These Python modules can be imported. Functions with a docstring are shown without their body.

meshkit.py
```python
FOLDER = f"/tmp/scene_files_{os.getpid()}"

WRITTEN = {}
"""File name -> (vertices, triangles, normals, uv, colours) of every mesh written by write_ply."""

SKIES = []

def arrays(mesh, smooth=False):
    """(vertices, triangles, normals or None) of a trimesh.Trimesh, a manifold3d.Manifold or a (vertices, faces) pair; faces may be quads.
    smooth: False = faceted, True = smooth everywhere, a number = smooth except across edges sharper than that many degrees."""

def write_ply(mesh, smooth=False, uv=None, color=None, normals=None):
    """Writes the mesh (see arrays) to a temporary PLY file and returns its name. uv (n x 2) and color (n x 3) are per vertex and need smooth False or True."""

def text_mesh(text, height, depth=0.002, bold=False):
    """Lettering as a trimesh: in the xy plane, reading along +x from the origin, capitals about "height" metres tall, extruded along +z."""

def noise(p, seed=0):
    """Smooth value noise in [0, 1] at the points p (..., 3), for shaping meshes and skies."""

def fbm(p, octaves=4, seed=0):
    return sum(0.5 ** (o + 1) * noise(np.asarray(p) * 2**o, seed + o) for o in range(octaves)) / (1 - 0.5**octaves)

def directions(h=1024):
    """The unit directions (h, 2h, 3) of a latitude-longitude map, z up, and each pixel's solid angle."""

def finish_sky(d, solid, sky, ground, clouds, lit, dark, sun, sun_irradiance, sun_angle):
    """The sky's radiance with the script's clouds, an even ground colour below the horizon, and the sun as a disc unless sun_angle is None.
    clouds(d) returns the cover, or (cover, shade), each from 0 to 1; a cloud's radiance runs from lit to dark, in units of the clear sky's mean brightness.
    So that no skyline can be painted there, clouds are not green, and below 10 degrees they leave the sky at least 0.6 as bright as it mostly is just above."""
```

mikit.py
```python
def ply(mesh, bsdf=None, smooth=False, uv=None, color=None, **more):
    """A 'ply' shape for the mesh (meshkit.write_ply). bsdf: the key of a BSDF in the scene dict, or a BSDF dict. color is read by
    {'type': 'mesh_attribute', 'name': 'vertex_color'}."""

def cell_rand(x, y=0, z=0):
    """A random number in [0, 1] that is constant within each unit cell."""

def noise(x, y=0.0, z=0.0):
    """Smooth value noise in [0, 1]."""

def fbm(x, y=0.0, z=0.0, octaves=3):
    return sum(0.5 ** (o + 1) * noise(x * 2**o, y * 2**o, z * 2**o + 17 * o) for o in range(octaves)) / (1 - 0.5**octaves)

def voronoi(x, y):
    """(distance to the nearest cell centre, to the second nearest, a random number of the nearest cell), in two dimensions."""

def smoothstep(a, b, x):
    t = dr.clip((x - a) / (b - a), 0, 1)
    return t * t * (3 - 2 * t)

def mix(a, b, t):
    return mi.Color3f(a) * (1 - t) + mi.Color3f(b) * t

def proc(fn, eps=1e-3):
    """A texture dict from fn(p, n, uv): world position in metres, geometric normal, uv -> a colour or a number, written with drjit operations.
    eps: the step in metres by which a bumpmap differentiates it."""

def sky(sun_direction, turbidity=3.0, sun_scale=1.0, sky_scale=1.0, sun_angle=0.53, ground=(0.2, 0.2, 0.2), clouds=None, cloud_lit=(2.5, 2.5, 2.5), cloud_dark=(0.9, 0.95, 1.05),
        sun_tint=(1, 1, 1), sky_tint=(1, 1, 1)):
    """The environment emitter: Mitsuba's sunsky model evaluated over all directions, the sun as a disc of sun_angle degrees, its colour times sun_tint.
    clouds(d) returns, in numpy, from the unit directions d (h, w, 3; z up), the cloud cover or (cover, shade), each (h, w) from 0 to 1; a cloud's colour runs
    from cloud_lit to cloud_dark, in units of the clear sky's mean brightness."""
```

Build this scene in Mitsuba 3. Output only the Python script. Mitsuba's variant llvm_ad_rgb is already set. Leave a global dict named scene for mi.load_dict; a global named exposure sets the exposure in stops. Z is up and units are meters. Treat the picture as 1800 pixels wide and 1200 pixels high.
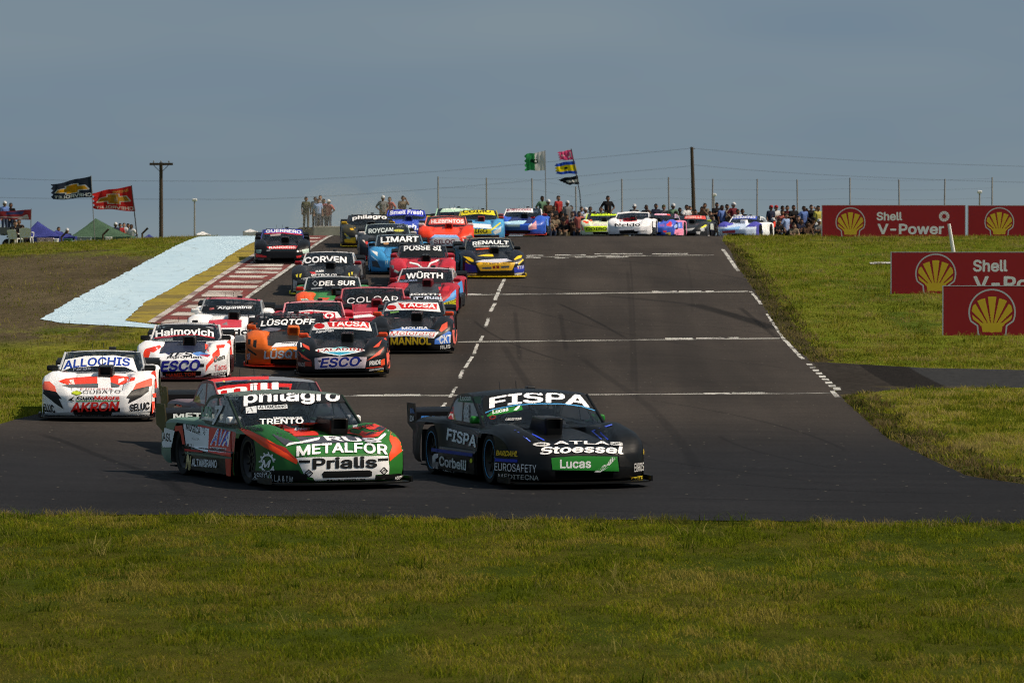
import math, random
import numpy as np, trimesh, shapely, manifold3d as m3
import mitsuba as mi, drjit as dr
import mikit
from meshkit import text_mesh, fbm as nfbm
from shapely.geometry import Polygon, LineString, Point, box as sbox, MultiPolygon
from shapely.ops import unary_union
from scipy.interpolate import PchipInterpolator, LinearNDInterpolator
from scipy.spatial.transform import Rotation

T = mi.ScalarTransform4f
rng = np.random.default_rng(11)
random.seed(5)
scene, labels = {}, {}

# ---------------------------------------------------------------- camera, sky, exposure
F, CX, HY, CAMZ = 7500.0, 900.0, 436.0, 3.77      # focal length and horizon in pixels of the 1800 wide photograph
PITCH = math.atan((599.4 - HY) / F)
scene['camera'] = {'type': 'thinlens', 'fov': math.degrees(2 * math.atan(900 / F)), 'fov_axis': 'x', 'aperture_radius': 0.011, 'focus_distance': 64.0,
                   'near_clip': 1.0, 'far_clip': 9000.0,
                   'to_world': T().look_at(origin=[0, 0, CAMZ], target=[0, 100 * math.cos(PITCH), CAMZ - 100 * math.sin(PITCH)], up=[0, 0, 1])}


def cloud_fn(d):
    # soft, flat streaks of thin high cloud
    az = np.arctan2(d[..., 0], d[..., 1])
    el = np.arcsin(np.clip(d[..., 2], -1, 1))
    p = np.stack([az * 9, el * 55, az * 0 + 2.3], -1)
    q = np.stack([az * 3 + el * 2, el * 9, az * 0 + 7.1], -1)
    n = nfbm(p, 4, 3) * 0.55 + nfbm(q, 4, 8) * 0.45
    cover = np.clip(0.80 + (n - 0.5) * 0.9, 0.35, 1.0)
    shade = np.clip((nfbm(p * 0.7 + 5, 4, 21) * 0.6 + nfbm(q * 1.3 + 9, 4, 33) * 0.4 - 0.5) * 4.5 + 0.5, 0, 1)
    return cover, shade


SUN = np.array([0.64, -0.06, 0.765])
scene['sky'] = mikit.sky(SUN.tolist(), turbidity=3.0, sun_scale=1.0, sky_scale=0.45, clouds=cloud_fn, cloud_lit=(1.60, 2.02, 2.29), cloud_dark=(1.06, 1.56, 2.12),
                         ground=(0.16, 0.21, 0.245), sun_tint=(0.97, 1.0, 1.06))
exposure = 1.70

# ---------------------------------------------------------------- terrain
TILT = (HY - 347) / F
_n = np.array([(-200, 0), (0, 0), (30, 0), (46, 0), (52, 0), (56, 0), (76, 0), (84, 0), (90, .03), (102, .33), (111, .70), (120, 1.09), (130, 1.47), (140, 1.84), (155, 2.17),
               (166, 2.27), (178, 2.13), (190, 1.95), (205, 1.74), (230, 1.5), (260, 1.1)], float)
_far = np.array([(300, 4.0), (400, 3.0), (800, 2.0), (9000, 2.0)], float)
_prof = PchipInterpolator(np.r_[_n[:, 0], _far[:, 0]], np.r_[_n[:, 1] + TILT * _n[:, 0], _far[:, 1]])


def sst(a, b, x):
    t = np.clip((np.asarray(x, float) - a) / (b - a), 0, 1)
    return t * t * (3 - 2 * t)


def Z(x, y):
    """Height of the land."""
    x, y = np.asarray(x, float), np.asarray(y, float)
    z = _prof(np.clip(y, -200, 9000))
    dip = np.where(y < 65, sst(56, 65, y), 1 - sst(66, 75, y))
    z = z - 0.19 * dip * np.exp(-((x + 2.5) / 4.0) ** 4)
    z = z - 0.11 * np.exp(-np.abs((x + 4.85) / 1.3) ** 3) * sst(90.5, 93.5, y) * (1 - sst(100, 104, y))
    z = z - 0.042 * np.maximum(0, -11.5 - x) * sst(118, 150, y) * (1 - sst(240, 300, y))
    return z


def project(p):
    """World point -> pixel of the 1800 x 1200 frame (used to place things where the photograph has them)."""
    p = np.asarray(p, float)
    c, s = math.cos(PITCH), math.sin(PITCH)
    yy, zz = p[..., 1], p[..., 2] - CAMZ
    dep = yy * c - zz * s
    up = yy * s + zz * c
    return np.stack([CX + p[..., 0] / dep * F, 599.4 - up / dep * F], -1)


_ys = np.arange(24, 172, 0.02)


def ground(px, py):
    """Point of the land seen at a pixel."""
    x = (px - CX) / F * _ys
    q = project(np.stack([x, _ys, Z(x, _ys)], -1))[:, 1]
    i = int(np.argmax(q <= py))
    if q[i] > py:
        i = int(np.argmin(q))
    return np.array([x[i], _ys[i], float(Z(x[i], _ys[i]))])


def at(px, py, d):
    """Point at distance d seen at a pixel."""
    c, s = math.cos(PITCH), math.sin(PITCH)
    u, v = (px - CX) / F, (599.4 - py) / F
    w = np.array([u, c + v * s, v * c - s])
    return w / w[1] * d + [0, 0, CAMZ]


def gpoly(pts):
    return Polygon([tuple(ground(*p)[:2]) for p in pts])


# ---------------------------------------------------------------- registry
def tag(key, label=None, cat=None, group=None, kind=None):
    d = labels.setdefault(key, {})
    if label: d['label'] = label
    if cat: d['category'] = cat
    if group: d['group'] = group
    if kind: d['kind'] = kind


_used = {}


def fresh(base):
    n = _used.get(base, 0)
    _used[base] = n + 1
    return base if n == 0 else f'{base}_{n:03d}'


def put(key, mesh, bsdf, smooth=False, color=None, to_world=None, **kw):
    """One entry of the scene; the key is numbered when taken. Returns the key used."""
    key = fresh(key)
    d = mesh if isinstance(mesh, dict) else mikit.ply(mesh, bsdf, smooth=smooth, color=color, **kw)
    d = dict(d)
    if isinstance(mesh, dict):
        d['bsdf'] = {'type': 'ref', 'id': bsdf}
    if to_world is not None:
        d['to_world'] = to_world
    scene[key] = d
    return key


def mat(name, color, rough=0.6, metallic=0.0, spec=0.5, clearcoat=0.0, two=True):
    b = {'type': 'principled', 'base_color': color if isinstance(color, dict) else {'type': 'rgb', 'value': list(color)}, 'roughness': rough, 'metallic': metallic, 'specular': spec}
    if clearcoat:
        b.update(clearcoat=clearcoat, clearcoat_gloss=0.9)
    scene[name] = {'type': 'twosided', 'bsdf': b} if two else b
    return name


def cat(ms):
    return trimesh.util.concatenate(ms)


def bx(x0, x1, y0, y1, z0, z1):
    m = trimesh.creation.box([x1 - x0, y1 - y0, z1 - z0])
    m.apply_translation([(x0 + x1) / 2, (y0 + y1) / 2, (z0 + z1) / 2])
    return m


def rbox(x0, x1, y0, y1, z0, z1, r=0.02, seg=8):
    s = m3.Manifold.sphere(r, seg)
    return to_tri(m3.Manifold.batch_hull([s.translate((a, b, c)) for a in (x0 + r, x1 - r) for b in (y0 + r, y1 - r) for c in (z0 + r, z1 - r)]))


def to_tri(m):
    q = m.to_mesh()
    return trimesh.Trimesh(np.array(q.vert_properties[:, :3]), np.array(q.tri_verts), process=False)


def tube(pts, r, n=8, closed=False):
    pts = np.asarray(pts, float)
    r = np.broadcast_to(np.asarray(r, float), len(pts))
    tan = np.gradient(pts, axis=0)
    tan /= np.linalg.norm(tan, axis=1, keepdims=True) + 1e-12
    ref = np.array([0, 0, 1.0]) if abs(tan[:, 2]).max() < 0.95 else np.array([0.31, 0.95, 0.05])
    a = np.cross(tan, ref); a /= np.linalg.norm(a, axis=1, keepdims=True) + 1e-12
    b = np.cross(tan, a)
    th = np.arange(n) / n * 2 * np.pi
    v = (pts[:, None] + r[:, None, None] * (np.cos(th)[None, :, None] * a[:, None] + np.sin(th)[None, :, None] * b[:, None])).reshape(-1, 3)
    f = []
    for i in range(len(pts) - 1):
        for j in range(n):
            k = (j + 1) % n
            f += [[i * n + j, i * n + k, (i + 1) * n + k], [i * n + j, (i + 1) * n + k, (i + 1) * n + j]]
    for e, o in ((0, 1), (len(pts) - 1, 0)):
        for j in range(1, n - 1):
            f.append([e * n, e * n + j + o, e * n + j + 1 - o])
    return trimesh.Trimesh(v, f, process=False)


def grid_mesh(P, flip=False):
    """Quads over an (n, m, 3) array of points."""
    n, m = P.shape[:2]
    i = np.arange(n * m).reshape(n, m)
    a, b, c, d = i[:-1, :-1].ravel(), i[1:, :-1].ravel(), i[1:, 1:].ravel(), i[:-1, 1:].ravel()
    f = np.vstack([np.stack([a, b, c], 1), np.stack([a, c, d], 1)])
    return trimesh.Trimesh(P.reshape(-1, 3), f[:, ::-1] if flip else f, process=False)


def tri2d(poly):
    vs, fs, o = [], [], 0
    for g in getattr(poly, 'geoms', [poly]):
        if g.geom_type != 'Polygon' or g.area < 1e-9:
            continue
        v, f = trimesh.creation.triangulate_polygon(g, engine='earcut')
        vs.append(v); fs.append(np.asarray(f) + o); o += len(v)
    return (np.vstack(vs), np.vstack(fs)) if vs else (np.zeros((0, 2)), np.zeros((0, 3), int))


def drape(poly, dz, sx=2.0, sy=1.0):
    """A sheet over the land, dz above it, cut to a polygon."""
    x0, y0, x1, y1 = poly.bounds
    gx = np.arange(math.floor(x0 / sx) * sx, x1 + sx, sx)
    gy = np.arange(math.floor(y0 / sy) * sy, y1 + sy, sy)
    X, Y = np.meshgrid(gx[:-1], gy[:-1])
    cells = shapely.box(X.ravel(), Y.ravel(), X.ravel() + sx, Y.ravel() + sy)
    shapely.prepare(poly)
    hit = cells[shapely.intersects(poly, cells)]
    inn = shapely.contains(poly, hit)
    vs, fs, o = [], [], 0
    for c, full in zip(hit, inn):
        if full:
            b = c.bounds
            v = np.array([[b[0], b[1]], [b[2], b[1]], [b[2], b[3]], [b[0], b[3]]]); f = np.array([[0, 1, 2], [0, 2, 3]])
        else:
            v, f = tri2d(c.intersection(poly))
            if not len(f): continue
        vs.append(v); fs.append(f + o); o += len(v)
    v, f = np.vstack(vs), np.vstack(fs)
    a = v[f]
    cr = (a[:, 1, 0] - a[:, 0, 0]) * (a[:, 2, 1] - a[:, 0, 1]) - (a[:, 1, 1] - a[:, 0, 1]) * (a[:, 2, 0] - a[:, 0, 0])
    f[cr < 0] = f[cr < 0][:, ::-1]
    m = trimesh.Trimesh(np.c_[v, Z(v[:, 0], v[:, 1]) + dz], f, process=False)
    m.merge_vertices()
    return m


def rough_edge(poly, amp, seed, step=0.25, freq=1.3):
    """The polygon with a frayed outline."""
    ring = LineString(poly.exterior.coords).segmentize(step)
    p = np.array(ring.coords)[:-1]
    n = nfbm(np.c_[p * freq, p[:, :1] * 0 + seed], 4, seed) - 0.5
    n2 = nfbm(np.c_[p * freq, p[:, :1] * 0 + seed + 9.5], 4, seed + 3) - 0.5
    return Polygon(p + np.c_[n, n2] * 2 * amp).buffer(0)
# ---------------------------------------------------------------- land, road and markings
N_, M_, V_, S_ = mikit.noise, mikit.fbm, mikit.voronoi, mikit.smoothstep


def land_col(p, n, uv):
    x, y = p.x, p.y
    big = M_(x * 0.12, y * 0.05, 1.7, octaves=3)
    mid = M_(x * 0.9, y * 0.35, 4.2, octaves=3)
    fine = M_(x * 7.0, y * 3.0, 2.2, octaves=3)
    g = mikit.mix((0.090, 0.118, 0.012), (0.15, 0.145, 0.026), S_(0.35, 0.7, big * 0.5 + mid * 0.5))
    g = mikit.mix(g, (0.060, 0.088, 0.014), S_(0.55, 0.75, mid))
    g = g * (0.55 + 0.9 * fine)
    # trampled earth on the left bank
    u = (x + 14.0) * 0.93 + (y - 124.0) * 0.055
    v = (y - 124.0) * 0.98
    e = dr.sqrt(dr.square(u / 4.6) + dr.square(v / 24.0)) + (mid - 0.5) * 0.9 + (fine - 0.5) * 0.35
    dirt = mikit.mix((0.050, 0.040, 0.024), (0.105, 0.086, 0.056), fine) * (0.6 + 0.8 * mid)
    g = mikit.mix(g, dirt, S_(1.12, 0.78, e) * S_(-8.0, -9.5, x) * S_(98.0, 104.0, y))
    # the near verge gets a darker olive ground colour
    near = S_(51.0, 49.5, y)
    dark_olive = mikit.mix((0.052, 0.052, 0.010), (0.036, 0.048, 0.008), S_(0.4, 0.6, mid)) * (0.6 + 0.8 * fine)
    return mikit.mix(g, dark_olive, near)


scene['land_soil'] = {'type': 'twosided', 'bsdf': {'type': 'diffuse', 'reflectance': mikit.proc(land_col)}}


def tri_skid(x, y, x0, y0, x1, y1, w, bend=0.0):
    """1 along a tyre mark from one point to another."""
    dx, dy = x1 - x0, y1 - y0
    L = math.hypot(dx, dy)
    t = ((x - x0) * dx + (y - y0) * dy) / (L * L)
    o = ((x - x0) * dy - (y - y0) * dx) / L + bend * 4 * t * (1 - t)
    return S_(w, w * 0.35, dr.abs(o)) * S_(0.0, 0.08, t) * S_(1.0, 0.85, t)


SKIDS = []
for a, b, w, k, bend in [((1210, 533), (1378, 583), .34, .75, .1), ((1060, 520), (1220, 535), .22, .5, 0.05), ((978, 532), (1110, 600), .07, .6, .1), ((870, 500), (1085, 518), .18, .4, .1),
                         ((1102, 470), (1112, 690), .07, .3, .05), ((1107, 452), (1120, 720), .04, .35, .05), ((880, 530), (1300, 620), .05, .5, -.4), ((905, 545), (915, 640), .08, .4, 0), ((985, 550), (996, 620), .08, .4, 0),
                         ((1205, 460), (1215, 560), .05, .22, .1), ((930, 570), (1200, 575), .04, .35, .3), ((1110, 560), (1370, 590), .05, .4, .2), ((1280, 850), (1750, 868), .07, .7, -.5), ((1000, 780), (1560, 862), .05, .45, -.6),
                         ((1262, 765), (1500, 830), .05, .4, -.3), ((300, 880), (900, 884), .05, .4, .1), ((60, 862), (800, 895), .06, .5, .2), ((1150, 875), (1795, 885), .09, .5, -.2), ((560, 895), (1500, 905), .06, .4, .1),
                         ((880, 600), (985, 850), .12, .35, .3), ((1010, 620), (1240, 860), .12, .3, .5), ((60, 760), (330, 880), .12, .5, .4), ((1180, 470), (1340, 500), .06, .5, .3), ((960, 470), (1180, 492), .05, .5, .3), ((830, 560), (1010, 640), .06, .5, -.3), ((1130, 620), (1400, 650), .05, .4, .3), ((820, 620), (1300, 680), .04, .4, .6), ((560, 560), (470, 700), .3, .3, 0), ((830, 540), (770, 840), .55, .25, .2), ((960, 460), (1030, 850), .7, .22, .3), ((1150, 470), (1250, 840), .5, .18, .4), ((1060, 455), (1190, 470), .09, .6, .1), ((1300, 540), (1375, 600), .10, .5, 0), ((850, 700), (1150, 790), .05, .5, .5), ((1120, 700), (1500, 800), .05, .45, .6), ((700, 480), (640, 640), .3, .3, 0)]:
    A, B = ground(*a), ground(*b)
    SKIDS.append((A[0], A[1], B[0], B[1], w, k, bend))


def asphalt_col(p, n, uv):
    x, y = p.x, p.y
    big = M_(x * 0.16, y * 0.06, 3.0, octaves=3)
    streak = M_(x * 1.6, y * 0.05, 8.0, octaves=3)
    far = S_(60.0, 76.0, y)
    arc = M_(dr.sqrt(dr.square(x - 14.0) + dr.square(y - 86.0)) * 2.2, y * 0.03 + x * 0.03, 5.0, octaves=3)
    st = streak * far + arc * (1 - far)
    fine = N_(x * 40.0, y * 24.0, 1.0)
    c = mikit.mix((0.024, 0.023, 0.024), (0.036, 0.034, 0.034), st) * (0.80 + 0.4 * big)
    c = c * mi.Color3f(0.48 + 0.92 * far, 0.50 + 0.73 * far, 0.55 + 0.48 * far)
    c = c * (0.80 + 0.40 * fine) * 0.76
    c = c * (0.86 + 0.28 * M_(x * 0.8, y * 2.6, 21.0, octaves=4))
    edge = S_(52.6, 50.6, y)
    c = c * (1 + 0.5 * edge * S_(-1.0, -7.0, x) * M_(x * 0.5, y * 9.0, 2.0))  # sheen painted into the colour: lighter streaks along the near left edge
    k = mi.Float(1.0)
    for x0, y0, x1, y1, w, dk, bend in SKIDS:
        k = k * (1 - 0.95 * dk * tri_skid(x, y, x0, y0, x1, y1, w, bend) * (0.6 + 0.5 * st))
    # grains of gravel and torn grass scattered over the racing line
    patch = M_(x * 0.45, y * 0.12, 12.0, octaves=4)
    c = c * (0.68 + 0.66 * patch)
    d1, d2, r = V_(x * 4.0, y * 2.0)
    spk = S_(0.10, 0.05, d1) * S_(0.90, 0.93, r)
    return mikit.mix(c * k, mi.Color3f(0.11, 0.10, 0.075), spk * 0.7)


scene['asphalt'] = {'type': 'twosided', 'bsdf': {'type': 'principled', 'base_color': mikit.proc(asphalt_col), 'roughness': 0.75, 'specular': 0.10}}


def service_col(p, n, uv):
    x, y = p.x, p.y
    fine = M_(x * 9, y * 4, 2, octaves=3)
    c = mikit.mix((0.030, 0.027, 0.025), (0.042, 0.039, 0.036), M_(x * 0.7, y * 0.4, 1)) * (0.7 + 0.6 * fine)
    c = mikit.mix(c, mi.Color3f(0.038, 0.040, 0.043) * (0.8 + 0.4 * fine), S_(8.55, 8.7, x + 0.1 * N_(y * 2, 0, 0)))
    c = mikit.mix(c, mi.Color3f(0.021, 0.020, 0.020) * (0.8 + 0.4 * fine), S_(7.6, 7.65, x) * S_(8.7, 8.6, x))
    return mikit.mix(c, mi.Color3f(0.085, 0.072, 0.038), S_(0.56, 0.7, M_(x * 1.7, y * 0.8, 9)) * S_(85.8, 84.0, y) * 0.8)


scene['worn_asphalt'] = {'type': 'twosided', 'bsdf': {'type': 'diffuse', 'reflectance': mikit.proc(service_col)}}


def worn_paint(name, col, dark, wear, sx=3.0, sy=1.2, lo=0.5):
    def fn(p, n, uv):
        w = M_(p.x * sx, p.y * sy, 3.3, octaves=4)
        f = M_(p.x * 9, p.y * 5, 6.1, octaves=3)
        return mikit.mix(mi.Color3f(*col) * (0.82 + 0.36 * f), dark, S_(lo, lo + 0.16, w) * wear)
    scene[name] = {'type': 'twosided', 'bsdf': {'type': 'diffuse', 'reflectance': mikit.proc(fn)}}


worn_paint('white_road_paint', (0.46, 0.46, 0.44), (0.06, 0.06, 0.06), 0.85, 5, 3, 0.48)
worn_paint('thin_road_paint', (0.32, 0.32, 0.30), (0.06, 0.06, 0.06), 0.9, 2.2, 2, 0.46)
worn_paint('red_kerb_paint', (0.185, 0.060, 0.058), (0.11, 0.07, 0.065), 0.8, 1.5, 1.0, 0.46)
worn_paint('white_kerb_paint', (0.46, 0.43, 0.40), (0.21, 0.16, 0.15), 0.9, 1.8, 1.6, 0.47)
worn_paint('yellow_kerb_paint', (0.27, 0.215, 0.050), (0.16, 0.13, 0.06), 0.8, 0.9, 1.4, 0.48)


def blue_col(p, n, uv):
    f = M_(p.x * 6, p.y * 2, 6.1, octaves=3)
    big = M_(p.x * 0.8, p.y * 0.3, 2.0)
    c = mikit.mix((0.36, 0.52, 0.64), (0.52, 0.66, 0.74), f * 0.6 + big * 0.4)
    crack = dr.abs(M_(p.x * 0.7, p.y * 0.22, 4.0, octaves=4) - 0.5)
    c = mikit.mix(c, mi.Color3f(0.26, 0.35, 0.40), S_(0.012, 0.002, crack) * 0.6)
    j = dr.abs(p.y / 3.1 - dr.floor(p.y / 3.1 + 0.3 * N_(p.x * 0.3, 1, 0)) - 0.4)
    c = mikit.mix(c, mi.Color3f(0.33, 0.47, 0.55), S_(0.02, 0.008, j) * 0.5)
    d1, d2, r = V_(p.x * 2.4, p.y * 1.1)
    return mikit.mix(c, mi.Color3f(0.10, 0.10, 0.09), S_(0.07, 0.04, d1) * S_(0.8, 0.82, r) * 0.8)


scene['pale_blue_paint'] = {'type': 'twosided', 'bsdf': {'type': 'diffuse', 'reflectance': mikit.proc(blue_col)}}


def dirt_col(p, n, uv):
    f = M_(p.x * 6, p.y * 3, 6.1, octaves=4)
    m = M_(p.x * 1.1, p.y * 0.5, 2.1, octaves=3)
    return mikit.mix((0.018, 0.016, 0.010), (0.080, 0.068, 0.034), f * 0.6 + m * 0.4)


scene['dark_soil'] = {'type': 'twosided', 'bsdf': {'type': 'diffuse', 'reflectance': mikit.proc(dirt_col)}}

gx = np.r_[-6000, -1500, -500, -200, -100, -60, np.arange(-44, 45, 1.0), 60, 100, 200, 500, 1500, 6000]
gy = np.r_[-400, -100, 0, 10, np.arange(18, 262, 1.0), 280, 300, 350, 400, 600, 1000, 3000, 8800]
GX, GY = np.meshgrid(gx, gy, indexing='ij')
put('ground', grid_mesh(np.stack([GX, GY, Z(GX, GY)], -1)), 'land_soil', smooth=True)
tag('ground', 'grassy hillside with a bare earth patch left of the painted kerb', kind='structure')

road_w = [ground(*p)[:2] for p in [(-160, 908), (0, 905), (270, 905), (700, 911), (1200, 915), (1800, 921), (1980, 923), (1980, 872), (1900, 862), (1800, 852), (1700, 836), (1620, 800), (1560, 770), (1510, 728), (1478, 697),
                                  (1432, 640), (1375, 592), (1330, 515), (1297, 470), (1283, 440), (1270, 424)]]
road_w += [np.array(p) for p in [(8.6, 172), (9.6, 182), (12, 195), (17, 207), (26, 216), (40, 224), (40, 240), (24, 234), (8, 224), (-2, 208), (-6, 190), (-7, 176)]]
road_w += [ground(*p)[:2] for p in [(580, 413), (515, 467), (438, 522), (345, 590), (262, 655), (200, 690), (90, 722), (0, 745), (-160, 780)]]
ROAD = Polygon(road_w).buffer(0)
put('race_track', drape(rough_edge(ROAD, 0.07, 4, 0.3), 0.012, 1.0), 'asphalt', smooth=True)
tag('race_track', 'dark asphalt race track running down the hill and bending in front', kind='structure')

SERVICE = gpoly([(1425, 636), (1500, 639), (1620, 646), (1800, 650), (1930, 653), (1930, 681), (1800, 681), (1620, 683), (1560, 686), (1505, 692), (1476, 699)])
put('service_road', drape(rough_edge(SERVICE, 0.12, 6, 0.2).difference(ROAD.buffer(-0.2)), 0.007), 'worn_asphalt', smooth=True)
tag('service_road', 'worn grey service road joining the track on the right', kind='structure')

# bare earth along the edges of the track
v1 = unary_union([gpoly([(1262, 424), (1278, 424), (1294, 440), (1320, 470), (1355, 515), (1388, 560), (1418, 600), (1462, 638), (1428, 640), (1370, 594), (1322, 515), (1280, 445)])])
v2 = gpoly([(1474, 697), (1496, 693), (1528, 714), (1575, 748), (1640, 783), (1720, 820), (1800, 842), (1930, 862), (1930, 874), (1800, 856), (1700, 840), (1615, 803), (1555, 773), (1505, 731)])
for v in (v1, v2):
    k = put('verge_earth', drape(rough_edge(v, 0.25, 8 + len(v.exterior.coords), 0.2).buffer(0.03), 0.006, 1.0), 'dark_soil')
    tag(k, 'strip of bare dark earth along the right edge of the track', kind='structure')

# painted run-off, kerb
def pxline(pts, w0, w1=None):
    """A strip of constant pixel-derived width along a ground line (world polygon)."""
    P = np.array([ground(*p)[:2] for p in pts])
    return LineString(P).buffer(w0 / 2, cap_style='flat')


R_edge = [(585, 412.5), (515, 467), (438, 522), (352, 585)]
RL = [(515, 412.5), (446, 450), (388, 486), (330, 525), (265, 568)]
YL = [(472, 412.5), (457, 421), (388, 461), (296, 511), (254, 533), (221, 564)]
BL = [(365, 412.5), (354, 415), (282, 447), (232, 473.6), (182, 500), (121, 530.5), (71, 561)]
crest = lambda pts, x: [np.array([(pts[0][0] - CX) / F * 166 + x, 172.0])] + [ground(*p)[:2] for p in pts]
wR, wRL, wYL, wBL = crest(R_edge, 0.0), crest(RL, 0.1), crest(YL, 0.1), crest(BL, 0.1)
blue_low = [ground(*p)[:2] for p in [(110, 568), (200, 573), (270, 577), (325, 583), (352, 585)]]
low_y = ground(265, 570)[:2]
BLUE = Polygon(wBL + blue_low + [ground(356, 580)[:2], low_y, ground(221, 564)[:2]] + wYL[::-1]).buffer(0)
k = put('painted_runoff', drape(rough_edge(BLUE, 0.10, 12, 0.3, 2.0), 0.016), 'pale_blue_paint', smooth=True)
tag(k, 'pale blue painted concrete run-off beside the kerb', kind='structure')
YELLOW = Polygon(wYL + [low_y] + wRL[::-1]).buffer(0)
k = put('painted_runoff_yellow', drape(rough_edge(YELLOW, 0.07, 14, 0.3, 2.0), 0.022), 'yellow_kerb_paint', smooth=True)
tag(k, 'worn yellow painted band between the blue run-off and the red kerb', kind='structure')
KERB = Polygon(wRL + [ground(352, 580)[:2]] + wR[::-1]).buffer(0)
k = put('kerb', drape(rough_edge(KERB, 0.03, 15, 0.3, 2.0), 0.028), 'red_kerb_paint', smooth=True)
tag(k, 'red kerb with worn white stripes on the left of the track', kind='structure')
Rline, Lline = LineString(wR), LineString(wRL)


def line_x(line, y):
    p = np.array(line.coords)
    o = np.argsort(p[:, 1])
    return float(np.interp(y, p[o, 1], p[o, 0]))


ypx = [(302, 566), (318, 553), (335, 540), (352, 529), (362, 520), (371, 514.5), (383, 505), (395, 496), (405, 487), (415, 479.5), (424, 473), (433, 467), (442, 461), (450, 455.5), (458, 450), (470, 444), (482, 437), (494, 431), (506, 425), (520, 419)]
for i, (qx, qy) in enumerate(ypx):
    y = ground(qx, qy)[1]
    t = 0.60 if i < 12 else 0.72
    xl, xr = line_x(Lline, y) + 0.26, line_x(Rline, y) - 0.14 - 0.10 * (i % 3)
    s = Polygon([(xl, y - t), (xr, y - t * 1.3), (xr + .02, y + t * .8), (xl + .05, y + t)])
    put('kerb__white_stripe', drape(rough_edge(s, 0.10, 30 + i, 0.15, 2.5), 0.034, 0.5, 0.5), 'white_kerb_paint')
put('kerb__edge_line', drape(Rline.buffer(0.07, cap_style='flat'), 0.034, 1.0), 'white_road_paint')
put('kerb__edge_line', drape(Lline.buffer(0.10, cap_style='flat'), 0.035, 1.0), 'white_kerb_paint')


def strip(name, a, b, h, m='white_road_paint', frag=0.03, seed=1):
    """A painted mark between two pixels, h pixels tall in the photograph (cross lines)."""
    P = gpoly([(a[0], a[1] - h / 2), (b[0], b[1] - h / 2), (b[0], b[1] + h / 2), (a[0], a[1] + h / 2)])
    put('race_track__' + name, drape(rough_edge(P, frag, seed, 0.2, 3.0), 0.018, 1.0, 0.5), m)


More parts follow.
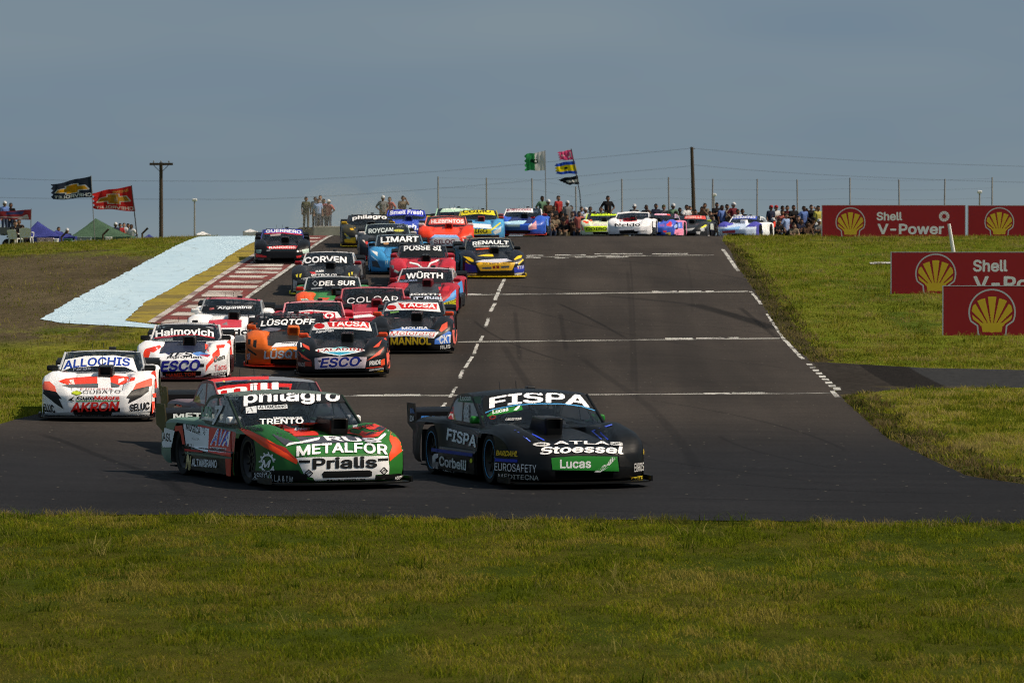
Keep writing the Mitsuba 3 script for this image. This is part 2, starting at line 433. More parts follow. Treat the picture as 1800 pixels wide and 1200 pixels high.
for a, b in (((500, 697.5), (1462, 691.5)), ((806, 601.5), (1372, 595)), ((803, 519), (1316, 512.5))):
    strip('cross_line', a, b, 1.7, 'thin_road_paint', 0.04, 3)
for i, (a, b, y) in enumerate([(620, 672, 696), (675, 740, 695.5), (1238, 1284, 692.5), (1288, 1345, 692), (1168, 1218, 596), (1225, 1274, 595.5), (1280, 1298, 595), (1147, 1188, 513.5), (1193, 1234, 513), (1240, 1255, 513),
                               (803, 818, 518), (822, 846, 518), (925, 955, 449.5), (976, 1030, 448.5), (1046, 1130, 446.5), (1146, 1208, 446.5), (1050, 1090, 450), (1096, 1135, 450), (1010, 1050, 452.5), (1066, 1104, 452.5),
                               (925, 950, 453.5), (975, 1000, 454)]):
    strip('grid_mark', (a, y), (b, y - 0.3), 3.0 if y > 500 else 1.2, frag=0.05, seed=40 + i)
strip('cross_line', (925, 452), (1255, 448.5), 0.9, 'thin_road_paint', 0.04, 3)
for i, (a, b, w) in enumerate([((886, 491), (870, 528), .16), ((870, 533), (862, 548), .15), ((858.6, 560), (853.6, 575), .13), ((848, 590), (843.5, 601), .12), ((839.7, 605), (832, 624), .12), ((830, 627), (817, 647), .12),
                               ((814, 651), (808, 665), .12), ((802, 680), (791, 699), .10), ((783, 708), (772, 722), .10)]):
    P = pxline([a, b], w * .62)
    put('race_track__lane_dash', drape(rough_edge(P, 0.03, 70 + i, 0.2, 3.0), 0.018, 0.5, 0.5), 'white_road_paint')
for i, (pts, w) in enumerate([([(1270, 438), (1283, 456)], .16), ([(1284, 457), (1297, 476)], .16), ([(1319.5, 512.5), (1338, 535)], .11), ([(1348, 552), (1376, 594)], .09), ([(1376, 594), (1412, 632)], .13)]):
    put('race_track__side_line', drape(rough_edge(pxline(pts, w * .72), 0.03, 90 + i, 0.2, 3.0), 0.018, 0.5, 0.5), 'white_road_paint')
for i in range(9):
    t = i / 8
    cx, cy = 1421 + 44 * t + (3 if i == 8 else 0), 641 + 43 * t
    P = gpoly([(cx - 4, cy - 1.4 - t), (cx + 6 + 3 * t, cy - 1.4 - t), (cx + 8 + 3 * t, cy + 1.2 + t), (cx - 2, cy + 1.2 + t)])
    put('race_track__side_dash', drape(P, 0.018, 0.5, 0.5), 'white_road_paint')
put('race_track__side_dash', drape(gpoly([(1459, 688), (1467, 688), (1478, 699), (1468, 699)]), 0.019, 0.5, 0.5), 'white_road_paint')
# ---------------------------------------------------------------- the touring car: body surfaces
# local frame: x across (to the right when the car faces you), y from the nose backwards, z up
CEN = np.array([(.07, .085), (.01, .12), (.00, .22), (.008, .30), (.035, .425), (.085, .46), (.42, .560), (.70, .605), (1.02, .64), (1.42, .68), (1.82, .712), (2.2, .74), (3.0, .76), (3.6, .755), (4.2, .735), (4.75, .71), (5.05, .64)])
FEN = np.array([(.07, .085), (.01, .12), (.00, .22), (.010, .30), (.040, .41), (.095, .475), (.36, .640), (.66, .710), (1.05, .735), (1.42, .730), (1.82, .735), (2.2, .745), (3.0, .765), (3.6, .785), (4.2, .785), (4.75, .745), (5.05, .64)])
NSEG = [2, 2, 3, 3, 4, 5, 5, 5, 5, 5, 5, 6, 5, 5, 4, 3]
VT = np.concatenate([np.linspace(i, i + 1, n, endpoint=False) for i, n in enumerate(NSEG)] + [[len(NSEG)]])
_pc = PchipInterpolator(np.arange(len(CEN)), CEN); _pf = PchipInterpolator(np.arange(len(FEN)), FEN)
_W = PchipInterpolator([-.2, 0, .3, .7, 1.2, 1.6, 1.9, 2.5, 3.2, 3.6, 4.0, 4.6, 5.05, 5.4], [.90, .91, .93, .945, .96, .945, .86, .83, .845, .93, .955, .945, .88, .87])
UT = np.concatenate([np.linspace(-1, -.955, 4, endpoint=False), np.linspace(-.955, -.84, 5, endpoint=False), np.linspace(-.84, -.44, 13, endpoint=False), np.linspace(-.44, .44, 12, endpoint=False), np.linspace(.44, .84, 13, endpoint=False), np.linspace(.84, .955, 5, endpoint=False), np.linspace(.955, 1, 5)])


def top_surf(u, v):
    """Nose, bonnet, wings (fenders) and boot of the body as one skin: u across (-1..1), v from front lip to tail."""
    a = np.abs(u)
    g = sst(.40, .62, a)[..., None]
    c = _pc(v) * (1 - g) + _pf(v) * g
    y, z = c[..., 0], c[..., 1]
    y0 = y
    y = y + (.23 * a ** 6.0 + .075 * sst(.50, .80, a)) * np.exp(-y0 / .42) + .03 * a ** 2
    z = z + .062 * np.exp(-np.abs((a - .76) / .15) ** 3) * np.exp(-((y0 - 1.10) / .42) ** 2)
    z = z - .070 * np.exp(-((a - .50) / .055) ** 2) * sst(.35, .85, y0) * (1 - sst(1.7, 2.0, y0))
    z = z + .020 * np.exp(-((a - .0) / .30) ** 2) * sst(.9, 1.3, y0) * (1 - sst(1.9, 2.1, y0))
    z = z - (.035 * np.clip((a - .84) / .16, 0, 1) ** 2 + .035 * np.clip((a - .955) / .045, 0, 1) ** 2) * sst(.05, .5, y0)
    x = u * _W(y0) * (1 - .03 * np.exp(-((z - .10) / .08) ** 2) * np.exp(-y0 / .3))
    return np.stack([x, y, z], -1)


UU, VV = np.meshgrid(UT, VT, indexing='ij')
TOP = top_surf(UU, VV)
EDGE = top_surf(np.ones_like(VT), VT)                      # the skin's outer rim, in y and z
_eo = np.argsort(EDGE[:, 1])


def rim_z(y):
    return np.interp(y, EDGE[_eo, 1], EDGE[_eo, 2])


def side_x(y, z):
    y, z = np.asarray(y, float), np.asarray(z, float)
    door = sst(1.55, 1.95, y) * (1 - sst(3.25, 3.65, y))
    fl = (.02 + .075 * door) * sst(.35, .9, y)
    q = np.clip((rim_z(y) - z) / .65, 0, 1)
    w = _W(np.clip(y - .30 * np.exp(-np.maximum(y - .2, 0) / .42), 0, 5.3))
    return w + fl * q ** .8 - .05 * (1 - sst(.10, .2, z)) * (1 - door) * sst(.6, 1.0, y)


SK0, SK1 = 1.80, 3.52                                       # the side skirt
AX0, AX1, RW = 1.20, 3.98, .335
SIDE = Polygon(list(zip(EDGE[:, 1], EDGE[:, 2])) + [(5.05, .25), (4.6, .15), (.41, .085)]).buffer(0)
_arch = unary_union([Point(AX0, .33).buffer(.405, 24), sbox(AX0 - .3, .0, 1.72, .60).buffer(-.08).buffer(.08, 8), sbox(AX0 - .36, -.2, 1.68, .35), Point(AX1, .33).buffer(.42, 24), sbox(AX1 - .42, -.2, AX1 + .42, .33)])
SIDE = SIDE.difference(_arch)


def surf_tri(poly, fn, edge=.10):
    v, f = tri2d(poly)
    v3 = np.c_[v, v[:, 0] * 0]
    v3, f = trimesh.remesh.subdivide_to_size(v3, f, edge, max_iter=12)
    m = trimesh.Trimesh(fn(v3[:, 0], v3[:, 1]), f, process=False)
    m.merge_vertices(digits_vertex=5)
    return m


def side_fn(s):
    return lambda y, z: np.stack([s * side_x(y, z), y, z], -1)


def outward(m, s=None, up=False):
    """Turns all faces to the +x*s side (or upwards)."""
    n = m.face_normals
    k = (n[:, 2] if up else n[:, 0] * s).sum()
    if k < 0:
        m.invert()
    return m


# cabin
def ws_fn(u, w):
    a = np.abs(u)
    x = u * (CWB + (CWT - CWB) * w)
    y = 1.86 + .76 * w + ((.24 - .08 * w) if CWT < .7 else (.15 - .07 * w)) * a ** 2 - WSH
    z = .715 + (RH - .715) * w - .035 * w * a ** 2 + .03 * (1 - a ** 2) * w * (1 - w) * 2
    return np.stack([x, y, z], -1)


def roof_fn(u, w):
    a = np.abs(u)
    x = u * (CWT - .03 * w)
    y0, y1 = 2.62 + (.16 if CWT < .7 else .08) * a ** 2 - WSH, REND - .06 * a ** 2
    y = y0 + (y1 - y0) * w
    z = RH + (-.03) * w - .035 * a ** 2 + (.062 if RH > 1.1 else .012) * (4 * w * (1 - w)) ** .75 * (1 - .35 * a ** 2)
    return np.stack([x, y, z], -1)


def rear_fn(u, w):
    a = np.abs(u)
    p0 = roof_fn(u, np.ones_like(u))
    q = np.stack([u * (CWB - .03), REND + RLEN - .12 * a ** 2, .735 + 0 * u], -1)
    w = w[..., None]
    r = p0 * (1 - w) + q * w
    r[..., 2] += .04 * (4 * w[..., 0] * (1 - w[..., 0])) * .8
    return r


def cab_x(y, z):
    return CWB + (CWT - CWB) * np.clip((z - .715) / (RH - .75), -.3, 1.4) - .025 * sst(REND - .4, REND + RLEN, y)


CWB, CWT, RH, WSH, REND, RLEN = .745, .62, 1.15, 0, 3.74, .88


def cabin_outline():
    global CAB, PANES, CABFRAME
    _t = np.linspace(0, 1, 9)
    _a = ws_fn(np.ones(9), _t); _r = roof_fn(np.ones(9), _t); _b = rear_fn(np.ones(9), _t)
    CAB = Polygon([tuple(p[1:]) for p in np.vstack([_a, _r[1:], _b[1:]])]).buffer(0)
    _in = CAB.buffer(-.045, join_style='mitre')
    _in = _in.intersection(sbox(0, .765, 9, 2))
    B_PIL = LineString([(2.98 - WSH * .8, .6), (3.08 - WSH * .8, 1.25)]).buffer(.035)
    PANES = [g for g in getattr(_in.difference(B_PIL), 'geoms', [_in.difference(B_PIL)]) if g.area > .01]
    PANES = sorted(PANES, key=lambda g: g.centroid.x)
    CABFRAME = CAB.difference(unary_union(PANES))


def cab_fn(s):
    return lambda y, z: np.stack([s * cab_x(y, z), y, z], -1)


def patch(fn, nu=17, nw=9, w0=0, w1=1, u0=-1, u1=1):
    U, Wv = np.meshgrid(np.linspace(u0, u1, nu), np.linspace(w0, w1, nw), indexing='ij')
    return fn(U, Wv)


def build_car_geometry():
    """{part: (mesh, smoothing angle)} of one car, in the car's own frame; s = -1 is the side on the viewer's left."""
    g = {}
    tm = grid_mesh(TOP)
    if tm.face_normals[:, 2].sum() < 0:
        tm.invert()
    c = tm.triangles_center
    ua = np.repeat([0.0], len(c))
    n = TOP.shape[1] - 1
    fidx = np.arange(len(c)) % ((TOP.shape[0] - 1) * n)
    iu, iv = fidx // n, fidx % n
    um = (UT[iu] + UT[iu + 1]) / 2; vm = (VT[iv] + VT[iv + 1]) / 2
    hole = (np.abs(um) < .44) & (vm > 1) & (vm < 2)
    cock = (c[:, 1] > 2.16 - WSH * 1.1) & (c[:, 1] < REND + RLEN - .22) & (np.abs(c[:, 0]) < .66)
    nose = (vm < 5.4) & ~hole
    bonnet = (vm >= 5.4) & (np.abs(um) < .50) & (c[:, 1] < 2.05) & ~cock
    boot = (c[:, 1] > REND + RLEN - .30) & (np.abs(um) < .70) & ~cock
    wing = ~(nose | bonnet | boot | cock | hole)

    def sub(mask):
        m = tm.submesh([np.nonzero(mask)[0]], append=True, repair=False)
        m.merge_vertices()
        return m
    g['nose'], g['hood'], g['trunk_lid'] = sub(nose), sub(bonnet), sub(boot)
    for s, nm in ((-1, 'a'), (1, 'b')):
        sidem = lambda lo, hi: outward(surf_tri(SIDE.intersection(sbox(lo, -1, hi, 2)), side_fn(s)), s)
        wl = sub(wing & (c[:, 0] * s > 0) & (c[:, 1] < 1.86)); wr = sub(wing & (c[:, 0] * s > 0) & (c[:, 1] >= 1.86))
        g['front_fender' + nm] = cat([wl, sidem(-1, 1.78)])
        g['rear_fender' + nm] = cat([wr, sidem(3.42, 9)])
        g['door' + nm] = sidem(1.78, 3.42)
        sk = sbox(SK0, SK1, .10, .40)
        o = np.array([(.86, .10), (.955, .10), (.962, .36), (.935, .405), (.86, .415)])
        sh = trimesh.creation.extrude_polygon(Polygon(o), SK1 - SK0, engine='earcut')
        v = sh.vertices.copy()
        sh.vertices = np.c_[s * v[:, 0], SK0 + v[:, 2], v[:, 1]]
        sh.fix_normals()
        g['side_skirt' + nm] = sh
        g['pillar' + nm] = outward(surf_tri(CABFRAME, cab_fn(s), .12), s)
        for i, p in enumerate(PANES):
            g[('side_window', 'quarter_window')[min(i, 1)] + nm] = outward(surf_tri(p.buffer(.004), lambda y, z, s=s: cab_fn(s)(y, z) - [s * .006, 0, 0], .15), s)
        # mirror on its stalk
        mir = cat([rbox(s * .84 - .10, s * .84 + .10, 1.98, 2.09, .765, .865, .03, 10), tube([(s * .70, 2.12, .77), (s * .80, 2.06, .80)], .014, 6)])
        g['mirror' + nm] = mir
        ep = Polygon([(4.72, .52), (5.16, .66), (5.20, .95), (4.80, .95), (4.74, .78)] if CWT > .7 else [(4.72, .52), (5.16, .60), (5.20, .83), (4.80, .83), (4.74, .72)])
        e = trimesh.creation.extrude_polygon(ep, .016, engine='earcut')
        e.vertices = np.c_[s * .925 + e.vertices[:, 2] - .008, e.vertices[:, 0], e.vertices[:, 1]]
        e.fix_normals()
        g['endplate' + nm] = e
    g['roof'] = outward(grid_mesh(patch(roof_fn, 17, 11)), up=True)
    wsm = outward(grid_mesh(patch(ws_fn, 17, 9)), up=True)
    g['windshield'] = wsm
    g['rear_window'] = outward(grid_mesh(patch(rear_fn, 9, 5, .12, .95, -.9, .9)), up=True)
    r0 = patch(rear_fn, 9, 2, 0, .12); r1 = patch(rear_fn, 2, 5, .12, .95, -1, -.9); r2 = patch(rear_fn, 2, 5, .12, .95, .9, 1)
    g['rear_pillar'] = cat([outward(grid_mesh(x), up=True) for x in (r0, r1, r2)])
    # frame round the windscreen
    for s, nm in ((-1, 'a'), (1, 'b')):
        g['windshield_frame' + nm] = tube(ws_fn(np.full(7, s), np.linspace(0, 1, 7)) + [s * .004, -.004, .0], .022, 6)
    # front intake: a black duct with slats behind the opening
    d = [bx(-.42, .42, .26, .28, .10, .24), bx(-.42, .42, .05, .28, .10, .112), bx(-.42, .42, .05, .28, .228, .24), bx(-.43, -.41, .05, .28, .10, .24), bx(.41, .43, .05, .28, .10, .24)]
    g['air_intake'] = cat(d)
    sp = Polygon([(-.97, .62), (-.97, .22), (-.88, .05), (-.6, -.08), (-.2, -.13), (.2, -.13), (.6, -.08), (.88, .05), (.97, .22), (.97, .62)])
    sm = trimesh.creation.extrude_polygon(sp, .022, engine='earcut'); sm.apply_translation([0, 0, .052])
    fins = [trimesh.creation.extrude_polygon(Polygon([(s * .955, .16), (s * .985, .16), (s * .99, .64), (s * .96, .64)]), .075, engine='earcut') for s in (-1, 1)]
    for f_ in fins: f_.apply_translation([0, 0, .06])
    g['splitter'] = cat([sm] + fins)
    # engine air box standing out of the bonnet
    def scoop():
        s = m3.Manifold.sphere(.035, 12)
        a = m3.Manifold.batch_hull([s.translate(p) for p in [(-.085, 1.32, .64), (.085, 1.32, .64), (-.095, 1.30, .835), (.095, 1.30, .835), (-.10, 1.80, .845), (.10, 1.80, .845), (-.11, 1.95, .68), (.11, 1.95, .68)]])
        b = m3.Manifold.cube((.17, .30, .125), True).translate((0, 1.28, .79))
        return to_tri(a - b)
    sc = scoop(); sc.apply_translation([.10, -WSH * .9, 0])
    g['air_scoop'] = sc
    def ribbon(P, N, w):
        t = np.gradient(P, axis=0); a = np.cross(t, N); a /= np.linalg.norm(a, axis=1, keepdims=True) + 1e-9
        o = P + N * .0025
        return grid_mesh(np.stack([o - a * w / 2, o + a * w / 2], 1))

    def skin_normal(u, v):
        n_ = np.cross(top_surf(u + 1e-3, v) - top_surf(u, v), top_surf(u, v + 1e-3) - top_surf(u, v))
        n_ /= np.linalg.norm(n_, axis=1, keepdims=True) + 1e-9
        return np.where(n_[:, 2:3] < 0, -n_, n_)
    hv = np.linspace(9.6, 5.4, 30)
    hu = np.r_[np.full(30, -.47), np.linspace(-.47, .47, 25)[1:-1], np.full(30, .47)]; hv = np.r_[hv, np.full(23, 5.4), hv[::-1]]
    g['hood_seam'] = ribbon(top_surf(hu, hv), skin_normal(hu, hv), .012)
    for s, nm in ((-1, 'a'), (1, 'b')):
        yy = np.r_[np.full(14, 1.93), np.linspace(1.93, 3.02, 20), np.full(14, 3.02)]; zz = np.r_[np.linspace(.735, .43, 14), np.full(20, .425), np.linspace(.43, .735, 14)]
        g['door_seam' + nm] = ribbon(side_fn(s)(yy, zz), np.tile([float(s), 0, .1], (len(yy), 1)), .012)
    # rear wing
    wp = Polygon([(0, 0), (.05, .028), (.2, .035), (.34, .01), (.33, 0), (.2, .012), (.06, .004)])
    wv = trimesh.creation.extrude_polygon(wp, 1.84, engine='earcut')
    v = wv.vertices
    ca, sa = math.cos(.36), math.sin(.36)
    wv.vertices = np.c_[v[:, 2] - .92, 4.84 + v[:, 0] * ca - v[:, 1] * sa, .74 + v[:, 0] * sa + v[:, 1] * ca]
    wv.fix_normals()
    flap = bx(-.92, .92, 5.10, 5.112, .66, .85); wz = .015 if CWT > .78 else 0
    wv.apply_translation([0, 0, wz]); flap.apply_translation([0, 0, wz]); flap2 = bx(-.915, .915, 4.83, 4.84, .66 + wz, .80 + wz * 1.6)
    g['rear_wing'] = cat([wv, flap2, bx(-.42, -.40, 4.72, 5.0, .66, .77), bx(.40, .42, 4.72, 5.0, .66, .77)])
    # floor, inner black tub, firewall, dashboard
    g['floor_pan'] = cat([bx(-.80, .80, .30, 4.95, .085, .10), bx(-.60, .60, .35, 2.1 - WSH, .10, .50), bx(-.66, -.645, 2.1 - WSH, 4.4, .1, .70), bx(.645, .66, 2.1 - WSH, 4.4, .1, .70), bx(-.66, .66, 2.10 - WSH, 2.13 - WSH, .1, .715), bx(-.66, .66, 4.30, 4.33, .1, .70), bx(-.60, .60, REND - .12, REND - .09, .1, .90),
                          bx(-.78, .78, 4.50, 4.97, .14, .58), bx(-.66, .66, 2.13 - WSH, 4.3, .10, .14)])
    g['dashboard'] = rbox(-.64, .64, 2.13 - WSH, 2.36 - WSH * .6, .58, .73, .03, 8)
    cage = []
    for s in (-1, 1):
        cage.append(tube(ws_fn(np.full(5, s * .90), np.linspace(.05, 1.0, 5)) + [0, .09, -.03], .019, 6))
        cage.append(tube([(s * .56, 2.74, 1.09), (s * .55, 3.1, 1.135), (s * .54, 3.12, 1.11)], .019, 6))
        cage.append(tube([(s * .60, 3.12, .14), (s * .60, 3.12, .75), (s * .54, 3.12, 1.11)], .019, 6))
        cage.append(tube([(s * .54, 3.12, 1.11), (s * .6, 3.75, .6)], .019, 6))
    cage += [tube([(-.54, 3.12, 1.12), (0, 3.12, 1.14), (.54, 3.12, 1.12)], .019, 6), tube([(-.56, 2.76, 1.08), (0, 2.66, 1.10), (.56, 2.76, 1.08)], .019, 6), tube([(-.58, 3.12, .74), (.58, 3.12, .74)], .019, 6),
             tube([(-.58, 3.12, .74), (.52, 3.12, 1.1)], .019, 6), tube([(0.02, 2.10, .70), (0.03, 2.66, 1.08)], .016, 6), tube([(.58, 3.12, .4), (-.3, 3.12, .95)], .019, 6)]
    g['roll_cage'] = cat(cage)
    st = m3.Manifold.sphere(.05, 8); sy_ = 3.05 - WSH * .65
    back = m3.Manifold.batch_hull([st.translate(p) for p in [(-.24, 0, .2), (.24, 0, .2), (-.26, .12, .62), (.26, .12, .62), (-.14, .18, .86), (.14, .18, .86), (-.11, .2, .98), (.11, .2, .98)]])
    base = m3.Manifold.batch_hull([st.translate(p) for p in [(-.24, 0, .2), (.24, 0, .2), (-.22, -.45, .26), (.22, -.45, .26)]])
    g['seat'] = to_tri((back + base).translate((-.34, sy_, .02)))
    g['wiper'] = tube([(.03, 1.80, .73), (.02, 2.05, .855), (0.0, 2.44, 1.06)], .008, 5)
    g['antennaa'] = tube([(0, 3.0, 1.19), (0, 3.02, 1.30)], .006, 5)
    g['antennab'] = tube([(-.2, 3.1, 1.17), (-.2, 3.14, 1.29)], .005, 5)
    g['roof_vent'] = rbox(.10, .22, 2.82, 2.95, 1.17, 1.225, .012, 6)
    sw = trimesh.creation.torus(.16, .014, 20, 6); sw.apply_transform(trimesh.transformations.rotation_matrix(1.15, [1, 0, 0])); sw.apply_translation([-.34, 2.44 - WSH * .65, .74])
    g['steering_wheel'] = cat([sw, tube([(-.34, 2.36 - WSH * .65, .68), (-.34, 2.44 - WSH * .65, .74)], .02, 6), tube([(-.49, 2.44 - WSH * .65, .74), (-.19, 2.44 - WSH * .65, .74)], .012, 5)])
    for k in ('roll_cage', 'seat', 'antennaa', 'antennab', 'roof_vent', 'steering_wheel', 'wiper'):
        zz = g[k].vertices[:, 2]
        g[k].vertices[:, 2] = np.where(zz > .72, .72 + (zz - .72) * (RH - .72) / (1.15 - .72), zz)
    # wheels
    prof = np.array([(.235, -.13), (.27, -.145), (.315, -.145), (.332, -.12), (RW, -.08), (RW, .08), (.332, .12), (.315, .145), (.27, .145), (.235, .13)])
    ty = trimesh.creation.revolve(np.vstack([prof, prof[:1]]), sections=40)
    rimp = np.array([(.0, .06), (.05, .075), (.06, .055), (.15, .05), (.215, .10), (.245, .135), (.248, .125), (.235, -.12), (.05, -.10), (0, -.10)])
    rm = trimesh.creation.revolve(rimp, sections=32)
    spokes = []
    for k in range(10):
        b = bx(.05, .225, -.012, .012, .055, .095)
        b.apply_transform(trimesh.transformations.rotation_matrix(k * math.pi / 5, [0, 0, 1]))
        spokes.append(b)
    ring = trimesh.creation.revolve(np.array([(.243, .130), (.255, .130), (.255, .140), (.243, .140), (.243, .130)]), sections=48)
    for nm, s, y, fr in (('a', -1, AX0, 1), ('b', 1, AX0, 1), ('a', -1, AX1, 0), ('b', 1, AX1, 0)):
        R = trimesh.transformations.rotation_matrix(s * math.pi / 2, [0, 1, 0])
        for part, me in (('tyre', ty), ('rim', cat([rm] + spokes)), ('ring', ring)):
            q = me.copy(); q.apply_transform(R)
            q.apply_translation([s * .785, y, RW])
            g[f'wheel{nm}{fr}_{part}'] = q
    return g


SMOOTH = {'nose': 40, 'hood': 40, 'trunk_lid': 40, 'front_fendera': 35, 'front_fenderb': 35, 'rear_fendera': 35, 'rear_fenderb': 35, 'doora': 30, 'doorb': 30, 'roof': 50, 'windshield': True, 'rear_window': True, 'air_scoop': 35,
          'mirrora': 40, 'mirrorb': 40, 'seat': 40, 'dashboard': 40, 'roll_cage': 50, 'windshield_framea': 50, 'windshield_frameb': 50}


def shaded(m, ang):
    if ang is True or ang is False:
        return m
    return trimesh.graph.smooth_shade(m, angle=math.radians(ang), facet_minarea=None)


ATTR = {'type': 'mesh_attribute', 'name': 'vertex_color'}
mat('car_paint', ATTR, .40, 0, .20, .28)
mat('print_film', ATTR, .5, 0, .3)
mat('black_plastic', (.012, .012, .013), .45)
mat('matte_black', (.008, .008, .008), .8, 0, .2)
mat('tyre_rubber', (.011, .011, .0115), .82, 0, .3)
mat('rim_dark', (.018, .018, .02), .4, .6)
scene['clear_glass'] = {'type': 'thindielectric', 'int_ior': 1.33, 'specular_transmittance': {'type': 'rgb', 'value': [.55, .57, .60]}}
scene['dusty_glass'] = {'type': 'blendbsdf', 'weight': 0.34, 'a': {'type': 'thindielectric', 'int_ior': 1.45}, 'b': {'type': 'twosided', 'bsdf': {'type': 'diffuse', 'reflectance': {'type': 'rgb', 'value': [.30, .31, .33]}}}}



def lin(c):
    """'rrggbb' as the eye sees it -> linear base colour."""
    if isinstance(c, str):
        v = np.array([int(c[i:i + 2], 16) for i in (0, 2, 4)]) / 255.0
        return np.where(v < .04045, v / 12.92, ((v + .055) / 1.055) ** 2.4) * .98 + .002
    return np.asarray(c, float)


# sample points of the skins, for wrapping printed film on them
def _samples():
    u, v = np.meshgrid(np.linspace(-1, 1, 61), np.linspace(.0, 10.6, 130), indexing='ij')
    P = top_surf(u, v); dU = top_surf(u + 1e-3, v) - P; dV = top_surf(u, v + 1e-3) - P
    S = {'F': (P, np.cross(dU, dV))}
    u, w = np.meshgrid(np.linspace(-1, 1, 31), np.linspace(-.02, 1.0, 25), indexing='ij')
    P = ws_fn(u, w); S['W'] = (P, np.cross(ws_fn(u + 1e-3, w) - P, ws_fn(u, w + 1e-3) - P))
    u, w = np.meshgrid(np.linspace(-1, 1, 25), np.linspace(.0, .6, 21), indexing='ij')
    P = roof_fn(u, w); S['G'] = (P, np.cross(roof_fn(u + 1e-3, w) - P, roof_fn(u, w + 1e-3) - P))
    for s, nm in ((-1, 'L'), (1, 'R')):
        y, z = np.meshgrid(np.linspace(.30, 5.0, 120), np.linspace(.08, .80, 50), indexing='ij')
        P = side_fn(s)(y, z)
        sk = (y > SK0) & (y < SK1) & (z < .40)
        P[..., 0] = np.where(sk, s * .964, P[..., 0])
        dY = side_fn(s)(y + 1e-3, z) - side_fn(s)(y, z); dZ = side_fn(s)(y, z + 1e-3) - side_fn(s)(y, z)
        dY[sk] = [1e-3 * 0, 1e-3, 0]; dZ[sk] = [0, 0, 1e-3]
        N = np.cross(dY, dZ) * s
        ok = (z <= rim_z(y) - .0)
        P[~ok] = np.nan
        S[nm] = (P, N)
        y, z = np.meshgrid(np.linspace(1.9, 4.7, 60), np.linspace(.72, 1.16, 25), indexing='ij')
        P = cab_fn(s)(y, z)
        S['C' if s < 0 else 'D'] = (P, np.cross(cab_fn(s)(y + 1e-3, z) - P, cab_fn(s)(y, z + 1e-3) - P) * s)
    x, z = np.meshgrid(np.linspace(-.91, .91, 40), np.linspace(.66 + (.015 if CWT > .78 else 0), .80 + (.024 if CWT > .78 else 0), 12), indexing='ij')
    S['V'] = (np.stack([x, 4.829 + 0 * x, z], -1), np.stack([0 * x, -1 + 0 * x, 0 * x], -1))
    y, z = np.meshgrid(np.linspace(4.73, 5.2, 12), np.linspace(.64, .94, 12), indexing='ij')
    S['E'] = (np.stack([-.934 + 0 * y, y, z], -1), np.stack([-1 + 0 * y, 0 * y, 0 * y], -1))
    fr, fn_ = S['F'][0].reshape(-1, 3), S['F'][1].reshape(-1, 3)
    fn_ = np.where((fn_[:, 2:3] - fn_[:, 1:2]) < 0, -fn_, fn_)
    for k, o_, s in (('X', 'L', -1), ('Y', 'R', 1)):
        q, nq = S[o_][0].reshape(-1, 3), S[o_][1].reshape(-1, 3)
        q1 = (q[:, 1] < 1.9) & (q[:, 1] > .42)
        f1 = (fr[:, 0] * s > .25) & (fr[:, 1] < 1.9)
        S[k] = (np.vstack([q[q1], fr[f1]]), np.vstack([nq[q1], fn_[f1]]))
    out = {}
    for k, (P, N) in S.items():
        P, N = P.reshape(-1, 3), N.reshape(-1, 3)
        ok = np.isfinite(P).all(1)
        P, N = P[ok], N[ok]
        N = N / (np.linalg.norm(N, axis=1, keepdims=True) + 1e-12)
        if k in 'FWG':
            N = np.where((N[:, 2:3] * 1.0 - N[:, 1:2]) < 0, -N, N)
        out[k] = (P, N)
    return out


GLASSY = ('windshield', 'rear_window', 'side_windowa', 'side_windowb', 'quarter_windowa', 'quarter_windowb')
COMMON = GLASSY + ('air_intake', 'floor_pan', 'dashboard', 'roll_cage', 'seat', 'wiper', 'antennaa', 'antennab', 'roof_vent', 'steering_wheel', 'hood_seam', 'door_seama', 'door_seamb')
VARIANTS = {}
for _name, CWB, CWT, RH, WSH, REND, RLEN in (('std', .745, .655, 1.085, 0, 3.74, .88), ('broad', .80, .735, 1.085, 0, 3.74, .88), ('wide', .845, .80, 1.15, .32, 3.28, .50)):
    cabin_outline()
    _c = {k: (shaded(m, SMOOTH.get(k, 35)), SMOOTH.get(k, 35) is not False) for k, m in build_car_geometry().items()}
    _sh = {k: mikit.ply(m, smooth=sm) for k, (m, sm) in _c.items() if k in COMMON or (k.startswith('wheel') and not k.endswith('ring'))}
    VARIANTS[_name] = (_c, _sh, _samples())
_texts = {}


def text2d(s, bold=True):
    if (s, bold) not in _texts:
        m = text_mesh(s, 1.0, 0.01, bold=bold)
        f = m.faces[(m.face_normals[:, 2] > .9)]
        v = m.vertices[:, :2]
        if bold:
            e = np.sort(np.concatenate([f[:, [0, 1]], f[:, [1, 2]], f[:, [2, 0]]]), 1)
            r, idx = np.unique(np.round(v, 6), axis=0, return_inverse=True)
            e = np.sort(idx.ravel()[e], 1)
            e, cnt = np.unique(e, axis=0, return_counts=True)
            rings = shapely.polygonize(shapely.linestrings(r[e[cnt == 1]])).geoms
            pg = Polygon()
            for q in sorted((Polygon(q.exterior) for q in rings), key=lambda q: -q.area):
                pg = pg.difference(q) if pg.contains(q.representative_point()) else pg.union(q)
            pg = pg.buffer(.020, 2).simplify(.008)
            v, f = tri2d(pg)
        used, inv = np.unique(f, return_inverse=True)
        v, f = v[used], inv.reshape(-1, 3)
        lo, hi = v.min(0), v.max(0)
        _texts[(s, bold)] = ((v - [lo[0], 0]) / [hi[0] - lo[0], 1.0], f)
    return _texts[(s, bold)]
# ---------------------------------------------------------------- building one car
HOLDER = {'F': 'nose', 'W': 'windshield', 'G': 'roof', 'L': 'doora', 'R': 'doorb', 'C': 'pillara', 'D': 'pillarb', 'V': 'rear_wing', 'E': 'endplatea', 'X': 'front_fendera', 'Y': 'front_fenderb'}
PART_NAME = lambda k: {'ring': 'ring'}.get(k, k)


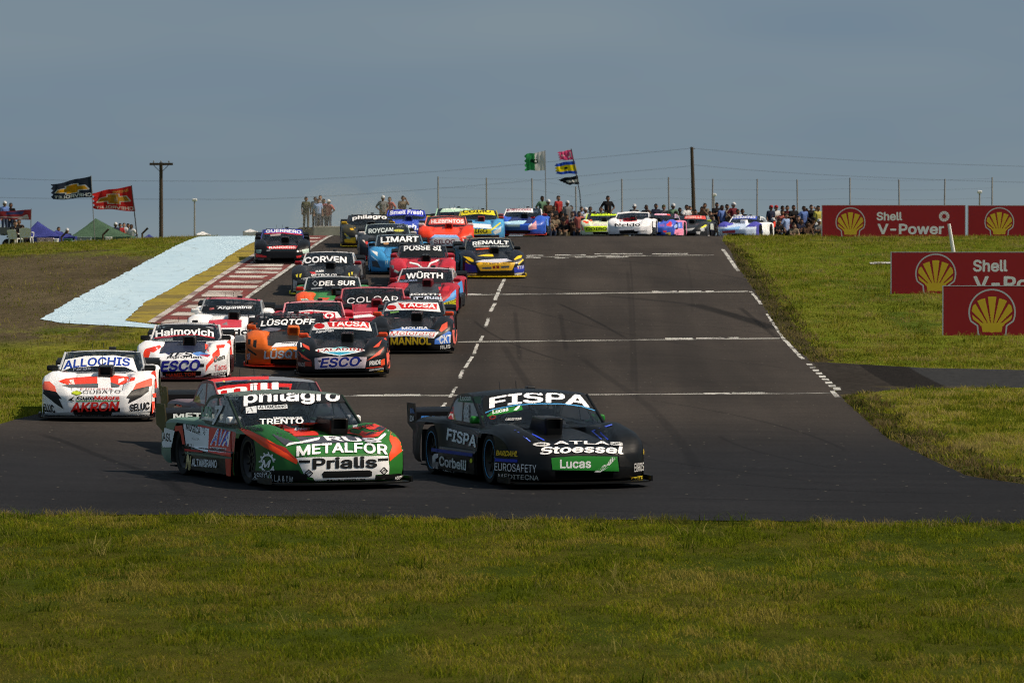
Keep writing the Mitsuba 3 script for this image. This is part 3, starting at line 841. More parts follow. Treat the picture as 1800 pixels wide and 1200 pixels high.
class Film:
    """Printed film wrapped on one car: 2-D shapes given in pixels of a crop of the photograph, laid on the car's skins."""

    def __init__(self, M, crop, samples):
        self.M, self.crop, self.samples, self.interp, self.out = M, crop, samples, {}, {}
        self.camera = np.linalg.inv(M) @ np.array([0, 0, CAMZ, 1.0])

    def get(self, k):
        if k not in self.interp:
            P, N = self.samples[k]
            view = self.camera[:3] - P
            view /= np.linalg.norm(view, axis=1, keepdims=True)
            ok = (N * view).sum(1) > .012
            P, N = P[ok], N[ok]
            q = project((np.c_[P, np.ones(len(P))] @ self.M.T)[:, :3])
            self.interp[k] = LinearNDInterpolator(q, np.c_[P, N])
        return self.interp[k]

    def add(self, surf, v, f, color, layer, crop=None):
        x0, y0, k = crop or self.crop
        q = np.asarray(v, float) / k + [x0, y0]
        v3, f = trimesh.remesh.subdivide_to_size(np.c_[q, q[:, 0] * 0], f, 4.5, max_iter=10)
        r = self.get(surf)(v3[:, :2])
        good = np.isfinite(r).all(1)
        f = f[good[f].all(1)]
        if not len(f):
            return
        p = np.nan_to_num(r[:, :3])
        e = np.linalg.norm(p[f] - p[f][:, [1, 2, 0]], axis=2).max(1)
        f = f[e < .55]
        n = np.nan_to_num(r[:, 3:]); n /= np.linalg.norm(n, axis=1, keepdims=True) + 1e-9
        p = p + n * (.0035 + .0010 * layer)
        used, inv = np.unique(f, return_inverse=True)
        f = inv.reshape(-1, 3); p, n = p[used], n[used]
        if not len(f): return
        fn = np.cross(p[f[:, 1]] - p[f[:, 0]], p[f[:, 2]] - p[f[:, 0]])
        fl = (fn * n[f[:, 0]]).sum(1) < 0
        f[fl] = f[fl][:, ::-1]
        self.out.setdefault(surf, []).append((p, f, np.tile(lin(color), (len(p), 1)), n))


def run_film(film, dec):
    layer = 0
    for d in dec:
        kind, surf, col = d[0], d[1], d[2]
        crop = None
        if isinstance(d[-1], dict) and 'crop' in d[-1]:
            crop = d[-1]['crop']
        layer = min(layer + 1, 14) if kind != 't' else layer
        L = 4 + layer * .55 if kind == 't' else layer * .55
        if kind == 'p':
            v, f = tri2d(Polygon(d[3]).buffer(0)); film.add(surf, v, f, col, L, crop)
        elif kind == 'o':                                            # outline of a polygon, width d[4]
            v, f = tri2d(Polygon(d[3]).buffer(d[4] / 2).difference(Polygon(d[3]).buffer(-d[4] / 2))); film.add(surf, v, f, col, L, crop)
        elif kind == 'l':                                            # line, width d[4]
            v, f = tri2d(LineString(d[3]).buffer(d[4] / 2, cap_style='flat', join_style='mitre')); film.add(surf, v, f, col, L, crop)
        elif kind == 'e':
            cx, cy, rx, ry = d[3]
            th = np.linspace(0, 2 * np.pi, 28, endpoint=False)
            v, f = tri2d(Polygon(np.c_[cx + rx * np.cos(th), cy + ry * np.sin(th)])); film.add(surf, v, f, col, L, crop)
        elif kind == 'g':                                            # toothed wheel, open at the sides
            cx, cy, rx, ry = d[3]
            th = np.linspace(0, 2 * np.pi, 97)[:-1]
            rr = 1 + .22 * (np.sin(th * 12) > .1)
            gp = Polygon(np.c_[cx + rx * rr * np.cos(th), cy + ry * rr * np.sin(th)]).buffer(0).difference(Polygon(np.c_[cx + rx * .78 * np.cos(th), cy + ry * .78 * np.sin(th)]))
            gp = gp.difference(sbox(cx - rx * 1.4, cy - ry * .12, cx + rx * 1.4, cy + ry * .30))
            v, f = tri2d(gp); film.add(surf, v, f, col, L, crop)
        elif kind == 't':                                            # text, baseline x0,y0 -> x1,y1, height h, slant, sag
            s, (x0, y0, x1, y1, h) = d[3], d[4]
            o = d[5] if len(d) > 5 and isinstance(d[5], dict) else {}
            v, f = text2d(s, o.get('bold', True))
            b = np.array([x1 - x0, y1 - y0], float)
            up = np.array([0, -1.0])
            sag = o.get('sag', 0)
            vs = v[f]
            q = np.array([x0, y0]) + v[:, :1] * b + v[:, 1:] * up * h + np.c_[v[:, 1] * o.get('slant', 0) * h, -sag * 4 * v[:, 0] * (1 - v[:, 0])]
            film.add(surf, q, f, col, L + (6 if surf in 'XY' else 0), crop)


def car(label, px, py, yaw, cols, dec, crop=(0, 0, 1), d=None, fz=None, scale=1.0, group='racing cars streaming down the track', driver=None, variant='std', scoop_x=0.0, ly=1.0):
    """One touring car: nose over the pixel (px, py), or at distance d with its wheels on the land; yaw in degrees, to the viewer's right."""
    CARS, SHARED, samples = VARIANTS[variant]
    if d is None:
        a = ground(px, py)
    else:
        a = np.array([(px - CX) / F * d, d, 0]); a[2] = Z(a[0], a[1])
    psi = math.radians(yaw) - math.atan((px - CX) / F)
    back = np.array([-math.sin(psi), math.cos(psi)])
    side = np.array([math.cos(psi), math.sin(psi)])
    sl = scale * ly
    f0, r0 = a[:2] + back * AX0 * sl, a[:2] + back * AX1 * sl
    h = lambda p: float(Z(p[0], p[1])) + .012
    zf = (h(f0 + side * .78) + h(f0 - side * .78)) / 2; zr = (h(r0 + side * .78) + h(r0 - side * .78)) / 2
    slope = (zr - zf) / ((AX1 - AX0) * sl)
    yv = np.array([back[0], back[1], slope]); yv /= np.linalg.norm(yv)
    bank = (h((f0 + r0) / 2 + side * .78) - h((f0 + r0) / 2 - side * .78)) / 1.56
    xv = np.array([side[0], side[1], bank]); xv -= yv * (xv @ yv); xv /= np.linalg.norm(xv)
    zv = np.cross(xv, yv)
    o = np.array([a[0], a[1], zf - slope * AX0 * sl])
    M = np.eye(4); M[:3, 0], M[:3, 1], M[:3, 2], M[:3, 3] = xv * scale, yv * sl, zv * scale, o
    tw = T(M)
    root = fresh('race_car')
    tag(root, label, 'race car', group)
    C = {'body': '808080', 'hood': None, 'roof': None, 'fender': None, 'door': None, 'skirt': '101012', 'mirror': '101010', 'scoop': '0a0a0a', 'wing': '101010', 'endplate': '101010', 'splitter': '0c0c0c', 'ring': '101010', 'pillar': None, 'rear': None}
    C.update(cols)
    for k in ('hood', 'fender', 'door', 'rear'): C[k] = C[k] or C['body']
    C['roof'] = C['roof'] or C['body']; C['pillar'] = C['pillar'] or C['roof']
    colour = {'nose': 'body', 'hood': 'hood', 'trunk_lid': 'rear', 'roof': 'roof', 'air_scoop': 'scoop', 'rear_wing': 'wing', 'splitter': 'splitter', 'rear_pillar': 'pillar'}
    for s in 'ab':
        colour |= {'front_fender' + s: 'fender', 'rear_fender' + s: 'rear', 'door' + s: 'door', 'side_skirt' + s: 'skirt', 'pillar' + s: 'pillar', 'mirror' + s: 'mirror', 'endplate' + s: 'endplate', 'windshield_frame' + s: 'pillar'}
    name = {}

    def part(k, holder=None, as_=None, bsdf=None):
        base = as_ or (k[:-1] if k[-1] in 'ab' and k[:-1] in ('front_fender', 'rear_fender', 'door', 'side_skirt', 'pillar', 'mirror', 'endplate', 'side_window', 'quarter_window', 'windshield_frame', 'antenna', 'door_seam') else k)
        key = (holder or root) + '__' + base
        if k in SHARED:
            name[k] = put(key, SHARED[k], bsdf, to_world=tw)
        else:
            m, sm = CARS[k]
            if k == 'air_scoop' and scoop_x:
                m = m.copy(); m.apply_translation([scoop_x, 0, 0])
            name[k] = put(key, m, bsdf or 'car_paint', smooth=sm, color=np.tile(lin(C.get(k) or C[colour[k]]), (len(m.vertices), 1)), to_world=tw)
        return name[k]
    for k in colour: part(k)
    for k in GLASSY: part(k, bsdf='clear_glass' if k == 'windshield' else 'dusty_glass')
    for k in ('air_intake', 'floor_pan', 'dashboard', 'roll_cage', 'seat'): part(k, bsdf='matte_black')
    for k in ('wiper', 'antennaa', 'antennab', 'roof_vent', 'steering_wheel', 'hood_seam', 'door_seama', 'door_seamb'): part(k, bsdf='black_plastic')
    for nm in ('a1', 'b1', 'a0', 'b0'):
        w = fresh(root + '__wheel')
        part(f'wheel{nm}_tyre', w, 'tyre', 'tyre_rubber'); part(f'wheel{nm}_rim', w, 'rim', 'rim_dark')
        m, sm = CARS[f'wheel{nm}_ring']
        put(w + '__rim_ring', m, 'car_paint', smooth=False, color=None if False else np.tile(lin(C['ring']), (len(m.vertices), 1)), to_world=tw)
    film = Film(M, crop, samples)
    run_film(film, dec)
    for sfc, lst in film.out.items():
        P = np.vstack([x[0] for x in lst]); Cc = np.vstack([x[2] for x in lst]); Nn = np.vstack([x[3] for x in lst])
        o_, fs = 0, []
        for x in lst:
            fs.append(x[1] + o_); o_ += len(x[0])
        put(name[HOLDER[sfc]] + '__printed_livery', trimesh.Trimesh(P, np.vstack(fs), process=False), 'print_film', smooth=True, color=Cc, to_world=tw)
    return root, M
# ---------------------------------------------------------------- the cars
def c_(*k): return {'crop': k}


K0, K1, K2, K3 = c_(270, 640, 3.83), c_(500, 740, 7.5), c_(275, 740, 7.5), c_(275, 645, 7.5)
FB, FC, FD = c_(920, 740, 7.5), c_(710, 750, 7.5), c_(710, 670, 7.5)
Q = 'racing cars streaming down the hill'


def M_t(t, **k): return {**k}


LEAD = car('matte black race car with green grille panel and blue hood stripes, leading on the right', 1028, 860, 18, {'body': '050608', 'scoop': '040405', 'mirror': '1f7a2a', 'wing': '050508', 'endplate': '0a0c10', 'ring': '4a90c0', 'skirt': '050608', 'splitter': '060606'}, [
    ('p', 'W', '040506', [(575, 300), (600, 235), (640, 222), (800, 192), (950, 184), (1100, 185), (1230, 200), (1330, 235), (1310, 140), (1200, 80), (900, 70), (640, 90), (570, 150)]),
    ('l', 'W', '4aa8e8', [(585, 250), (640, 226), (800, 196), (950, 188), (1100, 189), (1230, 204), (1325, 234)], 5),
    ('t', 'W', 'f4f6fa', 'FISPA', (612, 220, 1288, 212, 66), {'sag': 36}),
    ('p', 'W', '1f7a2a', [(596, 268), (640, 234), (800, 205), (832, 202), (838, 230), (600, 276)]), ('t', 'W', 'f0f0f0', 'Lucas', (635, 258, 742, 236, 24), {}), ('p', 'W', 'f0f0f0', [(775, 232), (800, 207), (822, 198), (815, 217), (795, 234)]),
    ('t', 'W', 'c8c8c8', 'CRISTEM', (722, 304, 828, 297, 14), {}), ('o', 'W', 'a02020', [(612, 280), (632, 268), (655, 272), (650, 288), (625, 292)], 4),
    ('l', 'F', '2a40b0', [(700, 332), (760, 350), (830, 395), (890, 443)], 9), ('l', 'F', '90b0ff', [(700, 332), (760, 350), (830, 395), (890, 443)], 3), ('l', 'F', '2a48c8', [(900, 392), (985, 437)], 8),
    ('l', 'F', '2a48c8', [(1440, 330), (1310, 372), (1370, 428)], 9), ('l', 'F', '7f9cff', [(1440, 330), (1310, 372), (1370, 428)], 3), ('l', 'F', '2a48c8', [(1355, 372), (1415, 432)], 9),
    ('t', 'F', 'f0f0f0', 'Stoessel', (215, 442, 1310, 432, 88), {'sag': 22, 'slant': .2, **FB}), ('t', 'F', 'e8e8e8', 'ATLAS', (400, 314, 1310, 326, 40), {'sag': 12, **FB}), ('e', 'F', 'd0d0d0', (240, 308, 115, 26), FB), ('e', 'F', '303030', (240, 308, 70, 14), FB),
    ('p', 'F', '1c8026', [(365, 480), (700, 455), (1235, 462), (1258, 655), (380, 635)], FB), ('t', 'F', 'e4e8e4', 'Lucas', (478, 612, 888, 605, 105), FB),
    ('p', 'F', 'e0e4e0', [(1160, 470), (1235, 468), (1130, 580), (1090, 575)], FB), ('p', 'F', 'e0e4e0', [(1070, 565), (1115, 605), (1010, 668), (930, 665)], FB),
    ('p', 'F', '020202', [(1250, 440), (1320, 440), (1420, 560), (1400, 600), (1265, 600)], FB), ('t', 'F', 'e8e8f0', 'FISPA', (640, 868, 1085, 860, 36), FB),
    ('t', 'Y', 'e8c020', 'BARDAHL', (1565, 430, 1660, 402, 58), FB), ('p', 'Y', '2b50c0', [(1560, 458), (1668, 442), (1672, 480), (1570, 505)], FB),
    ('t', 'Y', 'f0f0f0', 'EUROSAFETY', (1450, 660, 1685, 622, 105), {'bold': False, **FB}), ('t', 'Y', 'e0c838', 'MEDITECNA', (1400, 790, 1640, 755, 58), FB),
    ('t', 'X', 'd8b41c', 'BARDAHL', (1232, 365, 1505, 388, 60), {'slant': .2, **FC}), ('p', 'X', '2038b0', [(1210, 405), (1500, 425), (1500, 462), (1205, 450)], FC),
    ('t', 'X', 'e8e8e8', 'EUROSAFETY', (1215, 566, 1750, 598, 98), {'bold': False, **FC}), ('t', 'X', 'c8c8c0', 'MEDITECNA', (1262, 668, 1780, 690, 58), {'bold': False, **FC}),
    ('t', 'L', 'e0e4ea', 'FISPA', (572, 160, 960, 262, 140), {'slant': .1, **FC}),
    ('p', 'L', '2a40a0', [(370, 272), (915, 345), (910, 388), (368, 315)], FC), ('t', 'L', 'd8dce0', 'Corbelli', (478, 500, 835, 565, 120), FC), ('t', 'L', 'c8c8c8', 'Motores', (475, 595, 690, 632, 52), FC),
    ('p', 'L', 'd8d8dc', [(385, 385), (410, 350), (460, 345), (463, 395), (425, 420), (420, 455), (463, 455), (465, 580), (400, 570), (382, 470)], FC), ('e', 'L', 'd0d820', (895, 440, 17, 30), FC), ('p', 'L', '202f80', [(365, 600), (860, 690), (860, 708), (365, 628)], FC),
    ('p', 'C', '2a5a40', [(735, 215), (1030, 190), (1030, 290), (715, 265)], FD), ('t', 'C', 'b0b8b4', 'Lucas', (755, 248, 895, 245, 62), FD), ('t', 'C', 'b8bcc0', '68', (800, 470, 865, 470, 160), FD),
    ('t', 'V', '4a98f0', 'BLUE', (212, 515, 760, 528, 64), {'slant': .2, **FD}), ('t', 'E', 'd0d0d0', 'DEF', (92, 520, 192, 522, 72), FD), ('t', 'E', '4a78b0', 'Blue', (95, 412, 192, 412, 60), FD),
    ('t', 'F', '303238', '', (0, 0, 1, 1, 1), FD)][:-1], crop=(700, 660, 3.83), variant='wide', scoop_x=-.20, group=Q)

SECOND = car('green, orange and white race car in front on the left, cornering beside the black leader', 608, 861, 20, {'doorb': '16301a', 'rear_fenderb': '16301a', 'front_fenderb': '2a6e2a', 'body': '2a6e2a', 'hood': '2c6c30', 'roof': '56625a', 'fender': '1e5a24', 'door': 'c03a2a', 'rear': '5c7a6c', 'mirror': 'f0f0f0', 'scoop': '0a0a0a', 'endplate': '3a3420', 'pillar': '1c2c20', 'wing': '080808', 'skirt': '0a0a0a'}, [
    ('p', 'F', 'f0f0f0', [(155, 475), (1365, 450), (1380, 600), (1375, 690), (1200, 700), (1185, 850), (420, 850), (380, 740), (270, 720)], K1),
    ('p', 'F', 'f0481a', [(560, 420), (640, 440), (760, 500), (900, 580), (970, 640), (965, 670), (880, 625), (740, 548), (620, 470)], K0), ('p', 'F', '9c1c16', [(760, 515), (890, 560), (960, 640), (880, 600)], K0),
    ('p', 'X', 'f0481a', [(600, 430), (640, 450), (760, 520), (900, 600), (970, 650), (965, 672), (880, 628), (740, 552), (640, 478)], K0),
    ('p', 'F', 'f44c1c', [(1390, 90), (1470, 85), (1565, 180), (1590, 270), (1545, 390), (1385, 525), (1375, 440), (1420, 330), (1385, 250)], K1),
    ('p', 'F', 'c83428', [(-200, 60), (-60, 30), (90, 90), (440, 140), (450, 185), (100, 200), (-60, 150)], K1), ('p', 'F', '40434e', [(-110, 130), (90, 205), (450, 205), (900, 185), (1050, 210), (1070, 255), (600, 292), (300, 292), (0, 312), (-100, 230), (-180, 160)], K1), ('l', 'F', 'f0f0f0', [(-210, 90), (-110, 125), (0, 190), (110, 215)], 18, K1),
    ('t', 'F', 'e4e4ea', 'RUS', (560, 256, 1290, 286, 58), {'slant': -.9, **K1}), ('p', 'F', 'f4f4f4', [(10, 332), (60, 285), (220, 265), (470, 212), (455, 245), (330, 275), (130, 302)], K1), ('p', 'F', 'e8e8ee', [(1060, 252), (1220, 235), (1330, 140), (1395, 95), (1330, 190), (1270, 245), (1160, 268)], K1),
    ('p', 'F', 'cc3a2c', [(830, 120), (900, 90), (1190, 35), (1340, 100), (1240, 200), (1060, 235), (1020, 190), (830, 160)], K1), ('p', 'F', '2c2f3a', [(1060, 190), (1230, 80), (1280, 60), (1340, 110), (1180, 170)], K1), ('p', 'F', 'f0f0f0', [(905, 60), (975, 45), (925, 160)], K1),
    ('t', 'F', '101014', 'BARDAHL', (985, 100, 1175, 70, 42), {'slant': .3, **K1}), ('t', 'F', 'd8dce4', 'BRF', (130, 125, 330, 122, 30), {'slant': .5, **K1}),
    ('t', 'F', 'f6f6f6', 'METALFOR', (160, 458, 1352, 436, 118), {'sag': 32, **K1}), ('t', 'F', '050505', 'Prialis', (368, 626, 1215, 602, 132), {'sag': 6, **K1}),
    ('p', 'F', '101010', [(190, 512), (340, 510), (335, 545), (195, 547)], K1), ('p', 'F', '101010', [(1228, 490), (1360, 482), (1360, 515), (1235, 525)], K1), ('p', 'F', '060606', [(490, 690), (520, 655), (1120, 640), (1150, 660), (1150, 715), (1100, 728), (510, 742)], K1),
    ('t', 'F', '101010', 'COMBUSTIBLES', (545, 812, 1068, 800, 50), K1), ('o', 'F', '101010', [(270, 680), (320, 635), (370, 680), (320, 728)], 12, K1), ('o', 'F', '101010', [(1260, 650), (1305, 605), (1350, 650), (1305, 695)], 12, K1), ('t', 'F', '101010', 'CPS', (295, 700, 345, 680, 26), K1), ('t', 'F', '101010', 'CPS', (1282, 668, 1330, 650, 26), K1),
    ('p', 'F', '080808', [(1200, 706), (1385, 692), (1650, 668), (1650, 800), (1190, 855)], K1), ('t', 'Y', 'f0f0f0', 'ASSILVA L.A', (1435, 788, 1650, 742, 62), K1), ('p', 'Y', 'f0f0f0', [(1540, 370), (1600, 400), (1612, 500), (1655, 560), (1640, 620), (1590, 570), (1600, 480), (1550, 440)], K1),
    ('p', 'X', '070707', [(-300, 640), (190, 640), (270, 760), (400, 770), (400, 900), (-300, 900)], K1), ('p', 'X', '070707', [(1270, 640), (1800, 680), (1990, 690), (1990, 900), (1270, 870)], K2),
    ('g', 'X', 'e4e8e8', (1470, 550, 92, 122), K2), ('t', 'X', 'e8ecec', 'M', (1400, 602, 1500, 602, 92), {'slant': .25, **K2}), ('t', 'X', 'dce0e4', 'ASSILVA L.A & I.M', (1300, 752, 1800, 806, 84), {'bold': False, **K2}),
    ('p', 'L', 'e6eaee', [(362, 30), (705, 95), (690, 400), (620, 390), (610, 380), (400, 310)], K2), ('t', 'L', '14181c', 'MUGICA', (402, 102, 592, 178, 92), K2), ('t', 'L', '14181c', 'y Cia. S.A.', (478, 235, 580, 252, 34), {'bold': False, **K2}), ('p', 'L', '14181c', [(612, 80), (695, 92), (640, 200), (632, 362), (600, 355)], K2), ('l', 'L', 'e6eaee', [(655, 90), (620, 250)], 12, K2),
    ('p', 'L', 'd03c2a', [(705, 95), (985, 150), (992, 470), (690, 402)], K2), ('t', 'L', 'f0f0f0', 'AVA', (722, 302, 962, 322, 200), {'slant': .3, **K2}), ('t', 'L', '3454c8', 'AVA', (735, 290, 940, 308, 180), {'slant': .32, **K2}), ('p', 'L', 'e8e8e8', [(712, 330), (932, 352), (928, 412), (706, 385)], K2), ('t', 'L', '181818', 'LUBRICANTES', (715, 378, 925, 400, 38), K2),
    ('p', 'L', '0c0c0c', [(385, 295), (495, 290), (495, 350), (385, 335)], K2), ('p', 'L', 'b82020', [(380, 355), (620, 385), (620, 405), (380, 388)], K2), ('p', 'L', '5c7060', [(385, 400), (1000, 470), (1000, 500), (385, 425)], K2),
    ('t', 'L', 'd4d8dc', 'ALTAMIRANO', (478, 580, 808, 605, 92), K2), ('l', 'L', 'd8c890', [(395, 650), (422, 440), (442, 655)], 18, K2), ('l', 'L', 'd8c890', [(430, 445), (455, 600), (462, 450)], 12, K2), ('p', 'L', 'c04028', [(915, 480), (998, 490), (990, 800), (930, 720)], K2),
    ('p', 'L', 'dfe3e7', [(40, 60), (250, 120), (205, 340), (60, 335)], K2), ('t', 'L', '202020', 'AGL', (95, 250, 212, 262, 100), K2), ('p', 'L', '1c1c1c', [(45, 320), (50, 90), (80, 90), (90, 330)], K2), ('p', 'L', 'c03828', [(255, 60), (350, 50), (385, 300), (350, 300), (330, 170), (300, 120), (250, 130)], K2),
    ('p', 'W', '080a0e', [(585, 330), (600, 225), (700, 150), (1000, 120), (1250, 160), (1300, 255), (1000, 262), (700, 268), (620, 290)], K0), ('t', 'W', 'f0f2f6', 'philagro', (606, 262, 1252, 249, 72), {'sag': 8, **K0}),
    ('p', 'W', 'e0e4e8', [(620, 292), (692, 282), (695, 328), (622, 334)], K0), ('l', 'W', '101010', [(630, 330), (655, 292), (668, 325)], 8, K0), ('p', 'W', 'd8dce0', [(700, 280), (898, 272), (902, 300), (702, 308)], K0), ('t', 'W', '101418', 'ALTAMIRANO', (708, 303, 893, 296, 20), K0),
    ('t', 'W', 'f0f2f4', 'TRENTO', (712, 405, 1008, 401, 34), K0), ('t', 'W', 'd0d4d8', 'EMBRAGUES', (805, 370, 1000, 368, 12), K0), ('p', 'F', 'e84a1c', [(925, 410), (1060, 390), (1110, 398), (1105, 415), (940, 418)], K0),
    ('t', 'C', 'd0d4d8', '7', (735, 745, 830, 740, 230), {'slant': .25, **K3}), ('t', 'C', '8ab09a', 'LOR', (610, 640, 745, 660, 130), K3), ('t', 'C', 'a8acb0', 'Josito', (870, 420, 1090, 425, 90), {'slant': .2, **K3}), ('t', 'C', '101214', 'Zanotti', (822, 770, 985, 772, 30), K3),
    ('p', 'G', 'b83428', [(1150, 300), (1240, 275), (1320, 275), (1260, 320)], K3), ('p', 'G', 'a8d0c0', [(1330, 290), (1420, 280), (1400, 310)], K3), ('t', 'V', 'f4f4f4', 'METALFOR', (215, 667, 1190, 705, 78), K3), ('t', 'F', '101010', 'BARPRAN', (1090, 110, 1410, 132, 42), {'slant': .2, **K2})],
    crop=(500, 740, 7.5), variant='wide', scoop_x=.17, group=Q)

car('grey and red race car with yellow roof stripes, half hidden behind the green car', 540, 816, 16, {'body': '3c3e46', 'roof': '72767f', 'door': '7c8088', 'rear': '6a5a60', 'pillar': '8a4a50', 'endplate': '4a3c20', 'mirror': '7a2024', 'wing': '0c0c0c'}, [
    ('p', 'W', 'c81c1c', [(700, 420), (720, 300), (900, 240), (1300, 205), (1790, 215), (1760, 330), (1200, 340), (900, 400), (740, 450)]), ('t', 'W', 'f4f4f4', 'mill', (760, 385, 1660, 300, 95), {'sag': 20}),
    ('l', 'G', 'd03434', [(600, 195), (1000, 150), (1480, 140)], 42), ('p', 'G', '3a4a98', [(740, 232), (860, 190), (860, 230), (760, 252)]), ('l', 'G', 'e0d860', [(880, 175), (930, 232)], 16), ('l', 'G', 'e0d8c0', [(1235, 170), (1255, 200)], 10), ('p', 'G', '4a4e78', [(1000, 180), (1200, 165), (1200, 195), (960, 215)]),
    ('p', 'G', 'e06858', [(600, 130), (670, 120), (690, 150), (620, 160)]), ('e', 'L', 'e84a20', (320, 480, 60, 40)), ('l', 'C', 'c8ccd4', [(540, 380), (600, 280)], 8)], crop=(275, 645, 7.5), variant='wide', group=Q)

car('white race car with orange roof corners and black headlights, far left of the pack', 169, 741, -2.5, {'body': 'ececee', 'hood': 'e8e8ea', 'roof': 'b8bcc0', 'skirt': '404044', 'splitter': '1a1a1c', 'door': 'e0442c'}, [
    ('p', 'W', 'f4f4f4', [(375, 330), (430, 170), (700, 120), (1100, 110), (1360, 150), (1430, 350), (1250, 268), (850, 258), (500, 284)]), ('t', 'W', '1a3c9c', 'ALLOCHIS', (402, 302, 1312, 260, 104), {'sag': 30, 'slant': .12}),
    ('p', 'G', 'ea6c54', [(430, 180), (470, 140), (570, 112), (590, 148), (470, 185)]), ('p', 'G', 'ea6c54', [(700, 132), (860, 100), (1000, 100), (900, 130)]), ('p', 'G', 'ea6c54', [(1170, 125), (1300, 100), (1380, 140), (1400, 190), (1300, 140)]),
    ('p', 'F', 'ee3c1e', [(330, 470), (440, 425), (870, 395), (870, 500), (560, 512), (480, 522)]), ('p', 'F', 'ee3c1e', [(1040, 380), (1390, 415), (1380, 452), (1180, 522), (1060, 500)]), ('p', 'F', '54585a', [(380, 522), (560, 507), (880, 500), (880, 552), (500, 557)]), ('p', 'F', '54585a', [(1050, 482), (1180, 522), (1170, 547), (1060, 550)]),
    ('p', 'F', 'f0f0e8', [(480, 452), (545, 440), (560, 515), (500, 502)]), ('p', 'F', 'f4f0ea', [(1160, 440), (1230, 425), (1240, 450), (1160, 500)]), ('p', 'F', 'f26a54', [(105, 570), (140, 470), (215, 470), (290, 540), (310, 612), (200, 600)]), ('p', 'F', '0c0c0e', [(105, 580), (200, 590), (312, 618), (385, 710), (340, 700), (410, 845), (320, 790), (220, 710), (110, 620)]),
    ('p', 'F', 'f26a54', [(1355, 590), (1400, 505), (1620, 420), (1620, 530), (1450, 562)]), ('p', 'F', '0c0c0e', [(1265, 690), (1340, 597), (1580, 530), (1570, 605), (1470, 680), (1290, 772), (1315, 700)]),
    ('t', 'F', '303030', 'CUBATO', (670, 642, 1190, 634, 42), {'bold': False}), ('e', 'F', 'b8c82a', (585, 630, 68, 27)), ('o', 'F', '303030', [(515, 630), (585, 600), (655, 630), (585, 660)], 8), ('t', 'F', '101010', 'Cum', (590, 720, 822, 716, 48), {}), ('t', 'F', 'd82818', 'Motors', (828, 716, 1175, 713, 46), {}), ('l', 'F', '3a9a2a', [(580, 738), (1180, 735)], 9), ('p', 'F', '101010', [(465, 722), (560, 672), (520, 712), (560, 745)]),
    ('t', 'F', 'cc1a12', 'AKRON', (500, 882, 1150, 862, 116), {'slant': .2}), ('p', 'F', '060606', [(550, 885), (1060, 880), (1060, 990), (560, 995)]), ('p', 'F', 'a0a4a8', [(100, 900), (540, 885), (540, 1000), (110, 1000)]), ('p', 'F', 'a0a4a8', [(1070, 890), (1600, 868), (1600, 985), (1070, 1000)]),
    ('t', 'F', '202020', 'DODDART', (150, 978, 402, 975, 48), {}), ('t', 'F', '181818', 'SELUC', (108, 862, 300, 895, 100), {'slant': -.3}), ('t', 'F', '181818', 'SELUC', (1312, 875, 1580, 842, 90), {}), ('t', 'F', 'e8e8e8', 'TRANSPORTES', (1275, 970, 1560, 935, 40), {}), ('t', 'F', 'b06060', 'Fiorasis', (640, 590, 1080, 586, 26), {'bold': False}),
    ('t', 'W', '9aa0b0', 'Farias', (540, 330, 780, 312, 40), {'bold': False}), ('l', 'W', 'a0a0a8', [(480, 395), (630, 385)], 12), ('e', 'W', '7a4a50', (430, 360, 50, 28)), ('p', 'R', 'f05038', [(1600, 640), (1690, 620), (1690, 680), (1610, 690)]), ('p', 'R', 'f05038', [(1615, 740), (1650, 740), (1650, 950), (1615, 970)])], crop=(60, 610, 7.826), group=Q)

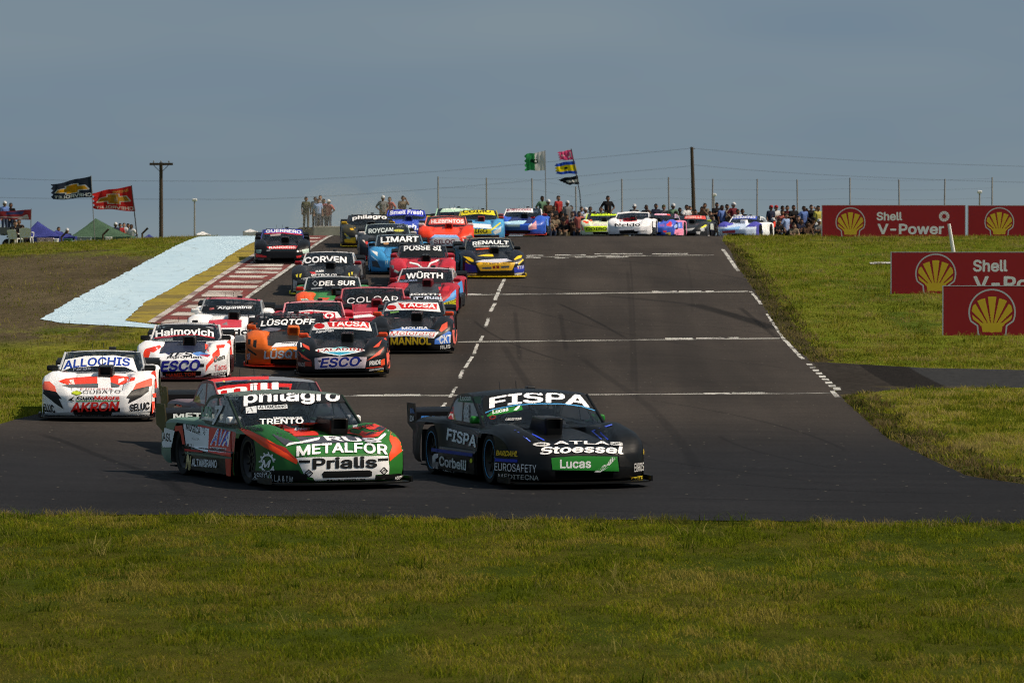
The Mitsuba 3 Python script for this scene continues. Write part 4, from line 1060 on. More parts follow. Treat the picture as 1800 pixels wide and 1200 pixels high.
car('white and red race car with dark blue hood and a white-lettered black sun strip', 319, 671, -2.5, {'body': 'e8e8ea', 'hood': '20263c', 'roof': 'd0d0d2', 'fender': 'eaeaec', 'skirt': '301014', 'splitter': '50181a', 'door': 'e0443a'}, [
    ('p', 'W', '0a0c10', [(385, 320), (415, 190), (700, 110), (1100, 105), (1370, 170), (1395, 320), (1100, 262), (800, 270)]), ('l', 'W', 'c02030', [(395, 318), (800, 272), (1100, 264), (1395, 318)], 16), ('t', 'W', 'f6f6f6', 'Haimovich', (412, 305, 1380, 298, 102), {'sag': 40}),
    ('t', 'W', 'a05060', 'ALONSO', (430, 335, 700, 310, 34), {}), ('t', 'W', 'a0b0b0', 'WILDESCO', (450, 385, 700, 360, 36), {}),
    ('p', 'F', 'ee3a1c', [(200, 600), (235, 500), (330, 560), (300, 640), (360, 740), (430, 880), (400, 900), (300, 780), (210, 650)]), ('p', 'F', 'ee3a1c', [(1470, 485), (1485, 600), (1390, 700), (1290, 800), (1240, 890), (1250, 770), (1330, 680), (1360, 580)]), ('p', 'F', 'd8382a', [(245, 500), (480, 435), (505, 470), (380, 560), (280, 545)]), ('p', 'F', 'e8402a', [(1230, 415), (1290, 430), (1300, 555), (1235, 500)]), ('p', 'F', 'f0f0ec', [(1290, 430), (1420, 425), (1415, 500), (1300, 510)]), ('p', 'F', 'e8402a', [(1420, 440), (1570, 425), (1550, 480), (1430, 500)]),
    ('p', 'F', 'e4e4e8', [(320, 640), (380, 595), (560, 575), (1000, 555), (1350, 600), (1360, 650), (1290, 690), (420, 700)]), ('p', 'F', '2a3058', [(560, 570), (700, 550), (640, 610)]), ('t', 'F', '14161c', 'IFS', (600, 640, 1010, 628, 70), {'slant': .7}), ('p', 'F', '5a8ad0', [(1010, 575), (1150, 548), (1300, 590), (1320, 622), (1100, 622)]), ('p', 'F', 'c03040', [(1130, 605), (1330, 592), (1280, 640)]),
    ('t', 'F', '202020', 'AgroPlan', (590, 672, 1180, 668, 42), {'sag': 10}), ('t', 'F', '14148c', 'ESCO', (488, 872, 1135, 848, 160), {'slant': .22}), ('p', 'F', '101010', [(430, 770), (492, 770), (492, 822), (430, 822)]), ('p', 'F', '101010', [(1150, 745), (1218, 745), (1218, 797), (1150, 797)]),
    ('p', 'F', '100808', [(570, 905), (1080, 882), (1080, 965), (570, 980)]), ('t', 'F', 'd03a18', 'HAMILTON', (590, 962, 1075, 938, 52), {}), ('t', 'F', '202020', 'Gen', (1380, 720, 1560, 660, 75), {}), ('t', 'F', 'd82020', 'Taos', (1390, 862, 1585, 832, 95), {'bold': False}), ('p', 'F', '101010', [(1170, 960), (1310, 900), (1570, 870), (1580, 930), (1320, 950)]), ('t', 'F', 'e0e0e0', 'ESCO', (1340, 935, 1560, 915, 36), {})], crop=(230, 560, 9.474), group=Q)

car('white race car with dusty red hood and roof, left of the orange car', 396, 618, -3, {'body': 'eaeaec', 'hood': 'eaeaec', 'roof': 'b85262', 'wing': '0a0a0a', 'endplate': '0a0a0a', 'mirror': 'e8e8e8', 'pillar': '8a9096', 'skirt': '202226'}, [
    ('p', 'W', '080a10', [(140, 360), (190, 250), (600, 215), (1140, 205), (1180, 300), (1150, 335), (700, 325), (300, 355)]), ('t', 'W', 'e4e8ee', 'Argentina', (460, 302, 1110, 292, 44), {'slant': .2}), ('t', 'W', 'd0d4d8', 'TOYOTA GAZOO RACING', (440, 268, 1130, 258, 24), {'bold': False}), ('t', 'W', 'c86a6a', 'GR', (310, 320, 400, 310, 34), {}), ('p', 'G', 'f0f2f4', [(915, 215), (920, 140), (1150, 130), (1180, 215)]),
    ('p', 'F', 'c03c4c', [(270, 630), (300, 520), (640, 490), (925, 510), (920, 655), (440, 668)]), ('p', 'F', '807a7e', [(540, 602), (640, 545), (660, 612)]), ('t', 'F', '08080a', 'Naldo', (330, 802, 1065, 790, 98), {}), ('p', 'F', 'a0a8b2', [(640, 805), (960, 800), (990, 905), (650, 935)]), ('p', 'F', '14161a', [(500, 845), (635, 835), (640, 960), (510, 960)]), ('p', 'F', '101216', [(740, 945), (1000, 935), (990, 1085), (760, 1085)])], crop=(340, 515, 10.907), group=Q)

car('orange and black race car with an orange air scoop', 507, 655, 0, {'body': 'c85c18', 'hood': '2a2622', 'roof': '181616', 'fender': 'd06018', 'scoop': 'c8601c', 'door': '181818', 'splitter': 'b42814', 'mirror': 'c8581c'}, [
    ('p', 'W', '0a0a0c', [(310, 370), (345, 250), (700, 205), (1190, 215), (1230, 325), (700, 335)]), ('t', 'W', 'f2f4f6', 'LÜSQTOFF', (350, 352, 1218, 322, 82), {'slant': .25, 'sag': 14}), ('p', 'W', '6a6a78', [(370, 410), (500, 370), (690, 385), (640, 420), (400, 440)]), ('l', 'W', '70787a', [(430, 465), (780, 445)], 18),
    ('p', 'F', 'e8e8ee', [(525, 692), (600, 622), (960, 600), (1150, 600), (1150, 660), (970, 668)]), ('l', 'F', '202020', [(690, 630), (940, 615), (900, 660)], 14), ('p', 'F', 'ee8420', [(430, 762), (520, 705), (1150, 672), (1150, 762)]), ('t', 'F', 'c4d0dc', 'LÜSQTOFF', (405, 872, 1310, 842, 116), {'slant': .1}), ('p', 'F', '0a0808', [(555, 912), (1180, 885), (1180, 1015), (555, 1015)]), ('l', 'F', 'd83418', [(560, 1080), (1200, 1060)], 16),
    ('p', 'F', '1c1a1a', [(150, 560), (192, 560), (192, 650), (150, 640)]), ('p', 'F', '1c1a1a', [(235, 575), (290, 575), (280, 705), (230, 680)]), ('p', 'F', '181616', [(130, 690), (300, 810), (270, 820), (130, 730)]), ('t', 'F', 'b0b8c8', 'ESE', (115, 890, 190, 880, 90), {}), ('t', 'F', '8a8a8a', 'MOTUL', (125, 1000, 265, 1000, 40), {})], crop=(420, 535, 9.23), variant='broad', d=93.55, ly=.91, group=Q)

car('black and orange race car with a lilac nose panel and a red sun strip', 600, 662, -1.5, {'body': '121418', 'roof': '4a5056', 'mirror': 'f0552c', 'skirt': '101010', 'endplate': '101010', 'door': 'd85040'}, [
    ('p', 'W', 'e8e8e8', [(330, 300), (390, 165), (600, 120), (1330, 130), (1390, 315), (1000, 280), (700, 275), (420, 295)]), ('p', 'W', 'd01c1c', [(590, 140), (1330, 150), (1335, 262), (1000, 248), (640, 245)]), ('e', 'W', 'c41616', (465, 225, 95, 48)), ('t', 'W', 'f6f6f6', 'TACSA', (650, 236, 1310, 252, 82), {'sag': 20}), ('t', 'W', 'd0d4d8', 'AeroPlan', (400, 355, 715, 322, 44), {}),
    ('e', 'F', 'ececec', (830, 652, 440, 46)), ('p', 'F', '70b0b8', [(600, 628), (840, 590), (1070, 618)]), ('t', 'F', '8c1c1c', 'PALADINI', (430, 688, 1250, 672, 42), {'sag': 22}), ('p', 'F', 'e8f0f0', [(480, 690), (1170, 686), (820, 752)]), ('p', 'F', '3aa0c0', [(520, 682), (1130, 680), (820, 740)]),
    ('p', 'F', 'e0d0d8', [(380, 787), (600, 760), (1300, 770), (1265, 962), (390, 978)]), ('t', 'F', '14288c', 'ESCO', (472, 948, 1160, 918, 150), {'slant': .25}), ('e', 'F', '141414', (470, 840, 25, 20)), ('e', 'F', '141414', (1185, 830, 25, 20)),
    ('p', 'F', 'f0543a', [(95, 665), (180, 735), (335, 838), (240, 815), (160, 770)]), ('p', 'F', 'f0543a', [(160, 530), (285, 590), (300, 655), (190, 595)]), ('p', 'F', 'f0543a', [(1285, 838), (1420, 740), (1600, 595), (1525, 725)]), ('p', 'F', 'f0543a', [(1405, 610), (1565, 470), (1510, 590)]), ('p', 'F', 'f0f0f0', [(130, 520), (155, 520), (160, 600), (135, 600)]), ('p', 'F', '1a5a3a', [(150, 660), (225, 630), (190, 680)]),
    ('t', 'F', 'f4f4f4', 'PRADE', (1340, 918, 1535, 888, 72), {}), ('p', 'F', 'f05830', [(1540, 822), (1605, 790), (1610, 900), (1540, 918)]), ('l', 'F', 'e03c20', [(1280, 962), (1620, 925)], 14), ('t', 'F', 'd8d8d8', 'JUAN MARTIN', (1330, 1012, 1585, 980, 32), {}), ('p', 'F', 'd0a820', [(1310, 1032), (1585, 1000), (1575, 1022), (1320, 1048)]),
    ('t', 'F', '9a9a9a', 'PRADE', (80, 920, 220, 935, 66), {}), ('p', 'F', '9a3020', [(205, 850), (335, 850), (335, 935), (215, 925)]), ('p', 'F', '040404', [(560, 970), (1260, 968), (1250, 1085), (560, 1085)]), ('p', 'R', 'e86a58', [(1630, 660), (1690, 650), (1700, 960), (1650, 960)])], crop=(515, 550, 10), d=88.85, ly=.91, group=Q)

car('black race car with yellow nose lettering and a pale blue right corner', 722, 622, -2, {'body': '131519', 'roof': '5a6068', 'mirror': 'f0552c', 'skirt': '181818', 'door': '8a4048'}, [
    ('p', 'W', 'e4e4e6', [(705, 335), (765, 235), (900, 205), (1470, 215), (1510, 350), (1100, 320)]), ('p', 'W', 'd01c1c', [(895, 220), (1455, 235), (1455, 312), (950, 302)]), ('e', 'W', 'c41616', (805, 285, 70, 35)), ('t', 'W', 'f6f6f6', 'TACSA', (950, 288, 1435, 302, 55), {'sag': 14}), ('p', 'W', '6a9a50', [(780, 350), (910, 335), (910, 355), (790, 375)]), ('e', 'W', 'b08890', (870, 455, 120, 20)), ('t', 'W', '9098a0', 'NATTS', (1290, 460, 1460, 455, 28), {}),
    ('p', 'F', '5a80c8', [(760, 622), (950, 578), (1300, 588), (1450, 622)]), ('t', 'F', 'd4d8e0', 'MOURA', (950, 607, 1330, 602, 36), {}), ('p', 'F', 'f0f0f2', [(685, 660), (850, 625), (1485, 640), (1412, 727), (1000, 694), (720, 722)]), ('t', 'F', 'cc2a18', 'Motorarg', (780, 692, 1412, 694, 56), {'bold': False, 'slant': .35, 'sag': 8}),
    ('t', 'F', 'dcb818', 'MANNOL', (790, 815, 1372, 815, 102), {}), ('p', 'F', '4a80e0', [(1425, 742), (1625, 625), (1670, 640), (1660, 800), (1420, 812)]), ('p', 'F', 'b8d0f4', [(1440, 745), (1560, 670), (1500, 760)]), ('t', 'F', 'f4f4f8', 'CKT', (1488, 802, 1665, 780, 105), {}), ('t', 'F', 'f0f0f0', 'RUS', (1500, 880, 1645, 862, 48), {}),
    ('p', 'F', 'f0543a', [(1490, 615), (1530, 535), (1605, 495), (1605, 580), (1520, 640)]), ('p', 'R', 'd86a60', [(1670, 610), (1740, 600), (1745, 820), (1690, 830)])], crop=(590, 505, 8.182), ly=.91, group=Q)

car('dark red race car with a black windscreen, wedged behind two black cars', 655, 600, 0, {'body': '8c1c2c', 'hood': 'a82c3c', 'roof': 'b85a62', 'scoop': '6a141c', 'mirror': '7a1820'}, [
    ('p', 'W', '0c0c10', [(90, 340), (165, 130), (400, 85), (850, 95), (910, 200), (930, 345)]), ('t', 'W', 'ececf0', 'COLCAR', (165, 238, 902, 208, 78), {'sag': 18, 'bold': False}), ('t', 'W', 'c08890', 'LOCTITE', (190, 282, 365, 256, 28), {'slant': .2}),
    ('p', 'F', 'e4e4e8', [(170, 412), (500, 380), (560, 415), (260, 440)]), ('p', 'F', '30141c', [(100, 370), (240, 400), (200, 440)]), ('l', 'F', 'd07078', [(180, 365), (520, 350)], 14)], crop=(590, 505, 8.182), variant='broad', d=102.9, ly=.91, group=Q)

car('red race car, only its pink roof and sun strip showing over the orange car', 552, 633, 0, {'body': 'b02030', 'roof': 'd88c94', 'mirror': 'b02030'}, [
    ('p', 'W', 'e6dee2', [(-20, 1190), (10, 1080), (400, 1040), (880, 1075), (960, 1190)]), ('p', 'W', 'c01c30', [(40, 1195), (60, 1092), (400, 1068), (835, 1090), (850, 1195)]), ('t', 'W', 'f4f4f4', 'AKURO', (30, 1190, 812, 1188, 82), {'slant': .1, 'sag': 8})], crop=(505, 440, 10), d=98.25, ly=.91, group=Q)

car('green race car with orange fenders and white nose lettering', 585, 573, 0, {'body': '3a7a40', 'hood': '3a8444', 'roof': 'a4a6aa', 'fender': 'ee5a2a', 'pillar': 'a8acb0', 'mirror': 'c03024'}, [
    ('p', 'W', '0e121a', [(370, 660), (425, 520), (700, 480), (1185, 490), (1225, 640), (800, 640)]), ('t', 'W', 'f4f4f4', 'DEL SUR', (555, 620, 1188, 612, 78), {'slant': .12, 'sag': 6}), ('o', 'W', 'b4bcc4', [(445, 575), (490, 535), (535, 575), (490, 620)], 9), ('l', 'W', 'a8b0b8', [(420, 670), (615, 655)], 16),
    ('p', 'F', 'd8e0d8', [(230, 850), (350, 840), (405, 912), (290, 912)]), ('t', 'F', '2a7a3a', 'CBC', (255, 905, 380, 900, 45), {}), ('p', 'F', '2c6c34', [(215, 900), (330, 960), (400, 1045), (230, 1045)]), ('p', 'F', 'ee5a2a', [(205, 885), (330, 945), (410, 1045), (350, 1040), (260, 970)]), ('p', 'F', 'a4aab2', [(560, 885), (1000, 862), (1000, 932), (560, 925)]), ('p', 'F', 'd04428', [(550, 832), (750, 830), (700, 872), (560, 862)]),
    ('p', 'F', '2c7034', [(420, 935), (1180, 915), (1180, 1060), (420, 1050)]), ('t', 'F', 'f2f4f4', 'METALFOR', (440, 1036, 1190, 1012, 86), {})], crop=(505, 440, 10), ly=.91, group=Q)

car('black race car with yellow flashes and grey nose corners, behind the green and orange one', 570, 521, -3, {'body': '24262b', 'hood': '1e2024', 'roof': 'b4b4b6', 'splitter': 'c0c030', 'mirror': 'a02028', 'pillar': 'b8babc', 'door': '606468'}, [
    ('p', 'W', '08090c', [(270, 260), (310, 130), (700, 80), (1030, 95), (1070, 230), (700, 235)]), ('t', 'W', 'f0f2f6', 'CORVEN', (300, 228, 1042, 218, 98), {'sag': 22}), ('l', 'W', '9098a0', [(370, 255), (490, 240)], 16),
    ('p', 'F', 'e8d840', [(150, 425), (190, 410), (180, 475), (155, 460)]), ('p', 'F', 'e8d840', [(215, 415), (255, 400), (235, 475), (215, 470)]), ('p', 'F', 'e8d840', [(1070, 400), (1095, 388), (1105, 452), (1085, 450)]), ('p', 'F', 'e8d840', [(1120, 380), (1155, 378), (1135, 442)]),
    ('t', 'F', 'e8e8e8', 'PUMA', (500, 390, 645, 375, 34), {}), ('t', 'F', 'e0e0e0', 'PETROLOIL', (420, 465, 930, 462, 44), {'sag': 6}), ('p', 'F', 'e4e4e6', [(240, 490), (420, 470), (700, 490), (1180, 470), (1180, 505), (600, 540), (330, 560)]), ('t', 'F', '303034', 'PIONEER', (260, 540, 800, 500, 44), {}), ('p', 'F', 'a8aab0', [(110, 505), (275, 590), (295, 760), (100, 755)]), ('t', 'F', '505458', 'YPF', (140, 650, 260, 660, 50), {}), ('l', 'F', '202428', [(110, 670), (290, 700)], 10),
    ('p', 'F', 'c83030', [(390, 375), (480, 380), (520, 420), (430, 410)])], crop=(505, 440, 10), group=Q)

car('maroon race car with a blue and yellow right flank and white lettered sun strip', 738, 556, -4, {'body': 'a42230', 'hood': '34363c', 'roof': 'b4aab2', 'scoop': '5a1018', 'mirror': 'a02028', 'door': '4a90d0', 'pillar': 'a8a4aa'}, [
    ('p', 'W', '0a0d14', [(440, 700), (480, 560), (700, 515), (1120, 530), (1150, 690), (800, 690)]), ('t', 'W', 'f4f6f8', 'WÜRTH', (595, 637, 1108, 632, 72), {'sag': 8}), ('p', 'W', 'a82020', [(500, 605), (580, 578), (580, 640), (500, 642)]), ('t', 'W', '8a98b8', 'ROBORAX', (500, 688, 750, 668, 24), {}),
    ('p', 'F', 'c02434', [(360, 790), (540, 755), (560, 825), (420, 815)]), ('p', 'F', 'c82434', [(1040, 755), (1210, 735), (1190, 805), (1060, 805)]), ('p', 'F', 'e8e8ee', [(510, 935), (700, 925), (1105, 930), (1100, 975), (900, 950), (560, 965)]), ('p', 'F', '101216', [(515, 882), (1090, 885), (1098, 935), (530, 938)]), ('t', 'F', 'd0d8ec', 'mi mutual', (522, 933, 1098, 928, 42), {'sag': 8}), ('t', 'F', 'e4e4e4', 'NORTH', (590, 872, 1080, 872, 26), {}),
    ('p', 'F', '4a98e0', [(1110, 962), (1290, 780), (1295, 905), (1150, 1000)]), ('p', 'R', '4a98e0', [(1200, 900), (1290, 780), (1295, 905), (1250, 960)]), ('p', 'F', 'c82434', [(1105, 935), (1245, 785), (1205, 885), (1120, 955)]), ('p', 'F', 'e0d820', [(1115, 975), (1310, 910), (1310, 1005), (1120, 1035)]), ('t', 'F', '303010', 'YACCO', (1140, 1020, 1290, 970, 45), {}), ('p', 'F', 'd8d8d8', [(1200, 1040), (1300, 1020), (1300, 1092), (1210, 1092)])], crop=(640, 410, 8), group=Q)

car('bright red race car with two white hood strokes', 743, 506, 0, {'body': 'b82a3a', 'roof': '44464a', 'hood': 'b02636', 'mirror': '901c28', 'splitter': '901c20', 'door': '9098a0'}, [
    ('p', 'W', '0e1214', [(500, 330), (560, 190), (700, 160), (1080, 170), (1110, 320), (800, 320)]), ('t', 'W', 'f0f2f4', 'POSSE SI', (560, 247, 1088, 242, 66), {'sag': 15}), ('l', 'F', 'e4e8e8', [(640, 410), (750, 430), (815, 482)], 22), ('l', 'F', '55585c', [(660, 425), (750, 447), (800, 485)], 10), ('l', 'F', 'e4e8e8', [(1060, 368), (930, 420), (900, 482)], 22), ('l', 'F', 'c0d0c8', [(425, 520), (560, 592)], 34),
    ('p', 'F', 'd0e0d4', [(1105, 552), (1285, 478), (1285, 522), (1120, 592)]), ('p', 'F', 'e0d030', [(1180, 640), (1300, 628), (1300, 672), (1190, 672)]), ('p', 'F', '8a8e94', [(370, 440), (420, 450), (420, 500), (370, 490)])], crop=(640, 410, 8), group=Q)

car('sky blue race car with a white headlight, behind the bright red one', 704, 483, 1, {'body': '3a8cc4', 'roof': '6a7a84', 'hood': '3484bc', 'mirror': '101214', 'skirt': '20303c'}, [
    ('p', 'W', '0c1014', [(215, 150), (255, 50), (500, 25), (740, 30), (775, 130), (500, 140)]), ('t', 'W', 'f4f8fa', 'LIMART', (235, 130, 765, 116, 72), {'sag': 8}), ('p', 'F', 'f4f4f0', [(85, 228), (190, 262), (190, 322)]), ('p', 'F', '40444a', [(105, 380), (180, 380), (235, 485), (120, 462)]), ('l', 'F', 'c8dce8', [(100, 310), (200, 390)], 8), ('l', 'F', '20587c', [(240, 230), (330, 330), (440, 330)], 8), ('e', 'W', 'c09060', (310, 140, 40, 18)), ('t', 'F', 'c0d8e8', 'H', (300, 430, 335, 425, 50), {})], crop=(640, 410, 8), group=Q)

car('grey race car with salmon fender patches, left of the sky blue one', 683, 459, 1, {'body': '32363c', 'roof': '90a0a0', 'splitter': 'c02828', 'mirror': 'e0d8d4', 'skirt': '181818'}, [
    ('p', 'W', '162022', [(480, 560), (540, 410), (800, 380), (1160, 395), (1190, 520), (800, 520)]), ('t', 'W', 'd0dcdc', 'ROYCAN', (530, 497, 962, 472, 72), {'sag': 4}), ('e', 'W', 'b8b850', (1060, 447, 90, 22)), ('p', 'F', 'f05048', [(470, 640), (535, 635), (535, 692), (485, 692)]), ('p', 'F', 'f0543c', [(495, 722), (690, 688), (640, 762), (540, 772)]), ('p', 'F', 'f4e4dc', [(415, 615), (460, 618), (470, 672)]), ('p', 'F', 'f0dcd4', [(610, 602), (720, 590), (710, 632), (640, 628)]),
    ('p', 'F', 'e04a44', [(540, 590), (600, 575), (600, 610), (560, 615)]), ('p', 'F', 'c82828', [(375, 880), (540, 900), (540, 945), (385, 938)])], crop=(595, 360, 10), group=Q)

car('black and yellow race car with yellow splitter, far back left near the crest', 649, 436, 1, {'body': '2a2a26', 'roof': '303034', 'fender': '3a3828', 'splitter': 'c8b030', 'mirror': 'c8a020', 'door': '5a5030'}, [
    ('p', 'W', '08090c', [(220, 300), (250, 190), (500, 165), (830, 180), (860, 270), (500, 270)]), ('t', 'W', 'f4f4f4', 'philagro', (245, 262, 845, 246, 58), {'sag': 20}), ('p', 'F', 'd8a818', [(195, 410), (300, 393), (290, 442), (220, 442)]), ('p', 'F', 'd0ac18', [(100, 600), (300, 560), (300, 665), (110, 655)]), ('l', 'F', 'd8b820', [(105, 500), (245, 625)], 22), ('p', 'F', 'd0d8e0', [(295, 530), (480, 500), (440, 642), (330, 642)]), ('p', 'F', '8aa090', [(120, 520), (170, 530), (220, 600), (150, 590)]), ('p', 'F', '201818', [(90, 665), (380, 670), (380, 700), (95, 700)])], crop=(595, 360, 10), group=Q)

car('royal blue race car with white script on hood and sun strip', 714, 423, 0, {'body': '3450b8', 'roof': '3a4cc8', 'hood': '3850b8', 'scoop': '141c60', 'mirror': 'e8e030'}, [
    ('p', 'W', '2a36b8', [(875, 195), (925, 90), (1400, 70), (1490, 100), (1495, 205), (1200, 168)]), ('t', 'W', 'eceefa', 'Smell Fresh', (900, 172, 1482, 168, 64), {'sag': 15, 'slant': .1}), ('t', 'F', 'f2f6ff', 'fresh.', (1000, 432, 1402, 432, 95), {'slant': .2}), ('p', 'F', '8098e0', [(1380, 300), (1500, 270), (1500, 350), (1400, 340)]), ('l', 'F', '1c2a80', [(1200, 500), (1480, 480)], 16)], crop=(595, 360, 10), group=Q)

car('orange race car with a white nose panel and pale blue band', 784, 440, 0, {'body': 'ee4022', 'roof': 'e07a6a', 'hood': 'ee4424', 'scoop': 'a02414', 'mirror': 'e8e8e8', 'splitter': '181818'}, [
    ('p', 'W', 'd86a5e', [(200, 430), (245, 330), (600, 305), (900, 318), (930, 440), (600, 425)]), ('t', 'W', 'f8f0f0', 'HLEBENTOS', (260, 420, 900, 416, 66), {'sag': 8}), ('l', 'W', 'c02020', [(210, 440), (600, 428), (920, 445)], 14), ('p', 'F', '8ab4e8', [(220, 725), (330, 640), (760, 650), (835, 722)]), ('p', 'F', 'e8e8ec', [(225, 762), (330, 700), (800, 710), (845, 772), (800, 865), (260, 855)]), ('t', 'F', '701c30', 'SILOC', (310, 828, 732, 818, 82), {}), ('e', 'F', '101010', (275, 795, 25, 22)), ('e', 'F', '101010', (775, 795, 25, 22)),
    ('p', 'F', '34363e', [(20, 660), (180, 740), (200, 802), (60, 782)]), ('p', 'F', '40424c', [(925, 682), (1040, 640), (1095, 692), (1000, 742)]), ('p', 'F', 'f0f0f0', [(870, 722), (1020, 762), (990, 832), (900, 802)]), ('p', 'F', '0c0c0c', [(240, 870), (820, 870), (810, 960), (260, 960)])], crop=(735, 355, 11.25), group=Q)

car('blue and yellow race car with a yellow sun strip and yellow nose panel', 841, 424, 0, {'body': '4a98cc', 'roof': 'b0a850', 'hood': '4a98cc', 'scoop': '7a1c18', 'splitter': 'e05838', 'mirror': 'c03828', 'door': '6a7a80'}, [
    ('p', 'W', 'e4d420', [(840, 265), (875, 145), (1150, 110), (1480, 140), (1530, 260), (1200, 228)]), ('t', 'W', '0c0c08', 'COIRO', (880, 222, 1442, 212, 58), {'sag': 10}), ('p', 'F', 'ececf0', [(970, 475), (1050, 418), (1440, 440), (1460, 522), (1100, 502)]), ('p', 'F', 'e0d420', [(1040, 520), (1435, 530), (1455, 622), (1070, 642)]), ('t', 'F', '0c0c06', 'COIRO', (900, 602, 1372, 608, 76), {}), ('l', 'F', 'e0d820', [(1425, 565), (1630, 405)], 30), ('p', 'F', 'c0c8c8', [(1480, 580), (1640, 500), (1640, 580), (1520, 640)]), ('p', 'F', '1c3a30', [(930, 520), (1050, 520), (1080, 650), (950, 640)]), ('p', 'F', '2a2018', [(1100, 660), (1600, 640), (1600, 690), (1100, 700)])], crop=(735, 355, 11.25), group=Q)

car('pale race car with a mint green roof, mostly hidden at the crest', 799, 417, 0, {'body': 'b8c0b8', 'roof': 'a8d4b4', 'hood': '303a48', 'scoop': '181c18', 'mirror': '202020'}, [
    ('p', 'W', 'bce0c8', [(430, 200), (490, 120), (760, 80), (1010, 95), (1050, 170), (700, 192)]), ('t', 'W', 'f4faf4', 'Moura', (500, 152, 1000, 126, 38), {})], crop=(735, 355, 11.25), group=Q)

car('dark blue race car with a bright yellow splitter, alone right of the pack', 869, 490, 4, {'body': '171922', 'hood': '181a20', 'roof': '8a8470', 'fender': '1a1c2a', 'splitter': 'ecc818', 'pillar': '585c5c', 'endplate': '16242c', 'door': '30343c', 'mirror': '101010'}, [
    ('p', 'W', '141c22', [(370, 330), (400, 210), (800, 165), (1250, 185), (1290, 320), (1270, 330), (800, 315)]), ('t', 'W', 'f4f8f8', 'RENAULT', (410, 284, 1255, 264, 80), {'sag': 30}), ('t', 'W', 'ccd4d4', 'SERVICES ONDARCO', (430, 322, 1262, 314, 32), {}), ('p', 'W', 'cc4418', [(480, 352), (850, 330), (840, 362), (490, 388)]),
    ('p', 'F', 'f0cc18', [(185, 530), (340, 558), (432, 618), (432, 668), (330, 642)]), ('p', 'F', 'f0cc18', [(1378, 602), (1470, 520), (1570, 508), (1545, 572), (1400, 622)]), ('l', 'F', 'f0cc18', [(1480, 722), (1595, 608)], 32), ('l', 'F', 'd8b418', [(250, 640), (382, 752)], 30), ('p', 'F', 'e4c420', [(515, 532), (700, 488), (880, 488), (905, 542)]),
    ('p', 'F', 'e0ae20', [(495, 702), (600, 670), (1410, 680), (1330, 862), (590, 872)]), ('p', 'F', 'ccccd8', [(465, 662), (650, 618), (1200, 588), (1340, 642), (1000, 692)]), ('t', 'F', '3a3020', 'SAN MARTEL VARON', (640, 726, 1290, 722, 36), {}), ('p', 'F', '7c1a10', [(880, 762), (940, 752), (940, 822), (885, 822)]), ('p', 'F', '7c1a10', [(965, 752), (1032, 752), (1032, 818), (965, 818)]), ('p', 'F', '4a5058', [(630, 792), (850, 780), (850, 832), (640, 832)]), ('p', 'F', '4a5058', [(1070, 762), (1272, 750), (1262, 802), (1080, 812)]),
    ('p', 'F', '060608', [(540, 882), (1375, 880), (1375, 1005), (530, 1015)]), ('p', 'F', '2c3cb0', [(235, 690), (480, 750), (525, 905), (235, 915)]), ('p', 'F', '2c40b8', [(1380, 802), (1610, 735), (1610, 905), (1380, 915)]), ('p', 'F', 'e4e8f0', [(1450, 762), (1600, 738), (1600, 812), (1460, 852)]), ('p', 'F', 'b8bcc8', [(1390, 930), (1605, 890), (1605, 985), (1400, 995)]), ('p', 'F', 'a8a8b0', [(240, 930), (500, 930), (510, 1000), (240, 1000)]), ('e', 'F', 'd83030', (1475, 800, 25, 25))], crop=(800, 410, 13.33), group=Q)

car('black race car with red stripes riding the kerb at the far left', 496.5, 465, 0, {'body': '0c0c10', 'roof': '3a4280', 'mirror': '0c0c0c', 'splitter': '101010'}, [
    ('p', 'W', '343ca8', [(285, 470), (320, 370), (700, 335), (1060, 370), (1095, 495), (700, 470)]), ('t', 'W', 'eef0f6', 'GUERRERO', (330, 468, 1075, 488, 58), {'sag': 24}), ('l', 'W', 'd02020', [(300, 485), (700, 468), (1090, 508)], 16), ('p', 'W', 'a89898', [(420, 500), (640, 480), (640, 520), (430, 540)]),
    ('p', 'F', 'd42a2a', [(340, 765), (640, 738), (1000, 738), (965, 805), (400, 805)]), ('t', 'F', 'f0dcdc', 'RANGERS', (390, 802, 962, 798, 40), {'sag': 6}), ('p', 'F', 'c02a30', [(120, 905), (345, 950), (345, 985), (120, 975)]), ('p', 'F', 'd03034', [(965, 952), (1255, 905), (1260, 965), (980, 992)]), ('p', 'F', 'c0d8cc', [(1090, 822), (1235, 798), (1235, 892), (1110, 902)]), ('p', 'F', '7a9a98', [(125, 820), (242, 820), (222, 892), (135, 892)]), ('e', 'F', 'f0f0f0', (1000, 855, 20, 20)), ('p', 'F', '7a7c84', [(340, 835), (425, 820), (415, 850), (345, 858)]), ('p', 'F', '50505a', [(115, 990), (290, 1000), (285, 1045), (115, 1030)])], crop=(440, 370, 12), scale=.93, group=Q)

